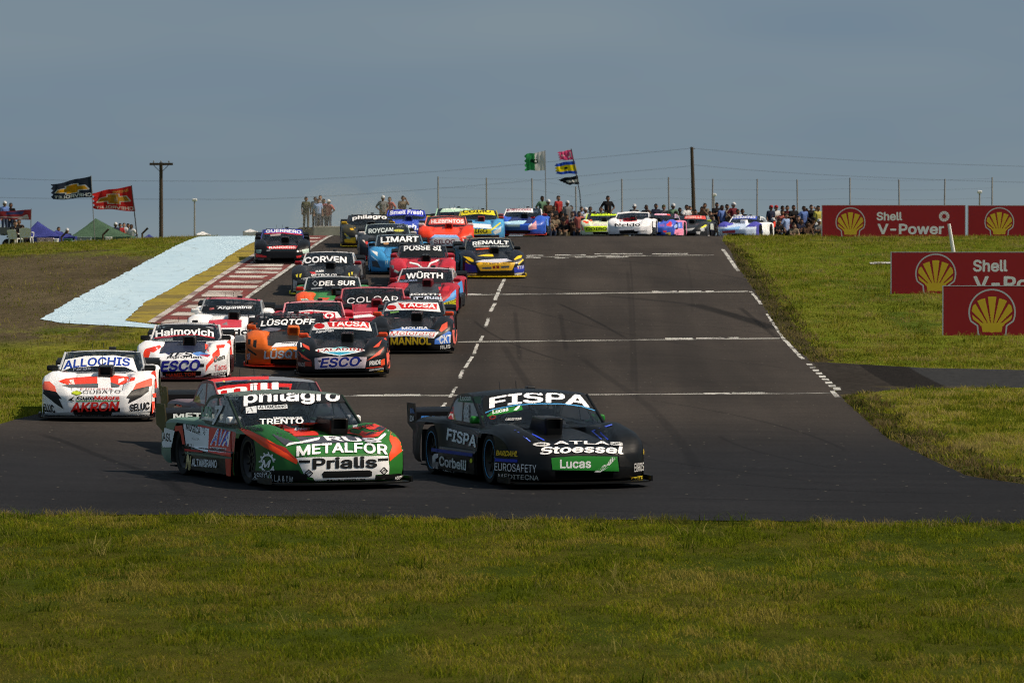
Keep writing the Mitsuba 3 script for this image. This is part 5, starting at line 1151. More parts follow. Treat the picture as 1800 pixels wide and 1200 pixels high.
car('blue race car with a white sun strip and red splitter, near the crest at centre', 914, 416, -3, {'body': '2c58c0', 'hood': '1e2a64', 'roof': 'e8e4e6', 'splitter': 'd03828', 'door': '5a8ee0', 'mirror': 'a02020'}, [
    ('p', 'W', 'f4f0f2', [(195, 310), (250, 140), (600, 95), (1000, 90), (1130, 150), (1155, 310), (700, 292)]), ('t', 'W', '9c5464', 'Faramorelli', (260, 268, 1085, 255, 70), {'sag': 8}), ('p', 'F', 'b0d8ec', [(280, 590), (700, 555), (960, 555), (850, 662), (300, 655)]), ('p', 'F', '7a98a0', [(300, 672), (760, 660), (740, 742), (320, 735)]), ('p', 'F', '1a4a7c', [(320, 740), (760, 740), (760, 835), (330, 835)]), ('p', 'F', '06080c', [(320, 840), (990, 840), (980, 960), (330, 970)]),
    ('p', 'F', 'e4a0a8', [(1005, 785), (1240, 550), (1260, 800), (1020, 835)]), ('p', 'F', 'f4f4f8', [(1000, 722), (1110, 628), (1125, 682), (1010, 772)]), ('p', 'F', 'd83848', [(1080, 430), (1220, 430), (1200, 480), (1080, 485)])], crop=(870, 355, 17.14), group=Q)

car('white and lime race car with orange fender, left of the white one over the crest', 1058, 412, 0, {'body': 'dce4c8', 'roof': 'c8e830', 'splitter': '303030', 'skirt': 'e04a28'}, [
    ('p', 'W', 'd0f020', [(375, 270), (420, 130), (870, 130), (915, 260)]), ('t', 'W', '0c1008', 'COIRO', (410, 242, 882, 242, 60), {}), ('p', 'F', 'f04e28', [(200, 375), (430, 325), (400, 372), (300, 425)]), ('p', 'F', 'f04e28', [(130, 425), (200, 435), (240, 570), (150, 510)]), ('t', 'F', 'd0b8c8', 'RUS', (430, 472, 690, 468, 38), {}), ('p', 'F', 'd0f020', [(230, 480), (700, 465), (690, 575), (270, 590)]), ('t', 'F', '142004', 'COIRO', (280, 556, 692, 552, 56), {})], crop=(1005, 355, 11.25), d=180, scale=.95, group=Q)

car('white race car with red hood panel, first over the crest right of centre', 1105, 412, -4, {'body': 'eeeef2', 'roof': 'e6e4e8', 'mirror': '0c0c0c', 'scoop': '1a0c0c', 'door': 'ececf0'}, [
    ('p', 'W', 'f6f6f8', [(870, 240), (890, 160), (1480, 130), (1510, 215), (1200, 205)]), ('p', 'G', 'd08890', [(930, 165), (1000, 125), (1310, 105), (1310, 145)]), ('p', 'F', 'c03a4a', [(925, 375), (950, 300), (1280, 285), (1295, 372), (1100, 388)]), ('t', 'F', '0c0c0c', 'Naldo', (850, 482, 1352, 472, 58), {}), ('p', 'F', '08080a', [(940, 558), (1240, 542), (1230, 615), (950, 625)]), ('p', 'F', 'b8c4d0', [(840, 490), (1240, 480), (1200, 510), (860, 515)]), ('t', 'F', '303438', 'ESSO', (1300, 590, 1480, 580, 30), {})], crop=(1005, 355, 11.25), d=171, scale=.93, group=Q)

car('blue and pink race car showing its right flank, behind the white one on the crest', 1146, 413, -8, {'body': '4060c8', 'roof': 'c09ab8', 'door': '5a7ae0', 'rear': 'e088ac', 'skirt': 'd8a0b8', 'fender': '4a60d0'}, [
    ('p', 'W', 'e8a8c0', [(150, 340), (200, 230), (520, 210), (580, 285), (560, 345)]), ('t', 'W', 'f4f0f8', 'NORTON', (200, 322, 480, 315, 60), {}), ('p', 'W', 'ec3e28', [(480, 335), (520, 225), (590, 250), (570, 355)]), ('p', 'F', 'e03448', [(450, 522), (610, 488), (610, 645), (480, 622)]), ('p', 'F', 'd0d8f4', [(260, 502), (400, 468), (420, 512), (290, 545)]), ('p', 'F', '8a62b8', [(290, 590), (440, 560), (420, 640), (300, 640)]), ('p', 'F', 'e03040', [(380, 740), (480, 750), (470, 800), (390, 790)]), ('p', 'F', 'd8c060', [(440, 810), (580, 780), (590, 890), (460, 880)]),
    ('p', 'R', 'f090b4', [(690, 725), (910, 672), (910, 890), (670, 890)]), ('p', 'R', 'a8c0f8', [(660, 560), (830, 520), (830, 640), (680, 690)]), ('p', 'R', 'f06a70', [(650, 500), (980, 455), (980, 510), (660, 520)])], crop=(1140, 355, 15), d=181, scale=.95, group=Q)

car('black and white race car with a red sun strip and lime flash', 1207, 413, -6, {'body': '2c2e32', 'roof': '8a8488', 'splitter': 'c8c8c8', 'door': 'b8c0b8', 'mirror': 'd0e030', 'pillar': '90a0a0'}, [
    ('p', 'W', 'd85048', [(940, 440), (970, 345), (1480, 335), (1520, 450), (1200, 430)]), ('t', 'W', 'f0c0b8', 'PIRELLI', (980, 425, 1400, 420, 50), {}), ('p', 'F', 'dcdcdc', [(975, 702), (1220, 678), (1150, 742), (1000, 765)]), ('p', 'F', 'd8d8d8', [(1250, 772), (1362, 770), (1352, 842), (1270, 832)]), ('p', 'F', 'e8e828', [(1375, 665), (1500, 588), (1550, 608), (1420, 682)]), ('p', 'F', 'c8ccd0', [(1360, 680), (1470, 670), (1480, 760), (1380, 760)])], crop=(1140, 355, 15), d=188, scale=.95, group=Q)

car('white and pale blue race car at the far right of the crest, showing its flank', 1293, 411, -11, {'body': 'c4d4ec', 'roof': 'dfe4ea', 'scoop': 'f0f0f4', 'door': 'f0f0f2', 'rear': 'e8e8ec', 'endplate': 'ec4430', 'fender': '4a48a8', 'skirt': 'd8dce4'}, [
    ('p', 'W', '3850b4', [(315, 250), (365, 180), (600, 165), (750, 190), (735, 250), (600, 235)]), ('t', 'W', 'e4e8f4', 'SEMENS', (400, 232, 720, 228, 28), {}), ('p', 'F', '8ab8e8', [(170, 395), (500, 345), (480, 402), (200, 415)]), ('p', 'F', 'a83444', [(240, 412), (430, 400), (430, 445), (250, 445)]), ('p', 'R', '4a44a8', [(540, 402), (640, 370), (620, 425)]), ('p', 'R', 'd8444c', [(560, 330), (640, 320), (620, 350)])], crop=(1240, 355, 8.18), d=190, scale=.95, group=Q)
# ---------------------------------------------------------------- hoardings, poles, flags, tents
mat('board_red', (.34, .0035, .009), .5)
mat('board_grey', (.52, .54, .56), .5)
mat('board_yellow', (.70, .47, .015), .5)
mat('board_white', (.80, .81, .82), .5)
mat('steel_grey', (.22, .22, .22), .5, .3)
mat('white_paint', (.75, .75, .74), .5)


def wood_col(p, n, uv):
    f = M_(p.x * 22, p.y * 22, p.z * 1.5, octaves=3)
    return mikit.mix((.045, .034, .026), (.12, .092, .068), f)


scene['weathered_wood'] = {'type': 'twosided', 'bsdf': {'type': 'diffuse', 'reflectance': mikit.proc(wood_col)}}


def conc_col(p, n, uv):
    f = M_(p.x * 5, p.y * 5, p.z * 5, octaves=4)
    return mikit.mix((.24, .225, .20), (.40, .375, .33), f)


scene['old_concrete'] = {'type': 'twosided', 'bsdf': {'type': 'diffuse', 'reflectance': mikit.proc(conc_col)}}


def sheet2d(poly, th):
    ms = [trimesh.creation.extrude_polygon(g, th, engine='earcut') for g in getattr(poly, 'geoms', [poly]) if g.area > 1e-6]
    return cat(ms)


def face_up(m):
    """From a sheet lying in xy (reading along x) to one standing in xz and looking along -y."""
    v = m.vertices
    m.vertices = np.c_[v[:, 0], -v[:, 2], v[:, 1]]
    return m


def shell_shapes(h):
    """The scallop emblem in a unit height h: (outline ring, list of ribs and foot)."""
    th = np.linspace(math.radians(-24), math.radians(204), 40)
    dome = [(0.50 * math.cos(t) * 1.02, .50 + .50 * math.sin(t)) for t in th]
    out = Polygon(dome + [(-.33, .20), (-.31, 0), (.31, 0), (.33, .20)]).buffer(0)
    ring = out.difference(out.buffer(-.034)).difference(sbox(-.27, -.1, .27, .04))
    ribs = []
    n = 7
    for i in range(n):
        a0, a1 = math.radians(22 + 136 * i / n), math.radians(22 + 136 * (i + 1) / n)
        g = math.radians(2.6)
        c = (0, .10)
        r = .735 * (1 - .14 * abs((i - 3) / 3) ** 1.5)
        pts = [(c[0] + .11 * math.cos(a0 + g), c[1] + .10 * math.sin(a0 + g))] + [(c[0] + r * math.cos(a), c[1] + r * math.sin(a)) for a in np.linspace(a0 + g, a1 - g, 5)] + [(c[0] + .11 * math.cos(a1 - g), c[1] + .10 * math.sin(a1 - g))]
        p = Polygon(pts).buffer(0).intersection(out.buffer(-.075))
        ribs.append(p)
    foot = Polygon([(-.205, .075), (-.04, .075), (0, .055), (.04, .075), (.205, .075), (.235, .27), (-.235, .27)])
    sc = lambda g: shapely.affinity.scale(g, h, h, origin=(0, 0))
    return sc(ring), [sc(r.difference(foot)) for r in ribs if r.area > 0] + [sc(foot)]


import shapely.affinity


def hoarding(label, px, y0, y1, px_end, d, logo, words, joint=()):
    """A red trackside board standing on the grass, its left lower corner under (px, y1)."""
    p = at(px, y1, d)
    s = F / d
    w, h = (px_end - px) / s, (y1 - y0) / s
    z0 = float(Z(p[0], d)) - .02
    M = np.eye(4); M[:3, 3] = [p[0], d, z0]
    a = math.radians(1.2); M[:2, :2] = [[math.cos(a), -math.sin(a)], [math.sin(a), math.cos(a)]]
    # stands upright, follows the lie of the land
    M[2, 0] = (float(Z(p[0] + w, d)) - z0 - .02) / w
    tw = T(M)
    root = fresh('advertising_board')
    tag(root, label, 'billboard', 'red advertising boards beside the track')
    js = [0] + list(joint) + [w]
    for a0, a1 in zip(js[:-1], js[1:]):
        put(root + '__panel', bx(a0 + .006, a1 - .006, 0, .03, .0, h), 'board_red', to_world=tw)
    put(root + '__frame', cat([bx(-.022, 0, -.012, .04, -.01, h), bx(-.022, w, -.012, .04, h, h + .018), bx(w, w + .02, -.012, .04, -.01, h + .018)]), 'board_grey', to_world=tw)
    n = max(2, int(w / 1.3))
    for i in range(n):
        x = .3 + (w - .6) * i / (n - 1)
        put(root + '__post', tube([(x, .06, -.3), (x, .06, h * .95)], .025, 6), 'steel_grey', to_world=tw)
        put(root + '__brace', tube([(x, .07, h * .8), (x, .75, .0)], .018, 6), 'steel_grey', to_world=tw)
    for cx, eh in logo:
        ring, ribs = shell_shapes(eh)
        e = root + '__emblem'
        e = fresh(e)
        m = face_up(sheet2d(ring, .006)); m.apply_translation([cx, -.002, .02]); put(e + '__outline', m, 'board_grey', to_world=tw)
        for r in ribs:
            m = face_up(sheet2d(r, .006)); m.apply_translation([cx, -.002, .02]); put(e + '__rib', m, 'board_yellow', to_world=tw)
    for text, x, z, hh, ww in words:
        v, f = text2d(text)
        m = trimesh.Trimesh(np.c_[v[:, 0] * ww, v[:, 1] * hh, v[:, 0] * 0], f, process=False)
        m = face_up(m); m.apply_translation([x, -.005, z]); put(root + '__lettering', m, 'board_white', to_world=tw)
    return root, tw, h


s1, s2, s3 = F / 163, F / 121, F / 103
r1, tw1, h1 = hoarding('long red board with yellow scallop emblem and white lettering, standing on the crest', 1445, 358, 414, 1697, 163, [((1495 - 1445) / s1, 1.12)],
                   [('Shell', (1541 - 1445) / s1, .66, .29, 45 / s1), ('V-Power', (1543 - 1445) / s1, .14, .36, 117 / s1)])
ringp = Point((1660 - 1445) / s1, .80).buffer(.20).difference(Point((1660 - 1445) / s1, .80).buffer(.085))
for k in range(12):
    a = k * math.pi / 6
    ringp = ringp.difference(LineString([((1660 - 1445) / s1 + .09 * math.cos(a), .80 + .09 * math.sin(a)), ((1660 - 1445) / s1 + .19 * math.cos(a), .80 + .19 * math.sin(a))]).buffer(.008))
put(r1 + '__badge', face_up(sheet2d(ringp, .005)), 'board_white', to_world=tw1)
hoarding('red board on the crest, cut off by the right edge of the picture', 1702, 360, 415, 1960, 164, [((1757 - 1702) / s1, 1.12)], [('Shell', (1800 - 1702) / s1 + .3, .66, .29, 45 / s1), ('V-Power', (1800 - 1702) / s1 + .3, .14, .36, 117 / s1)])
hoarding('red board with emblem and white lettering, half hidden behind the nearest red board', 1567, 441, 515, 1930, ground(1640, 516)[1], [((1644 - 1567) / s2, 1.13)], [('Shell', (1709 - 1567) / s2, .66, .30, 60 / s2), ('V-Power', (1710 - 1567) / s2, .14, .36, 165 / s2)])
hoarding('nearest red board with yellow scallop emblem, standing lowest on the grass slope', 1658, 500, 588, 2030, ground(1740, 589)[1], [((1745 - 1658) / s3, 1.14)], [('Shell', (1840 - 1658) / s3, .66, .30, 72 / s3), ('V-Power', (1840 - 1658) / s3, .14, .36, 190 / s3)])

# leaning white marker post
a0, a1 = at(1684, 446, 128), at(1668, 393, 128)
a0[2] = float(Z(a0[0], 128)) - .1
k = put('marker_post', tube([a0, a1], [.07, .05], 8), 'white_paint'); tag(k, 'leaning white marker post behind the half hidden red board', 'post')
put('ground__white_mark', drape(gpoly([(1528, 462), (1566, 461), (1566, 464), (1530, 465)]), .03, .5, .5), 'white_road_paint')


def pole(name, label, category, pts, r, m='weathered_wood', n=8, group=None):
    k = put(name, tube(pts, r, n), m)
    tag(k, label, category, group)
    return k


def gz(p, dz=-.3):
    return np.array([p[0], p[1], float(Z(p[0], p[1])) + dz])


# utility poles and their wires
t1 = at(283, 285, 320); root = fresh('utility_pole'); tag(root, 'wooden utility pole with a crossarm, standing on the left bank', 'utility pole')
put(root + '__pole', tube([gz(t1), (t1 + gz(t1)) / 2, t1], [.16, .15, .13], 10), 'weathered_wood')
c0, c1 = at(263, 288, 319.8), at(304, 287.5, 319.8)
put(root + '__crossarm', bx(c0[0], c1[0], 319.7, 319.85, c0[2] - .09, c0[2] + .09), 'weathered_wood')
for q in (270, 283, 297):
    b = at(q, 286, 319.8); put(root + '__insulator', tube([b, b + [0, 0, .1], b + [0, 0, .18]], [.03, .06, .035], 8), 'steel_grey')
for s in (-1, 1):
    b = at(283 + 13 * s, 290, 319.8); e = at(283 + 2 * s, 301, 319.8); put(root + '__brace', tube([b, e], .025, 6), 'weathered_wood')
t2 = at(1216, 258, 320); b2 = gz(at(1221, 380, 320)); root = fresh('utility_pole'); tag(root, 'tall bare wooden utility pole rising behind the crowd on the right', 'utility pole')
put(root + '__pole', tube([b2, (t2 + b2) / 2 + [.02, 0, 0], t2], [.17, .15, .12], 10), 'weathered_wood')
b = at(1219, 261, 319.8); put(root + '__insulator', tube([b, b + [.12, 0, .02]], .04, 6), 'steel_grey')
mat('wire_black', (.03, .032, .035), .6)
for nm, pts in (('upper overhead wire sagging left of the tall bare pole', [(1216, 260), (1020, 279), (780, 300), (560, 314), (420, 318), (150, 317), (0, 313), (-120, 308)]), ('lower overhead wire sagging left of the tall bare pole', [(1217, 291), (1020, 309), (780, 330), (560, 345), (420, 350), (150, 349), (-100, 344)]),
                ('upper overhead wire running right from the tall bare pole', [(1217, 260), (1340, 271), (1560, 284), (1800, 292), (1950, 296)]), ('lower overhead wire running right from the tall bare pole', [(1217, 289), (1340, 300), (1560, 312), (1800, 320), (1950, 323)])):
    q = np.array(pts, float)
    px = np.linspace(q[:, 0].min(), q[:, 0].max(), 40)
    o = np.argsort(q[:, 0])
    py = PchipInterpolator(q[o, 0], q[o, 1])(px)
    k = put('overhead_wire', tube(np.array([at(a, b, 320) for a, b in zip(px, py)]), .009, 5), 'wire_black'); tag(k, nm, 'wire')

# fence of thin posts behind the crowd
fx = [770, 855, 935, 1012, 1093, 1175, 1253, 1331, 1401, 1494, 1580, 1661, 1744]
ftop = [310, 312, 313, 327, 314, 311, 314, 314, 315, 312, 315, 314, 311]
tops = []
ORD = ['first', 'second', 'third', 'fourth', 'fifth', 'sixth', 'seventh', 'eighth', 'ninth', 'tenth', 'eleventh', 'twelfth', 'thirteenth']
for o_, a, b in zip(ORD, fx, ftop):
    t = at(a, b, 218); tops.append(t)
    k = put('fence_post', tube([gz(t + [random.uniform(-.06, .06), 0, 0]), t], [.042, .034], 6), 'old_concrete'); tag(k, f'thin concrete fence post, {o_} from the left in the row behind the spectators', 'fence post', 'fence posts behind the spectators')
for j, dz in enumerate((.06, .55, 1.05)):
    k = put('fence_wire', tube(np.array([t - [0, 0, dz] for t in tops]), .003, 4), 'wire_black'); tag(k, ('top', 'middle', 'bottom')[j] + ' wire strand strung between the thin fence posts', 'wire')
for (a, b, y) in ((108, 416, 432), (181, 412, 420), (250, 410, 417)):
    base = at(a, y, 176); base[2] = float(Z(base[0], 176)) - .2
    top = at(a, b, 176); tip = at(a + 10, b - 10, 176)
    k = put('angled_fence_post', tube([base, top, tip], .045, 6), 'weathered_wood'); tag(k, {108: 'bent fence post in front of the blue canopy', 181: 'bent fence post in front of the green canopy', 250: 'bent fence post right of the red flag pole'}[a], 'fence post')

# lamp posts
for (a, y0, y1, d, lab) in ((342, 352, 412, 290, 'slim lamp post right of the left utility pole'), (1255, 343, 400, 290, 'slim lamp post with white head behind the crowd'), (1722, 338, 360, 290, 'slim lamp post showing over the long red board')):
    t = at(a, y0, d); root = fresh('lamp_post'); tag(root, lab, 'lamp post')
    put(root + '__pole', tube([gz(t), t], [.06, .05], 8), 'old_concrete'); put(root + '__lamp_head', rbox(t[0] - .16, t[0] + .16, d - .1, d + .1, t[2] - .06, t[2] + .14, .05, 8), 'white_paint')


# flags
def flag_fn(c, d, amp, seed):
    """Cloth stretched between four pixels (tl, tr, br, bl), rippling in depth."""
    C = np.array([at(q[0], q[1], d) for q in c])

    def fn(u, w):                                          # u 0..1 left to right, w 0..1 bottom to top
        u, w = np.asarray(u, float), np.asarray(w, float)
        p = (C[3] * ((1 - u) * (1 - w))[..., None] + C[2] * (u * (1 - w))[..., None] + C[1] * (u * w)[..., None] + C[0] * ((1 - u) * w)[..., None])
        k = amp * (1 - u) ** .6
        ph = seed * 1.7
        p = p + np.stack([0 * u, k * (np.sin(u * 11 + w * 2.0 + ph) + .5 * np.sin(u * 19 - w * 3 + ph * 2)), k * .35 * np.sin(u * 9 + ph + w)], -1)
        rag = (u < .04) * np.sin(w * 23 + seed) * .05
        p[..., 0] += rag
        return p
    return fn


def flag(root, c, d, col, amp, seed, deco=(), bands=None):
    fn = flag_fn(c, d, amp, seed)
    U, W_ = np.meshgrid(np.linspace(0, 1, 31), np.linspace(0, 1, 25), indexing='ij')
    P = fn(U, W_)
    m = grid_mesh(P)
    cc = np.tile(lin(col), (len(m.vertices), 1))
    if bands is not None:
        cc = np.array([lin(bands(u, w)) for u, w in zip(U.ravel(), W_.ravel())])
    key = put(root + '__cloth', m, 'flag_cloth', smooth=True, color=cc)
    off = 0
    for dcol, v, f, lay in deco:
        for side in (-1, 1):
            v3, f3 = trimesh.remesh.subdivide_to_size(np.c_[v, v[:, 0] * 0], f, .09, max_iter=8)
            p = fn(v3[:, 0], v3[:, 1]) + [0, side * .006 * lay, 0]
            put(key + '__print', trimesh.Trimesh(p, f3, process=False), 'flag_cloth', smooth=True, color=np.tile(lin(dcol), (len(p), 1)))
    return key


scene['flag_cloth'] = {'type': 'principledthin', 'base_color': ATTR, 'roughness': .8, 'diff_trans': 1.0, 'spec_trans': 0.0}
bow = Polygon([(.10, .42), (.36, .42), (.36, .30), (.64, .30), (.64, .42), (.90, .42), (.82, .62), (.64, .62), (.64, .74), (.36, .74), (.36, .62), (.18, .62)])


def mirror_text(s, x0, x1, y, h):
    v, f = text2d(s)
    return np.c_[x1 - v[:, 0] * (x1 - x0), y + v[:, 1] * h], f


root = fresh('flag'); tag(root, 'navy flag with gold bow tie emblem and reversed white lettering', 'flag')
put(root + '__pole', tube([gz(at(168, 415, 214)), at(160, 308, 214)], .022, 6), 'steel_grey')
sc_ = lambda g, k, cx=.5, cy=.52: shapely.affinity.scale(g, k, k, origin=(cx, cy))
flag(root, [(91, 324), (160, 309), (163.5, 346), (91, 351)], 214, '2c3444', .10, 1.0, [('c8ccd0', *tri2d(bow.buffer(.035)), 1), ('d8a828', *tri2d(bow), 2), ('d8dce0', *mirror_text('CHEVROLET', .06, .97, .06, .16), 1)])
root = fresh('flag'); tag(root, 'red flag with gold bow tie emblem on a leaning dark pole', 'flag')
put(root + '__pole', tube([gz(at(244, 414, 212)), at(231, 325, 212)], .03, 6), 'wire_black')
flag(root, [(164, 338), (231, 326), (238, 371), (165, 366)], 212, 'c02c2c', .10, 2.2, [('c8c4bc', *tri2d(bow.buffer(.03)), 1), ('c8983c', *tri2d(bow), 2), ('e0c8c0', *mirror_text('CHEVROLET', .05, .97, .05, .13), 1), ('c89850', *mirror_text('RACING', .50, .90, .80, .10), 1)])
root = fresh('flag'); tag(root, 'green and white flag on a thin upright pole right of centre', 'flag')
put(root + '__pole', tube([gz(at(961, 420, 222)), at(958, 264, 222)], .022, 6), 'steel_grey')
flag(root, [(923, 271), (958, 265), (958.5, 299), (923.5, 299.5)], 222, 'd8d8dc', .09, 3.1, [('1c3c2c', *tri2d(Point(.50, .52).buffer(.14).difference(Point(.54, .54).buffer(.07))), 1), ('18382c', *tri2d(Point(.34, .55).buffer(.10)), 1)], lambda u, w: '3ca060' if u < .50 else 'd8d8dc')
root = fresh('flag'); tag(root, 'leaning pole flying pink, blue and yellow, and black and white flags one above the other', 'flag')
put(root + '__pole', tube([gz(at(1027, 420, 221)), at(1019, 338, 221), at(1004, 261, 221)], .026, 6), 'wire_black')
flag(root, [(981, 267), (1004.5, 262.5), (1009, 280), (984, 281)], 221, 'e8588c', .07, 4.0, [('f0d8e4', *tri2d(Point(.28, .5).buffer(.14).difference(Point(.32, .45).buffer(.08))), 1), ('e8d0dc', *tri2d(Polygon([(.62, .2), (.85, .25), (.9, .8), (.8, .8), (.75, .4), (.62, .35)])), 1)])
flag(root, [(976, 287), (1010, 282), (1015, 305), (978, 305.5)], 221, 'e0c818', .08, 5.0, [('303828', *tri2d(Point(.5, .48).buffer(.09)), 1)], lambda u, w: '3058d0' if (w > .72 or w < .24) else 'f4dc20')
flag(root, [(981, 315), (1015.5, 308), (1018.5, 323), (1000, 324)], 221, '202428', .08, 6.0, [], lambda u, w: 'd0d0d0' if .25 < w < .6 and u > .2 else '20242a')


# canopies
def cloth_mat(name, col):
    def fn(p, n, uv):
        return mi.Color3f(*col) * (.8 + .4 * M_(p.x * 2, p.y * 2, p.z * 3, octaves=3))
    scene[name] = {'type': 'twosided', 'bsdf': {'type': 'diffuse', 'reflectance': mikit.proc(fn)}}
    return name


cloth_mat('blue_canvas', (.045, .055, .22)); cloth_mat('green_canvas', (.062, .110, .072)); cloth_mat('white_canvas', (.62, .62, .62)); cloth_mat('grey_canvas', (.20, .25, .27))


def canopy(label, px, ypeak, yeave, hw, d, m, valance=.22, lean=0.0, depth=None):
    s = F / d
    c = at(px, yeave, d); pk = at(px + lean, ypeak, d)
    a = hw / s
    dp = depth or a
    root = fresh('canopy'); tag(root, label, 'canopy tent')
    n = 17
    U, V2 = np.meshgrid(np.linspace(-1, 1, n), np.linspace(-1, 1, n), indexing='ij')
    r = np.maximum(abs(U), abs(V2))
    H = (pk[2] - c[2]) * (np.clip(1 - r, 0, 1) ** 1.25) + .03 * np.sin(U * 9) * np.sin(V2 * 7) * r
    # cloth sags between the corners
    H -= .10 * (1 - np.minimum(abs(U), abs(V2)) ** 2) * r ** 3 * .6
    P = np.stack([c[0] + a * U + (pk[0] - c[0]) * (1 - r), d + dp * V2, c[2] + H], -1)
    put(root + '__roof_cloth', grid_mesh(P), m, smooth=True)
    for (u0, v0, u1, v1) in ((-1, -1, 1, -1), (1, -1, 1, 1), (-1, 1, 1, 1), (-1, -1, -1, 1)):
        t = np.linspace(0, 1, 13)
        u, v = u0 + (u1 - u0) * t, v0 + (v1 - v0) * t
        zz = c[2] - .06 * (1 - (2 * t - 1) ** 2)
        top = np.c_[c[0] + a * u * 1.003, d + dp * v * 1.003, zz]
        bot = top - np.c_[0 * t, 0 * t, valance + .05 * np.sin(t * 25)]
        put(root + '__valance', grid_mesh(np.stack([top, bot], 1)), m)
    for u in (-1, 1):
        for v in (-1, 1):
            q = np.array([c[0] + a * u * .97, d + dp * v * .97, c[2]])
            put(root + '__leg', tube([gz(q, -.1), q], .02, 6), 'steel_grey')
    return root


canopy('blue canopy tent with a sharp peak on the left bank', 74, 388, 414, 34, 226, 'blue_canvas', .55, -8)
canopy('low blue awning joined to the right of the blue tent', 112, 404, 415, 22, 229, 'blue_canvas', .12, -14)
canopy('olive green canopy tent in the middle of the left bank', 180, 383, 415, 54, 232, 'green_canvas', .16, -12)
canopy('pale grey canopy cut by the left edge of the picture', 2, 393, 404, 22, 222, 'grey_canvas', .18)
canopy('small blue canopy right of the red flag pole', 262, 411, 416, 8, 236, 'blue_canvas', .3)
canopy('small white canopy beyond the painted run-off', 356, 406, 411, 13, 240, 'white_canvas', .25)
canopy('white canopy roof just left of the black car on the kerb', 440, 402, 406, 12, 250, 'white_canvas', .2)
mat('pink_sheet', (.42, .33, .33), .7); mat('green_sheet', (.03, .12, .06), .7); mat('dark_cloth', (.02, .02, .022), .8)
for (x0, x1, y0, y1, m, lab) in ((66, 79, 418, 431, 'pink_sheet', 'pinkish cool box under the blue tent, left one of two'), (80, 94, 418, 431, 'pink_sheet', 'pinkish cool box under the blue tent, right one of two'), (95, 102, 419, 431, 'white_paint', 'white cool box under the blue awning'), (112, 126, 419, 431, 'green_sheet', 'green crate under the blue awning'), (136, 160, 416, 424, 'grey_canvas', 'grey bundle under the green tent'), (186, 196, 416, 420, 'white_paint', 'white box under the green tent')):
    p0, p1 = at(x0, y1, 218), at(x1, y0, 218)
    zb = float(Z(p0[0], 218)) - .05
    root = fresh('cool_box'); tag(root, lab, 'box')
    put(root + '__body', rbox(p0[0], p1[0], 217.8, 218.3, zb, p1[2] - .06, .03, 8), m); put(root + '__lid', rbox(p0[0] - .015, p1[0] + .015, 217.78, 218.32, p1[2] - .055, p1[2], .02, 8), m); put(root + '__handle', tube([(p0[0] + .1, 217.76, p1[2] - .12), (p0[0] + .16, 217.72, p1[2] - .12), (p0[0] + .22, 217.76, p1[2] - .12)], .012, 6), 'steel_grey')


def plastic_chair(px, d, lab, rot=0.0):
    p = at(px, 420, d); z = float(Z(p[0], d))
    M = np.eye(4); c, s = math.cos(rot), math.sin(rot)
    M[:2, :2] = [[c, -s], [s, c]]; M[:3, 3] = [p[0], d, z]
    tw = T(M); root = fresh('plastic_chair'); tag(root, lab, 'chair')
    put(root + '__seat', rbox(-.24, .24, -.22, .22, .42, .46, .018, 8), 'white_paint', to_world=tw)
    th = np.linspace(-1, 1, 11)
    bp = np.array([[.25 * t, .21 - .05 * (1 - t * t) + .10 * h, .46 + .40 * h * (1 - .12 * t * t)] for t in th for h in (0, .5, 1)]).reshape(11, 3, 3)
    bk = np.concatenate([bp, bp[:, ::-1] + [0, .02, 0]], 1); put(root + '__backrest', grid_mesh(np.concatenate([bk, bk[:, :1]], 1)), 'white_paint', smooth=False, to_world=tw)
    for u in (-1, 1):
        for v in (-1, 1):
            put(root + '__leg', tube([(u * .25, v * .24, 0), (u * .21, v * .19, .43)], [.02, .03], 6), 'white_paint', to_world=tw)
        put(root + '__armrest', tube([(u * .25, -.18, .44), (u * .27, -.2, .64), (u * .27, .2, .66)], .02, 6), 'white_paint', to_world=tw)


plastic_chair(47, 186, 'white plastic chair in front of the blue tent', 3.0)
plastic_chair(28, 190, 'white plastic chair beside the seated people at the left edge', 2.6)
# trailer with people standing on it, banner
mat('trailer_grey', (.10, .11, .12), .5)
p0 = at(-30, 395, 216); p1 = at(30, 395, 216)
zt = at(10, 402, 216)[2]
root = fresh('flatbed_trailer'); tag(root, 'dark flatbed trailer behind the seated people at the left edge', 'trailer')
put(root + '__bed', bx(p0[0], p1[0], 215.2, 217.2, zt - .12, zt), 'trailer_grey'); put(root + '__side_rail', bx(p0[0], p1[0], 215.15, 215.19, zt - .25, zt + .08), 'trailer_grey')
for x in (p0[0] + .5, p1[0] - .35):
    w = trimesh.creation.cylinder(.33, .2, sections=20); w.apply_transform(trimesh.transformations.rotation_matrix(math.pi / 2, [1, 0, 0])); w.apply_translation([x, 215.3, float(Z(x, 215.3)) + .33]); put(root + '__wheel', w, 'tyre_rubber')
root = fresh('banner'); tag(root, 'faded red and blue banner hung beside the two people standing at the left edge', 'banner')
put(root + '__pole', tube([gz(at(53, 415, 214)), at(55, 366, 214)], .02, 6), 'steel_grey')
flag(root, [(-6, 372), (55, 367.5), (54, 386), (-6, 384)], 214, '9a3a40', .05, 7.0, [('4a4a78', *tri2d(Polygon([(.25, .5), (.5, .6), (.75, .55), (.8, .9), (.3, .9)])), 1), ('c0a8a8', *tri2d(Polygon([(.1, .15), (.9, .2), (.9, .35), (.1, .3)])), 1), ('d0c8c8', *tri2d(Polygon([(.6, .05), (.95, .1), (.9, .5), (.85, .5)])), 1)])
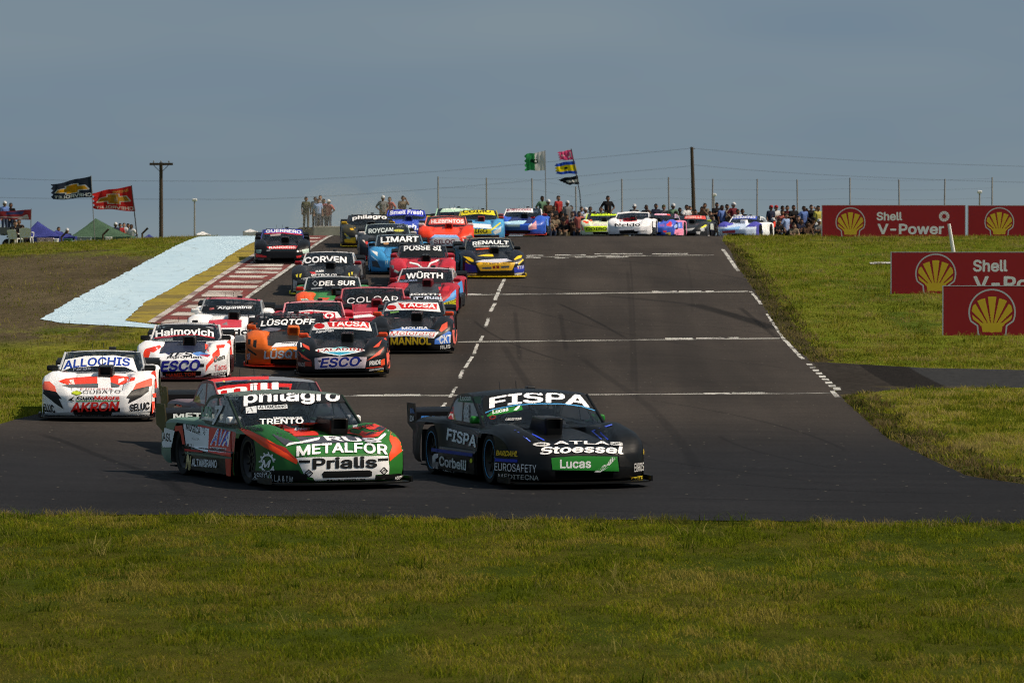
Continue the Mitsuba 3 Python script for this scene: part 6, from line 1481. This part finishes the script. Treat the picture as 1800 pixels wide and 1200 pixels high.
# concrete block and the mound beside it, bank for the crowd
p0, p1 = at(552, 412, 236), at(604, 397, 236)
k = put('concrete_block', rbox(p0[0], p1[0], 235.4, 237.4, p0[2] - 1.6, p1[2], .04, 8), 'old_concrete'); tag(k, 'pale concrete block with spectators standing on it, left of centre', 'block')


def mound(label, x0, x1, ytop, d, wy, m='dark_soil', seed=3):
    a, b = at(x0, ytop, d), at(x1, ytop, d)
    X, Y = np.meshgrid(np.linspace(a[0] - 1.5, b[0] + 1.5, 40), np.linspace(d - wy - 1.5, d + wy + 1.5, 24), indexing='ij')
    e = sst(a[0] - 1.5, a[0] + .3, X) * (1 - sst(b[0] - .3, b[0] + 1.5, X)) * sst(d - wy - 1.5, d - wy, Y) * (1 - sst(d + wy, d + wy + 1.5, Y))
    g = Z(X, Y) - .15
    n = nfbm(np.stack([X * 1.3, Y * 1.3, X * 0 + seed], -1), 3, seed) - .5
    Zz = g + (a[2] - g) * e + n * .12
    k = put('earth_mound', grid_mesh(np.stack([X, Y, Zz], -1)), m, smooth=True); tag(k, label, kind='structure')
    return lambda x, y: float(a[2])


mound('low earth mound left of the concrete block', 524, 556, 399, 237, .8)
mound('earth mound under the spectators at centre right', 938, 1086, 403, 214, 1.2, seed=5)

# dust hanging where the cars run over the crest
scene['dust_medium'] = {'type': 'homogeneous', 'albedo': {'type': 'rgb', 'value': [.93, .90, .85]}, 'sigma_t': .028}
for _x, _y, _d, _r in ((590, 404, 231, (2.6, 5.0, .75)), (690, 398, 226, (2.2, 4.0, .85))):
    _p = at(_x, _y, _d)
    k = fresh('dust_cloud')
    scene[k] = {'type': 'sphere', 'to_world': T().translate(_p.tolist()).scale(list(_r)), 'bsdf': {'type': 'null'}, 'interior': {'type': 'ref', 'id': 'dust_medium'}}
    tag(k, 'faint pale dust hanging over the crest of the track', kind='stuff')
# ---------------------------------------------------------------- people
def hull(*sp, n=10):
    return m3.Manifold.batch_hull([m3.Manifold.sphere(r, n).translate(tuple(map(float, p))) for p, r in sp])


def V3(*a): return np.array(a, float)


def figure(pose):
    """Meshes of one figure, looking along -y, feet at the origin: {part: mesh}."""
    J = dict(pelvis=V3(0, 0, .95), waist=V3(0, 0, 1.10), chest=V3(0, -.005, 1.30), neck=V3(0, .005, 1.475), head=V3(0, -.02, 1.60))
    for s, k in ((-1, 'l'), (1, 'r')):
        J |= {'sh' + k: V3(s * .175, 0, 1.41), 'el' + k: V3(s * .235, .02, 1.13), 'wr' + k: V3(s * .24, -.05, .89), 'hp' + k: V3(s * .09, 0, .93), 'kn' + k: V3(s * .105, -.02, .50), 'an' + k: V3(s * .115, .02, .085), 'to' + k: V3(s * .135, -.155, .03)}
    for k, v in pose.items(): J[k] = V3(*v)
    h, nk = J['head'], J['neck']
    skin = [hull((h + [0, .01, .035], .092), (h + [0, -.005, -.03], .078)), hull((h + [0, -.03, -.075], .045), (h + [0, -.02, 0], .075)), hull((h + [0, -.105, -.015], .014), (h + [0, -.085, .025], .012)), hull((nk, .055), (h + [0, .0, -.06], .052)), hull((J['chest'], .10), (nk - [0, 0, .04], .06)),
            hull((J['chest'], .11), (J['waist'], .105), (J['pelvis'], .11))]
    for s in (-1, 1): skin.append(hull((h + [s * .088, .005, -.01], .018), (h + [s * .086, .005, .02], .02)))
    shirt = [hull((J['chest'] + [-.09, 0, .02], .105), (J['chest'] + [.09, 0, .02], .105), (J['shl'], .07), (J['shr'], .07), (J['neck'] - [0, 0, .06], .06)), hull((J['chest'] + [-.08, 0, 0], .11), (J['chest'] + [.08, 0, 0], .11), (J['waist'] + [-.065, 0, 0], .108), (J['waist'] + [.065, 0, 0], .108)),
             hull((J['waist'] + [-.065, 0, 0], .108), (J['waist'] + [.065, 0, 0], .108), (J['pelvis'] + [-.07, 0, -.02], .112), (J['pelvis'] + [.07, 0, -.02], .112))]
    trou = [hull((J['pelvis'] + [-.07, 0, 0], .108), (J['pelvis'] + [.07, 0, 0], .108), (J['hpl'], .10), (J['hpr'], .10))]
    shoes = []
    for k, s in (('l', -1), ('r', 1)):
        sh, el, wr, hp, kn, an, to = (J[q + k] for q in ('sh', 'el', 'wr', 'hp', 'kn', 'an', 'to'))
        skin += [hull((sh, .055), (el, .040)), hull((el, .040), (wr, .028)), hull((hp, .085), (kn, .055)), hull((kn, .054), (an, .040))]
        shirt.append(hull((sh, .072), (sh + (el - sh) * .72, .062)))
        trou += [hull((hp, .100), (kn, .072)), hull((kn, .072), (an + [0, 0, .03], .062))]
        shoes.append(hull((an - [0, -.03, .035], .05), (an - [0, .02, .03], .05), (to, .038), (to + [s * .01, .05, 0], .042)))
        # hand: palm, four fingers and a thumb
        d = wr - el; d /= np.linalg.norm(d)
        a = np.cross(d, [0, 1, 0.2]); a /= np.linalg.norm(a) + 1e-9
        b = np.cross(d, a)
        palm = wr + d * .07
        skin.append(hull((wr, .026), (palm + a * .028, .018), (palm - a * .028, .018), (palm, .02)))
        for q, L in ((-.030, .058), (-.010, .075), (.010, .078), (.030, .068)):
            f0 = palm + a * q + d * .012; f1 = f0 + d * L * .55 + b * .006; f2 = f1 + d * L * .40 + b * .03
            skin += [hull((f0, .0105), (f1, .0095), n=6), hull((f1, .0095), (f2, .008), n=6)]
        t0 = wr + d * .03 + a * .028; t1 = t0 + a * .03 + d * .03 + b * .012; t2 = t1 + d * .032 + b * .012
        skin += [hull((t0, .013), (t1, .012), n=6), hull((t1, .012), (t2, .0095), n=6)]
    U = lambda l: to_tri(m3.Manifold.batch_boolean(l, m3.OpType.Add))
    out = {'body': U(skin), 'shirt': U(shirt), 'trousers': U(trou)}
    out['shoe'], out['shoe_2'] = to_tri(shoes[0]), to_tri(shoes[1])
    out['hair'] = U([hull((h + [0, .025, .055], .094), (h + [0, .05, 0], .082)), hull((h + [0, -.045, .085], .055), (h + [0, .03, .075], .08))])
    out['cap'] = U([hull((h + [0, .015, .060], .097), (h + [0, -.02, .075], .09), n=14), hull((h + [-.05, -.10, .055], .012), (h + [.05, -.10, .055], .012), (h + [-.03, -.17, .045], .01), (h + [.03, -.17, .045], .01), n=8)])
    eyes = [hull((h + [s * .034, -.083, .012], .0125), n=6) for s in (-1, 1)] + [hull((h + [-.022, -.078, -.062], .008), (h + [.022, -.078, -.062], .008), n=6)]
    out['face'] = U(eyes)
    return out


POSES = {
    'stand': {}, 'hips': {'elr': (.34, .07, 1.17), 'wrr': (.17, -.04, 1.00), 'ell': (-.34, .07, 1.17), 'wrl': (-.17, -.04, 1.00)},
    'folded': {'elr': (.25, -.06, 1.16), 'wrr': (-.02, -.17, 1.20), 'ell': (-.25, -.06, 1.16), 'wrl': (.03, -.16, 1.16)},
    'raised': {'elr': (.27, -.16, 1.30), 'wrr': (.13, -.22, 1.54), 'ell': (-.22, -.02, 1.13), 'wrl': (-.12, -.16, 1.05)},
    'phone': {'elr': (.20, -.16, 1.20), 'wrr': (.07, -.28, 1.38), 'ell': (-.20, -.16, 1.20), 'wrl': (-.06, -.28, 1.37)},
    'sit': {'pelvis': (0, .10, .36), 'waist': (0, .12, .52), 'chest': (0, .08, .72), 'neck': (0, .04, .895), 'head': (0, .0, 1.02), 'shl': (-.175, .06, .83), 'shr': (.175, .06, .83), 'ell': (-.22, -.10, .62), 'elr': (.22, -.10, .62), 'wrl': (-.12, -.30, .58), 'wrr': (.12, -.30, .58),
            'hpl': (-.10, .06, .34), 'hpr': (.10, .06, .34), 'knl': (-.15, -.32, .50), 'knr': (.15, -.32, .50), 'anl': (-.14, -.30, .085), 'anr': (.14, -.30, .085), 'tol': (-.15, -.47, .03), 'tor': (.15, -.47, .03)},
}
FIG = {k: {p: mikit.ply(trimesh.graph.smooth_shade(m, angle=1.0, facet_minarea=None), smooth=True) for p, m in figure(v).items()} for k, v in POSES.items()}
CL = {'black': (.012, .012, .014), 'navy': (.016, .020, .045), 'grey': (.16, .165, .17), 'white': (.62, .62, .63), 'red': (.36, .03, .03), 'salmon': (.42, .12, .10), 'olive': (.07, .075, .04), 'green': (.10, .19, .12), 'blue': (.10, .17, .42), 'paleblue': (.28, .38, .62), 'brown': (.09, .05, .03), 'khaki': (.20, .16, .11),
      'yellow': (.42, .38, .08), 'denim': (.045, .06, .10), 'maroon': (.13, .02, .03)}
for k, v in CL.items(): mat('cloth_' + k, v, .9, 0, .2)
for k, v in (('fair', (.38, .22, .15)), ('tan', (.24, .125, .075)), ('dark', (.12, .06, .038))): mat('skin_' + k, v, .6, 0, .3)
mat('hair_dark', (.014, .011, .009), .7, 0, .3); mat('hair_brown', (.05, .03, .018), .7, 0, .3)


def person(label, px, yhead, d, pose, shirt, trousers, top='hair', rot=0.0, group=None, skin='tan', ground_it=False):
    p = at(px, yhead, d)
    hgt = 1.125 if pose == 'sit' else 1.70
    k = rng.uniform(.97, 1.04)
    feet = p[2] - hgt * k
    g = float(Z(p[0], d))
    if ground_it: feet = g
    c, s = math.cos(rot), math.sin(rot)
    M = np.eye(4); M[:3, :3] = np.array([[c, -s, 0], [s, c, 0], [0, 0, 1]]) * k; M[:3, 3] = [p[0], d, feet]
    tw = T(M)
    root = fresh('person'); tag(root, label, 'person', group)
    f = FIG[pose]
    put(root + '__body', f['body'], 'skin_' + skin, to_world=tw); put(root + '__shirt', f['shirt'], 'cloth_' + shirt, to_world=tw); put(root + '__trousers', f['trousers'], 'cloth_' + trousers, to_world=tw)
    put(root + '__shoe', f['shoe'], 'cloth_black', to_world=tw); put(root + '__shoe', f['shoe_2'], 'cloth_black', to_world=tw); put(root + '__face', f['face'], 'hair_dark', to_world=tw)
    put(root + '__hair', f['hair'], 'hair_dark' if skin != 'fair' else 'hair_brown', to_world=tw)
    if top != 'hair': put(root + '__cap', f['cap'], 'cloth_' + top, to_world=tw)
    return root


PL = [
    # left edge
    ('person in blue standing highest at the left edge', 8, 355, 216, 'stand', 'blue', 'denim', 'white', .6), ('person in black standing beside the one in blue at the left edge', 19, 357.5, 216.2, 'stand', 'black', 'denim', 'hair', -.3),
    ('person in black seated nearest the white plastic chairs', 40, 397, 196, 'sit', 'black', 'black', 'hair', .8), ('person in black seated leftmost of the group below the banner', 27, 389, 199, 'sit', 'black', 'khaki', 'hair', .5), ('person with bare shoulders leaning between the seated people in black', 33, 386, 201, 'sit', 'brown', 'black', 'hair', -.5),
    ('person in white cap right of the green tent', 203, 392, 238, 'stand', 'navy', 'black', 'white', .5), ('person in red right of the green tent', 211, 393, 238.5, 'stand', 'red', 'denim', 'hair', .2), ('person in white shirt in the middle of the group by the green tent', 218, 392.5, 239, 'folded', 'white', 'black', 'hair', -.3),
    ('person in dark shirt in the group by the green tent', 225, 393.5, 239.5, 'stand', 'navy', 'black', 'hair', .4), ('person in pale shirt rightmost of the group by the green tent', 231, 395, 238, 'hips', 'white', 'khaki', 'hair', -.5), ('person whose dark hair shows over the blue awning', 103, 399.5, 233, 'stand', 'black', 'black', 'hair', 0), ('person in white cap at the right end of the blue awning', 118, 402.5, 234, 'stand', 'navy', 'black', 'white', .4),
    # on the block
    ('person in olive standing alone on the mound left of the concrete block', 538, 346.5, 236.5, 'stand', 'olive', 'khaki', 'hair', .3), ('person in grey leftmost on the concrete block', 554, 346.5, 236.3, 'stand', 'grey', 'black', 'hair', -.2), ('person in blue at the front of the group on the concrete block', 559, 350, 235.7, 'stand', 'paleblue', 'denim', 'hair', .2),
    ('tallest person on the concrete block, in white', 563, 344, 236.8, 'raised', 'white', 'khaki', 'hair', -.4), ('person in maroon on the concrete block', 569, 350, 236.2, 'folded', 'maroon', 'denim', 'hair', .5), ('person in white cap rightmost on the concrete block', 578, 352, 236.0, 'hips', 'salmon', 'denim', 'white', -.6),
    ('person in white cap and grey shirt behind the black and yellow car', 673, 345.5, 226, 'hips', 'grey', 'khaki', 'white', .4), ('person in salmon shirt behind the royal blue car', 685, 347.5, 226.5, 'hips', 'salmon', 'olive', 'hair', -.5), ('person raising a hand behind the royal blue car', 708, 345.5, 227, 'raised', 'khaki', 'denim', 'hair', .2),
    # mound at centre right
    ('person in pale green with hand on hip, left on the earth mound', 953, 345.5, 213.6, 'hips', 'green', 'khaki', 'hair', .6), ('person in white cap and brown shirt on the earth mound', 963.5, 352, 213.2, 'stand', 'brown', 'black', 'white', .5), ('person in red shirt standing on the earth mound', 981.5, 345, 214.0, 'stand', 'red', 'black', 'hair', .7), ('person in white shirt right on the earth mound', 997, 354, 213.4, 'stand', 'grey', 'denim', 'white', .5),
    ('person in black seated lowest left on the earth mound', 948, 374, 211.6, 'sit', 'olive', 'black', 'hair', .3), ('person in navy seated under the person in white cap', 958, 378, 211.5, 'sit', 'navy', 'khaki', 'hair', .6), ('person in brown seated in the middle of the earth mound', 969, 373, 211.8, 'sit', 'brown', 'denim', 'hair', .2), ('person in khaki seated below the person in red', 978, 377, 211.4, 'sit', 'khaki', 'black', 'hair', .7), ('person in black cap seated right of middle on the earth mound', 987, 372, 211.9, 'sit', 'black', 'denim', 'black', .4),
    ('person in maroon seated low on the earth mound', 996, 377, 211.5, 'sit', 'maroon', 'black', 'hair', .3), ('person in grey seated at the right foot of the earth mound', 1006, 373, 211.7, 'sit', 'grey', 'black', 'hair', .5), ('person in black standing between seated people on the earth mound', 974, 362, 213.0, 'stand', 'black', 'denim', 'hair', .5), ('person in navy standing at the back right of the earth mound', 1004, 362, 213.6, 'stand', 'navy', 'black', 'hair', .3),
    ('person in pink shirt left of the white and lime car', 1018, 372, 210.5, 'stand', 'salmon', 'denim', 'hair', .3), ('person in blue left of the white capped person by the white and lime car', 1022, 364, 211.5, 'stand', 'paleblue', 'black', 'hair', .2), ('person in white cap and white shirt beside the lime car', 1029, 366, 210.8, 'hips', 'white', 'denim', 'white', .5), ('person in olive behind the white and lime car', 1037.5, 364, 211.5, 'stand', 'olive', 'black', 'hair', -.2), ('person in black standing highest, hands on hips, behind the lime car', 1068.5, 345, 214.2, 'hips', 'black', 'black', 'hair', .2), ('person in dark shirt low behind the lime car', 1056, 365, 212.0, 'stand', 'navy', 'black', 'hair', .5),
    # behind the right hand cars
    ('person in white cap just over the roof of the white car', 1115, 360, 209, 'stand', 'grey', 'black', 'white', .2), ('person in black leaning over right of the white car', 1136, 361, 209, 'raised', 'black', 'denim', 'hair', -.3), ('person in navy between the white and the blue and pink cars', 1153, 359, 209.5, 'folded', 'navy', 'black', 'hair', .4), ('person in olive cap over the blue and pink car', 1167, 361, 209.2, 'stand', 'grey', 'khaki', 'olive', -.3), ('person in white cap and green shirt over the blue and pink car', 1183, 359, 209, 'hips', 'green', 'black', 'white', .5),
    ('person in black right of the blue and pink car', 1195, 366, 209.5, 'stand', 'black', 'black', 'hair', .4), ('person in white shirt left of the tall bare pole', 1207, 361, 209, 'folded', 'white', 'black', 'hair', .6), ('person in brown beside the one in white left of the tall pole', 1212.5, 363, 209.8, 'stand', 'brown', 'black', 'hair', .2), ('person in maroon at the foot of the tall bare pole', 1222, 369, 208.5, 'stand', 'maroon', 'denim', 'hair', .2), ('person in olive right of the tall bare pole', 1234, 364, 209.5, 'stand', 'olive', 'black', 'hair', .4), ('person with tanned raised arms right of the tall bare pole', 1239, 358, 209, 'phone', 'khaki', 'denim', 'hair', -.5), ('person in grey low right of the tall bare pole', 1248, 372, 208.5, 'stand', 'grey', 'black', 'hair', .3),
    ('person in black by the slim lamp post', 1260, 357, 209.5, 'folded', 'black', 'black', 'hair', .4), ('person in blue right of the slim lamp post', 1269, 361.5, 209, 'stand', 'blue', 'denim', 'hair', .7), ('person in khaki third right of the slim lamp post', 1278, 360, 209.3, 'stand', 'khaki', 'black', 'hair', .4), ('person in white cap leaning forward over the pale blue car', 1289, 357, 209, 'hips', 'maroon', 'khaki', 'white', .7), ('person in white shirt low over the pale blue car', 1297, 368.5, 208.6, 'stand', 'white', 'black', 'hair', .3), ('person in black over the roof of the pale blue car', 1305, 368, 209, 'stand', 'black', 'denim', 'hair', .2),
    # right group
    ('person in navy with red cap, leftmost of the right hand group', 1355, 362, 207, 'stand', 'navy', 'black', 'red', .6), ('person in white with red cap, second in the right hand group', 1364, 362, 207.5, 'folded', 'white', 'khaki', 'red', .5), ('person in salmon shirt, third in the right hand group', 1375, 370, 206.5, 'stand', 'salmon', 'denim', 'hair', .2), ('person in black behind the one in salmon', 1375.5, 362.5, 208.5, 'stand', 'khaki', 'black', 'hair', .2), ('person in dark red in the right hand group', 1384, 362, 207.6, 'hips', 'maroon', 'black', 'hair', -.3), ('person in pale blue bending in the right hand group', 1382, 376, 206.3, 'hips', 'paleblue', 'navy', 'hair', .8),
    ('person in black beside the fence post in the right hand group', 1395, 361.5, 207.2, 'folded', 'black', 'denim', 'hair', .4), ('person in blue right of the fence post', 1413, 363, 207, 'hips', 'blue', 'black', 'hair', .6), ('person in yellow right of the fence post', 1418, 367, 208, 'stand', 'yellow', 'black', 'hair', .2), ('person in black with tanned arms, fourth from the long red board', 1426, 361, 207.3, 'raised', 'black', 'black', 'hair', .3), ('person in pale yellow next to the long red board', 1438, 362.5, 207, 'stand', 'yellow', 'khaki', 'hair', .6),
    ('person in grey crouching right of the pale blue car', 1346, 392, 203.5, 'sit', 'grey', 'black', 'hair', .3), ('person in black seated left of the fence post', 1370, 386, 203.6, 'sit', 'black', 'black', 'hair', .5), ('person in khaki seated at the fence post', 1396, 393, 203.2, 'sit', 'khaki', 'denim', 'hair', .2), ('person in navy seated right of the fence post', 1409, 385, 203.8, 'sit', 'navy', 'black', 'hair', .6), ('person in brown seated in front of the right hand group', 1420, 390, 203.4, 'sit', 'brown', 'khaki', 'hair', .4), ('person with white cap seated beside the long red board', 1440, 386, 203.6, 'sit', 'grey', 'black', 'white', .3),
]
SK = ['tan', 'fair', 'tan', 'dark']
for i, (lab, px, yh, d, pose, sh, tr, top, rot) in enumerate(PL):
    person(lab, px, yh, d, pose, sh, tr, top, rot, 'spectators watching from the crest', SK[(i * 7) % 4])


ORD2 = ['first', 'second', 'third', 'fourth', 'fifth', 'sixth', 'seventh', 'eighth', 'ninth', 'tenth', 'eleventh', 'twelfth', 'thirteenth', 'fourteenth', 'fifteenth', 'last']
_low = [(943, 380, 'navy'), (966, 384, 'khaki'), (991, 386, 'black'), (1011, 382, 'brown'), (1016, 386, 'olive'), (1045, 372, 'navy'), (1188, 372, 'grey'), (1201, 374, 'black'), (1252, 379, 'navy'), (1318, 384, 'brown'), (1334, 386, 'grey'), (1359, 384, 'navy'), (1390, 384, 'maroon'), (1403, 380, 'black'), (1430, 383, 'brown'), (1436, 392, 'khaki')]
for i, (px, yh, c_name) in enumerate(_low):
    person(f'person in {c_name}, {ORD2[i]} from the left in the low crouching row behind the crest', px, yh, 206.5 if px > 1020 else 210.6, 'sit', c_name, ('black', 'denim', 'khaki')[i % 3], ('hair', 'hair', 'black', 'white')[i % 4], rng.uniform(-.5, .7), 'spectators watching from the crest', SK[(i * 5) % 4])

# drivers of the two leading cars
def driver(M, label, suit, helmet):
    pose = {'pelvis': (0, 0, .30), 'waist': (0, .02, .44), 'chest': (0, .03, .64), 'neck': (0, 0, .80), 'head': (0, -.03, .94), 'shl': (-.18, .0, .74), 'shr': (.18, .0, .74), 'ell': (-.25, -.24, .56), 'elr': (.25, -.24, .56), 'wrl': (-.15, -.44, .72), 'wrr': (.15, -.44, .72),
            'hpl': (-.09, -.03, .29), 'hpr': (.09, -.03, .29), 'knl': (-.13, -.46, .42), 'knr': (.13, -.46, .42), 'anl': (-.12, -.84, .24), 'anr': (.12, -.84, .24), 'tol': (-.12, -.92, .34), 'tor': (.12, -.92, .34)}
    f = figure(pose)
    tw = T(M) @ T().translate([-.34, 2.72, 0])
    root = fresh('person'); tag(root, label, 'person')
    for p in ('body', 'shirt', 'trousers', 'shoe', 'shoe_2'):
        put(root + '__' + {'shirt': 'race_suit_top', 'trousers': 'race_suit_legs', 'shoe_2': 'shoe'}.get(p, p), f[p], {'body': 'skin_tan', 'shoe': 'cloth_black', 'shoe_2': 'cloth_black'}.get(p, suit), smooth=40, to_world=tw)
    h = np.array([0, -.02, .965])
    sh = hull((h, .142), (h + [0, -.03, -.05], .118), n=24)
    cut = m3.Manifold.cube((.30, .12, .085), True).translate((0, -.15, .965))
    hm = put(root + '__helmet', to_tri(sh - cut), helmet, smooth=35, to_world=tw)
    put(hm + '__visor', to_tri(hull((h, .136), (h + [0, -.03, -.05], .112), n=24)), 'black_plastic', smooth=35, to_world=tw)


mat('helmet_blue', (.03, .10, .42), .25, 0, .5, .6); mat('helmet_red', (.05, .12, .36), .25, 0, .5, .6)
driver(LEAD[1], 'driver in a blue helmet behind the windscreen of the leading black car', 'cloth_black', 'helmet_blue')
driver(SECOND[1], 'driver in a dark blue helmet inside the green and orange car', 'cloth_navy', 'helmet_red')
# ---------------------------------------------------------------- grass
scene['grass_blade'] = {'type': 'principledthin', 'base_color': ATTR, 'roughness': .75, 'diff_trans': .9, 'spec_trans': 0.0, 'spec_tint': 0.0}
bare = unary_union([ROAD, SERVICE, BLUE, YELLOW, KERB]).buffer(0)
shapely.prepare(bare)
VERGE = unary_union([v1, v2]).buffer(0)
shapely.prepare(VERGE)


def blades(name, label, xy, hmin, hmax, wid, seed, palette, clump=0.5, lean=.6, keep=None, over=False):
    g = np.random.default_rng(seed)
    x, y = xy[:, 0], xy[:, 1]
    inside = shapely.contains_xy(bare, x, y)
    ok = ~inside | over
    if keep is not None: ok &= keep(x, y, g)
    x, y = x[ok], y[ok]
    n = len(x)
    patch = nfbm(np.c_[x * .55, y * .22, x * 0 + seed], 4, seed)
    tuft = nfbm(np.c_[x * 3.1, y * 1.6, x * 0 + seed], 3, seed + 4)
    tone = nfbm(np.c_[x * 1.3, y * .9, x * 0 + seed + 3], 4, seed + 8)
    h = (hmin + (hmax - hmin) * g.random(n) ** 1.6) * (.40 + 1.25 * sst(.35, .75, tuft))
    w = wid * g.uniform(.7, 1.5, n) * (y / 45) ** .35
    a = g.uniform(0, 2 * np.pi, n)
    ln = h * g.uniform(.15, lean * 2, n)
    dirx, diry = np.cos(a), np.sin(a)
    b = a + np.pi / 2 + g.uniform(-.5, .5, n)
    z = Z(x, y)
    base = np.stack([x, y, z - .005], -1)
    across = np.stack([np.cos(b), np.sin(b) * .4, 0 * b], -1) * (w / 2)[:, None]
    mid = base + np.stack([dirx * ln * .35, diry * ln * .35, h * .6], -1)
    tip = base + np.stack([dirx * ln, diry * ln, h], -1)
    v = np.stack([base - across, base + across, mid - across * .75, mid + across * .75, tip], 1).reshape(-1, 3)
    i = np.arange(n)[:, None] * 5
    f = np.concatenate([i + [0, 1, 3], i + [0, 3, 2], i + [2, 3, 4]], 0)
    pal = np.array(palette)
    # 0 green, 1 olive, 2 straw, 3 dark green
    p = np.clip(.47 + (tone - .5) * 1.25 + (tuft - .5) * .5 + g.normal(0, .13, n), 0, 1)
    k = np.where(p < .40, 3, np.where(p < .54, 0, np.where(p < .70, 1, 2)))
    col = pal[k] * g.uniform(.7, 1.3, n)[:, None] * (.75 + .5 * patch)[:, None]
    put(name, trimesh.Trimesh(v, f, process=False), 'grass_blade', smooth=False, color=np.repeat(col, 5, 0))
    tag(name, label, 'grass', kind='stuff')
    return n


def scatter(y0, y1, x0, x1, dens, seed):
    """Points over the wedge the lens sees; x0, x1 are pixel columns or functions of y; density per square metre."""
    g = np.random.default_rng(seed)
    m = int(dens * (y1 - y0) * (x1 - x0) * (y0 + y1) / 2 / F * 1.35)
    y = g.uniform(y0, y1, m)
    px = g.uniform(x0, x1, m)
    keep = g.random(m) < y / y1
    return np.c_[(px - CX) / F * y, y][keep]


PAL_NEAR = [(.185, .215, .013), (.225, .210, .017), (.285, .235, .050), (.115, .145, .009)]
PAL_FAR = [(.215, .225, .018), (.275, .240, .036), (.345, .280, .095), (.115, .142, .013)]
blades('near_grass', 'short olive and green grass in the foreground', scatter(30.5, 51.4, -40, 1840, 1100, 3), .014, .058, .0085, 3, PAL_NEAR)
g_ = np.random.default_rng(77)
cl = scatter(30.5, 51.0, -40, 1840, .9, 78)
q = np.vstack([c + g_.normal(0, 1, (int(g_.integers(25, 90)), 2)) * [g_.uniform(.05, .22), g_.uniform(.04, .12)] for c in cl])
blades('tall_tufts', 'taller dark tufts standing in the foreground grass', q, .04, .12, .009, 79, [(.10, .135, .009), (.13, .145, .014), (.26, .23, .06), (.06, .09, .007)], lean=.9)
# taller fringe hanging over the edge of the asphalt
xs = np.random.default_rng(8).uniform(-7, 7, 9000)
edge_y = np.interp(xs, [-7, -4.2, -1.3, 2, 6.5], [ground(q, 900)[1] if False else ground(q, r)[1] for q, r in ((-130, 906), (270, 906), (700, 912), (1200, 916), (1860, 922))])
blades('edge_grass', 'ragged straw coloured grass fringe along the near edge of the track', np.c_[xs, edge_y + .55 * (nfbm(np.c_[xs * .9, xs * 0, xs * 0], 4, 5) - .52) - np.abs(np.random.default_rng(9).normal(0, .28, len(xs)))], .03, .085, .007, 5, [(.13, .14, .02), (.18, .15, .035), (.30, .24, .10), (.09, .10, .015)], over=True)
pts = np.vstack([scatter(58, 76, 1450, 1830, 520, 12), scatter(76, 100, 1360, 1830, 330, 13), scatter(100, 130, 1300, 1830, 170, 14), scatter(130, 168, 1240, 1830, 95, 15)])
blades('slope_grass', 'sunlit grass on the slope right of the track', pts, .03, .10, .010, 6, PAL_FAR, keep=lambda x, y, g: (~shapely.contains_xy(VERGE, x, y)) | (g.random(len(x)) < .22))
pts = np.vstack([scatter(68, 90, -30, 420, 330, 22), scatter(90, 125, -30, 380, 160, 23), scatter(125, 172, -30, 400, 90, 24)])


def bank_keep(x, y, g):
    e = np.sqrt((((x + 14.0) * .93 + (y - 124) * .055) / 4.6) ** 2 + ((y - 124) * .98 / 24) ** 2) + (nfbm(np.c_[x * .9, y * .35, x * 0 + 4], 3, 2) - .5) * .9
    return (e > 1.0) | (g.random(len(x)) < .16)


blades('bank_grass', 'grass on the left bank below the tents', pts, .03, .09, .010, 7, PAL_FAR, keep=bank_keep)
# a few dark weeds on the bank and the slope

for i, (P, lab, dens) in enumerate(((v1, 'dark torn grass and earth clods along the upper right edge of the track', 150), (v2, 'dark torn grass and earth clods along the lower right edge of the track', 420))):
    g_ = np.random.default_rng(60 + i)
    x0, y0, x1, y1 = P.bounds
    m_ = int((x1 - x0) * (y1 - y0) * dens)
    q = np.c_[g_.uniform(x0, x1, m_), g_.uniform(y0, y1, m_)]
    big = P.buffer(.35)
    q = q[shapely.contains_xy(big, q[:, 0], q[:, 1])]
    blades('verge_grass', lab, q, .02, .11, .016, 61 + i, [(.09, .10, .018), (.11, .085, .03), (.17, .135, .06), (.03, .035, .010)], lean=1.0)
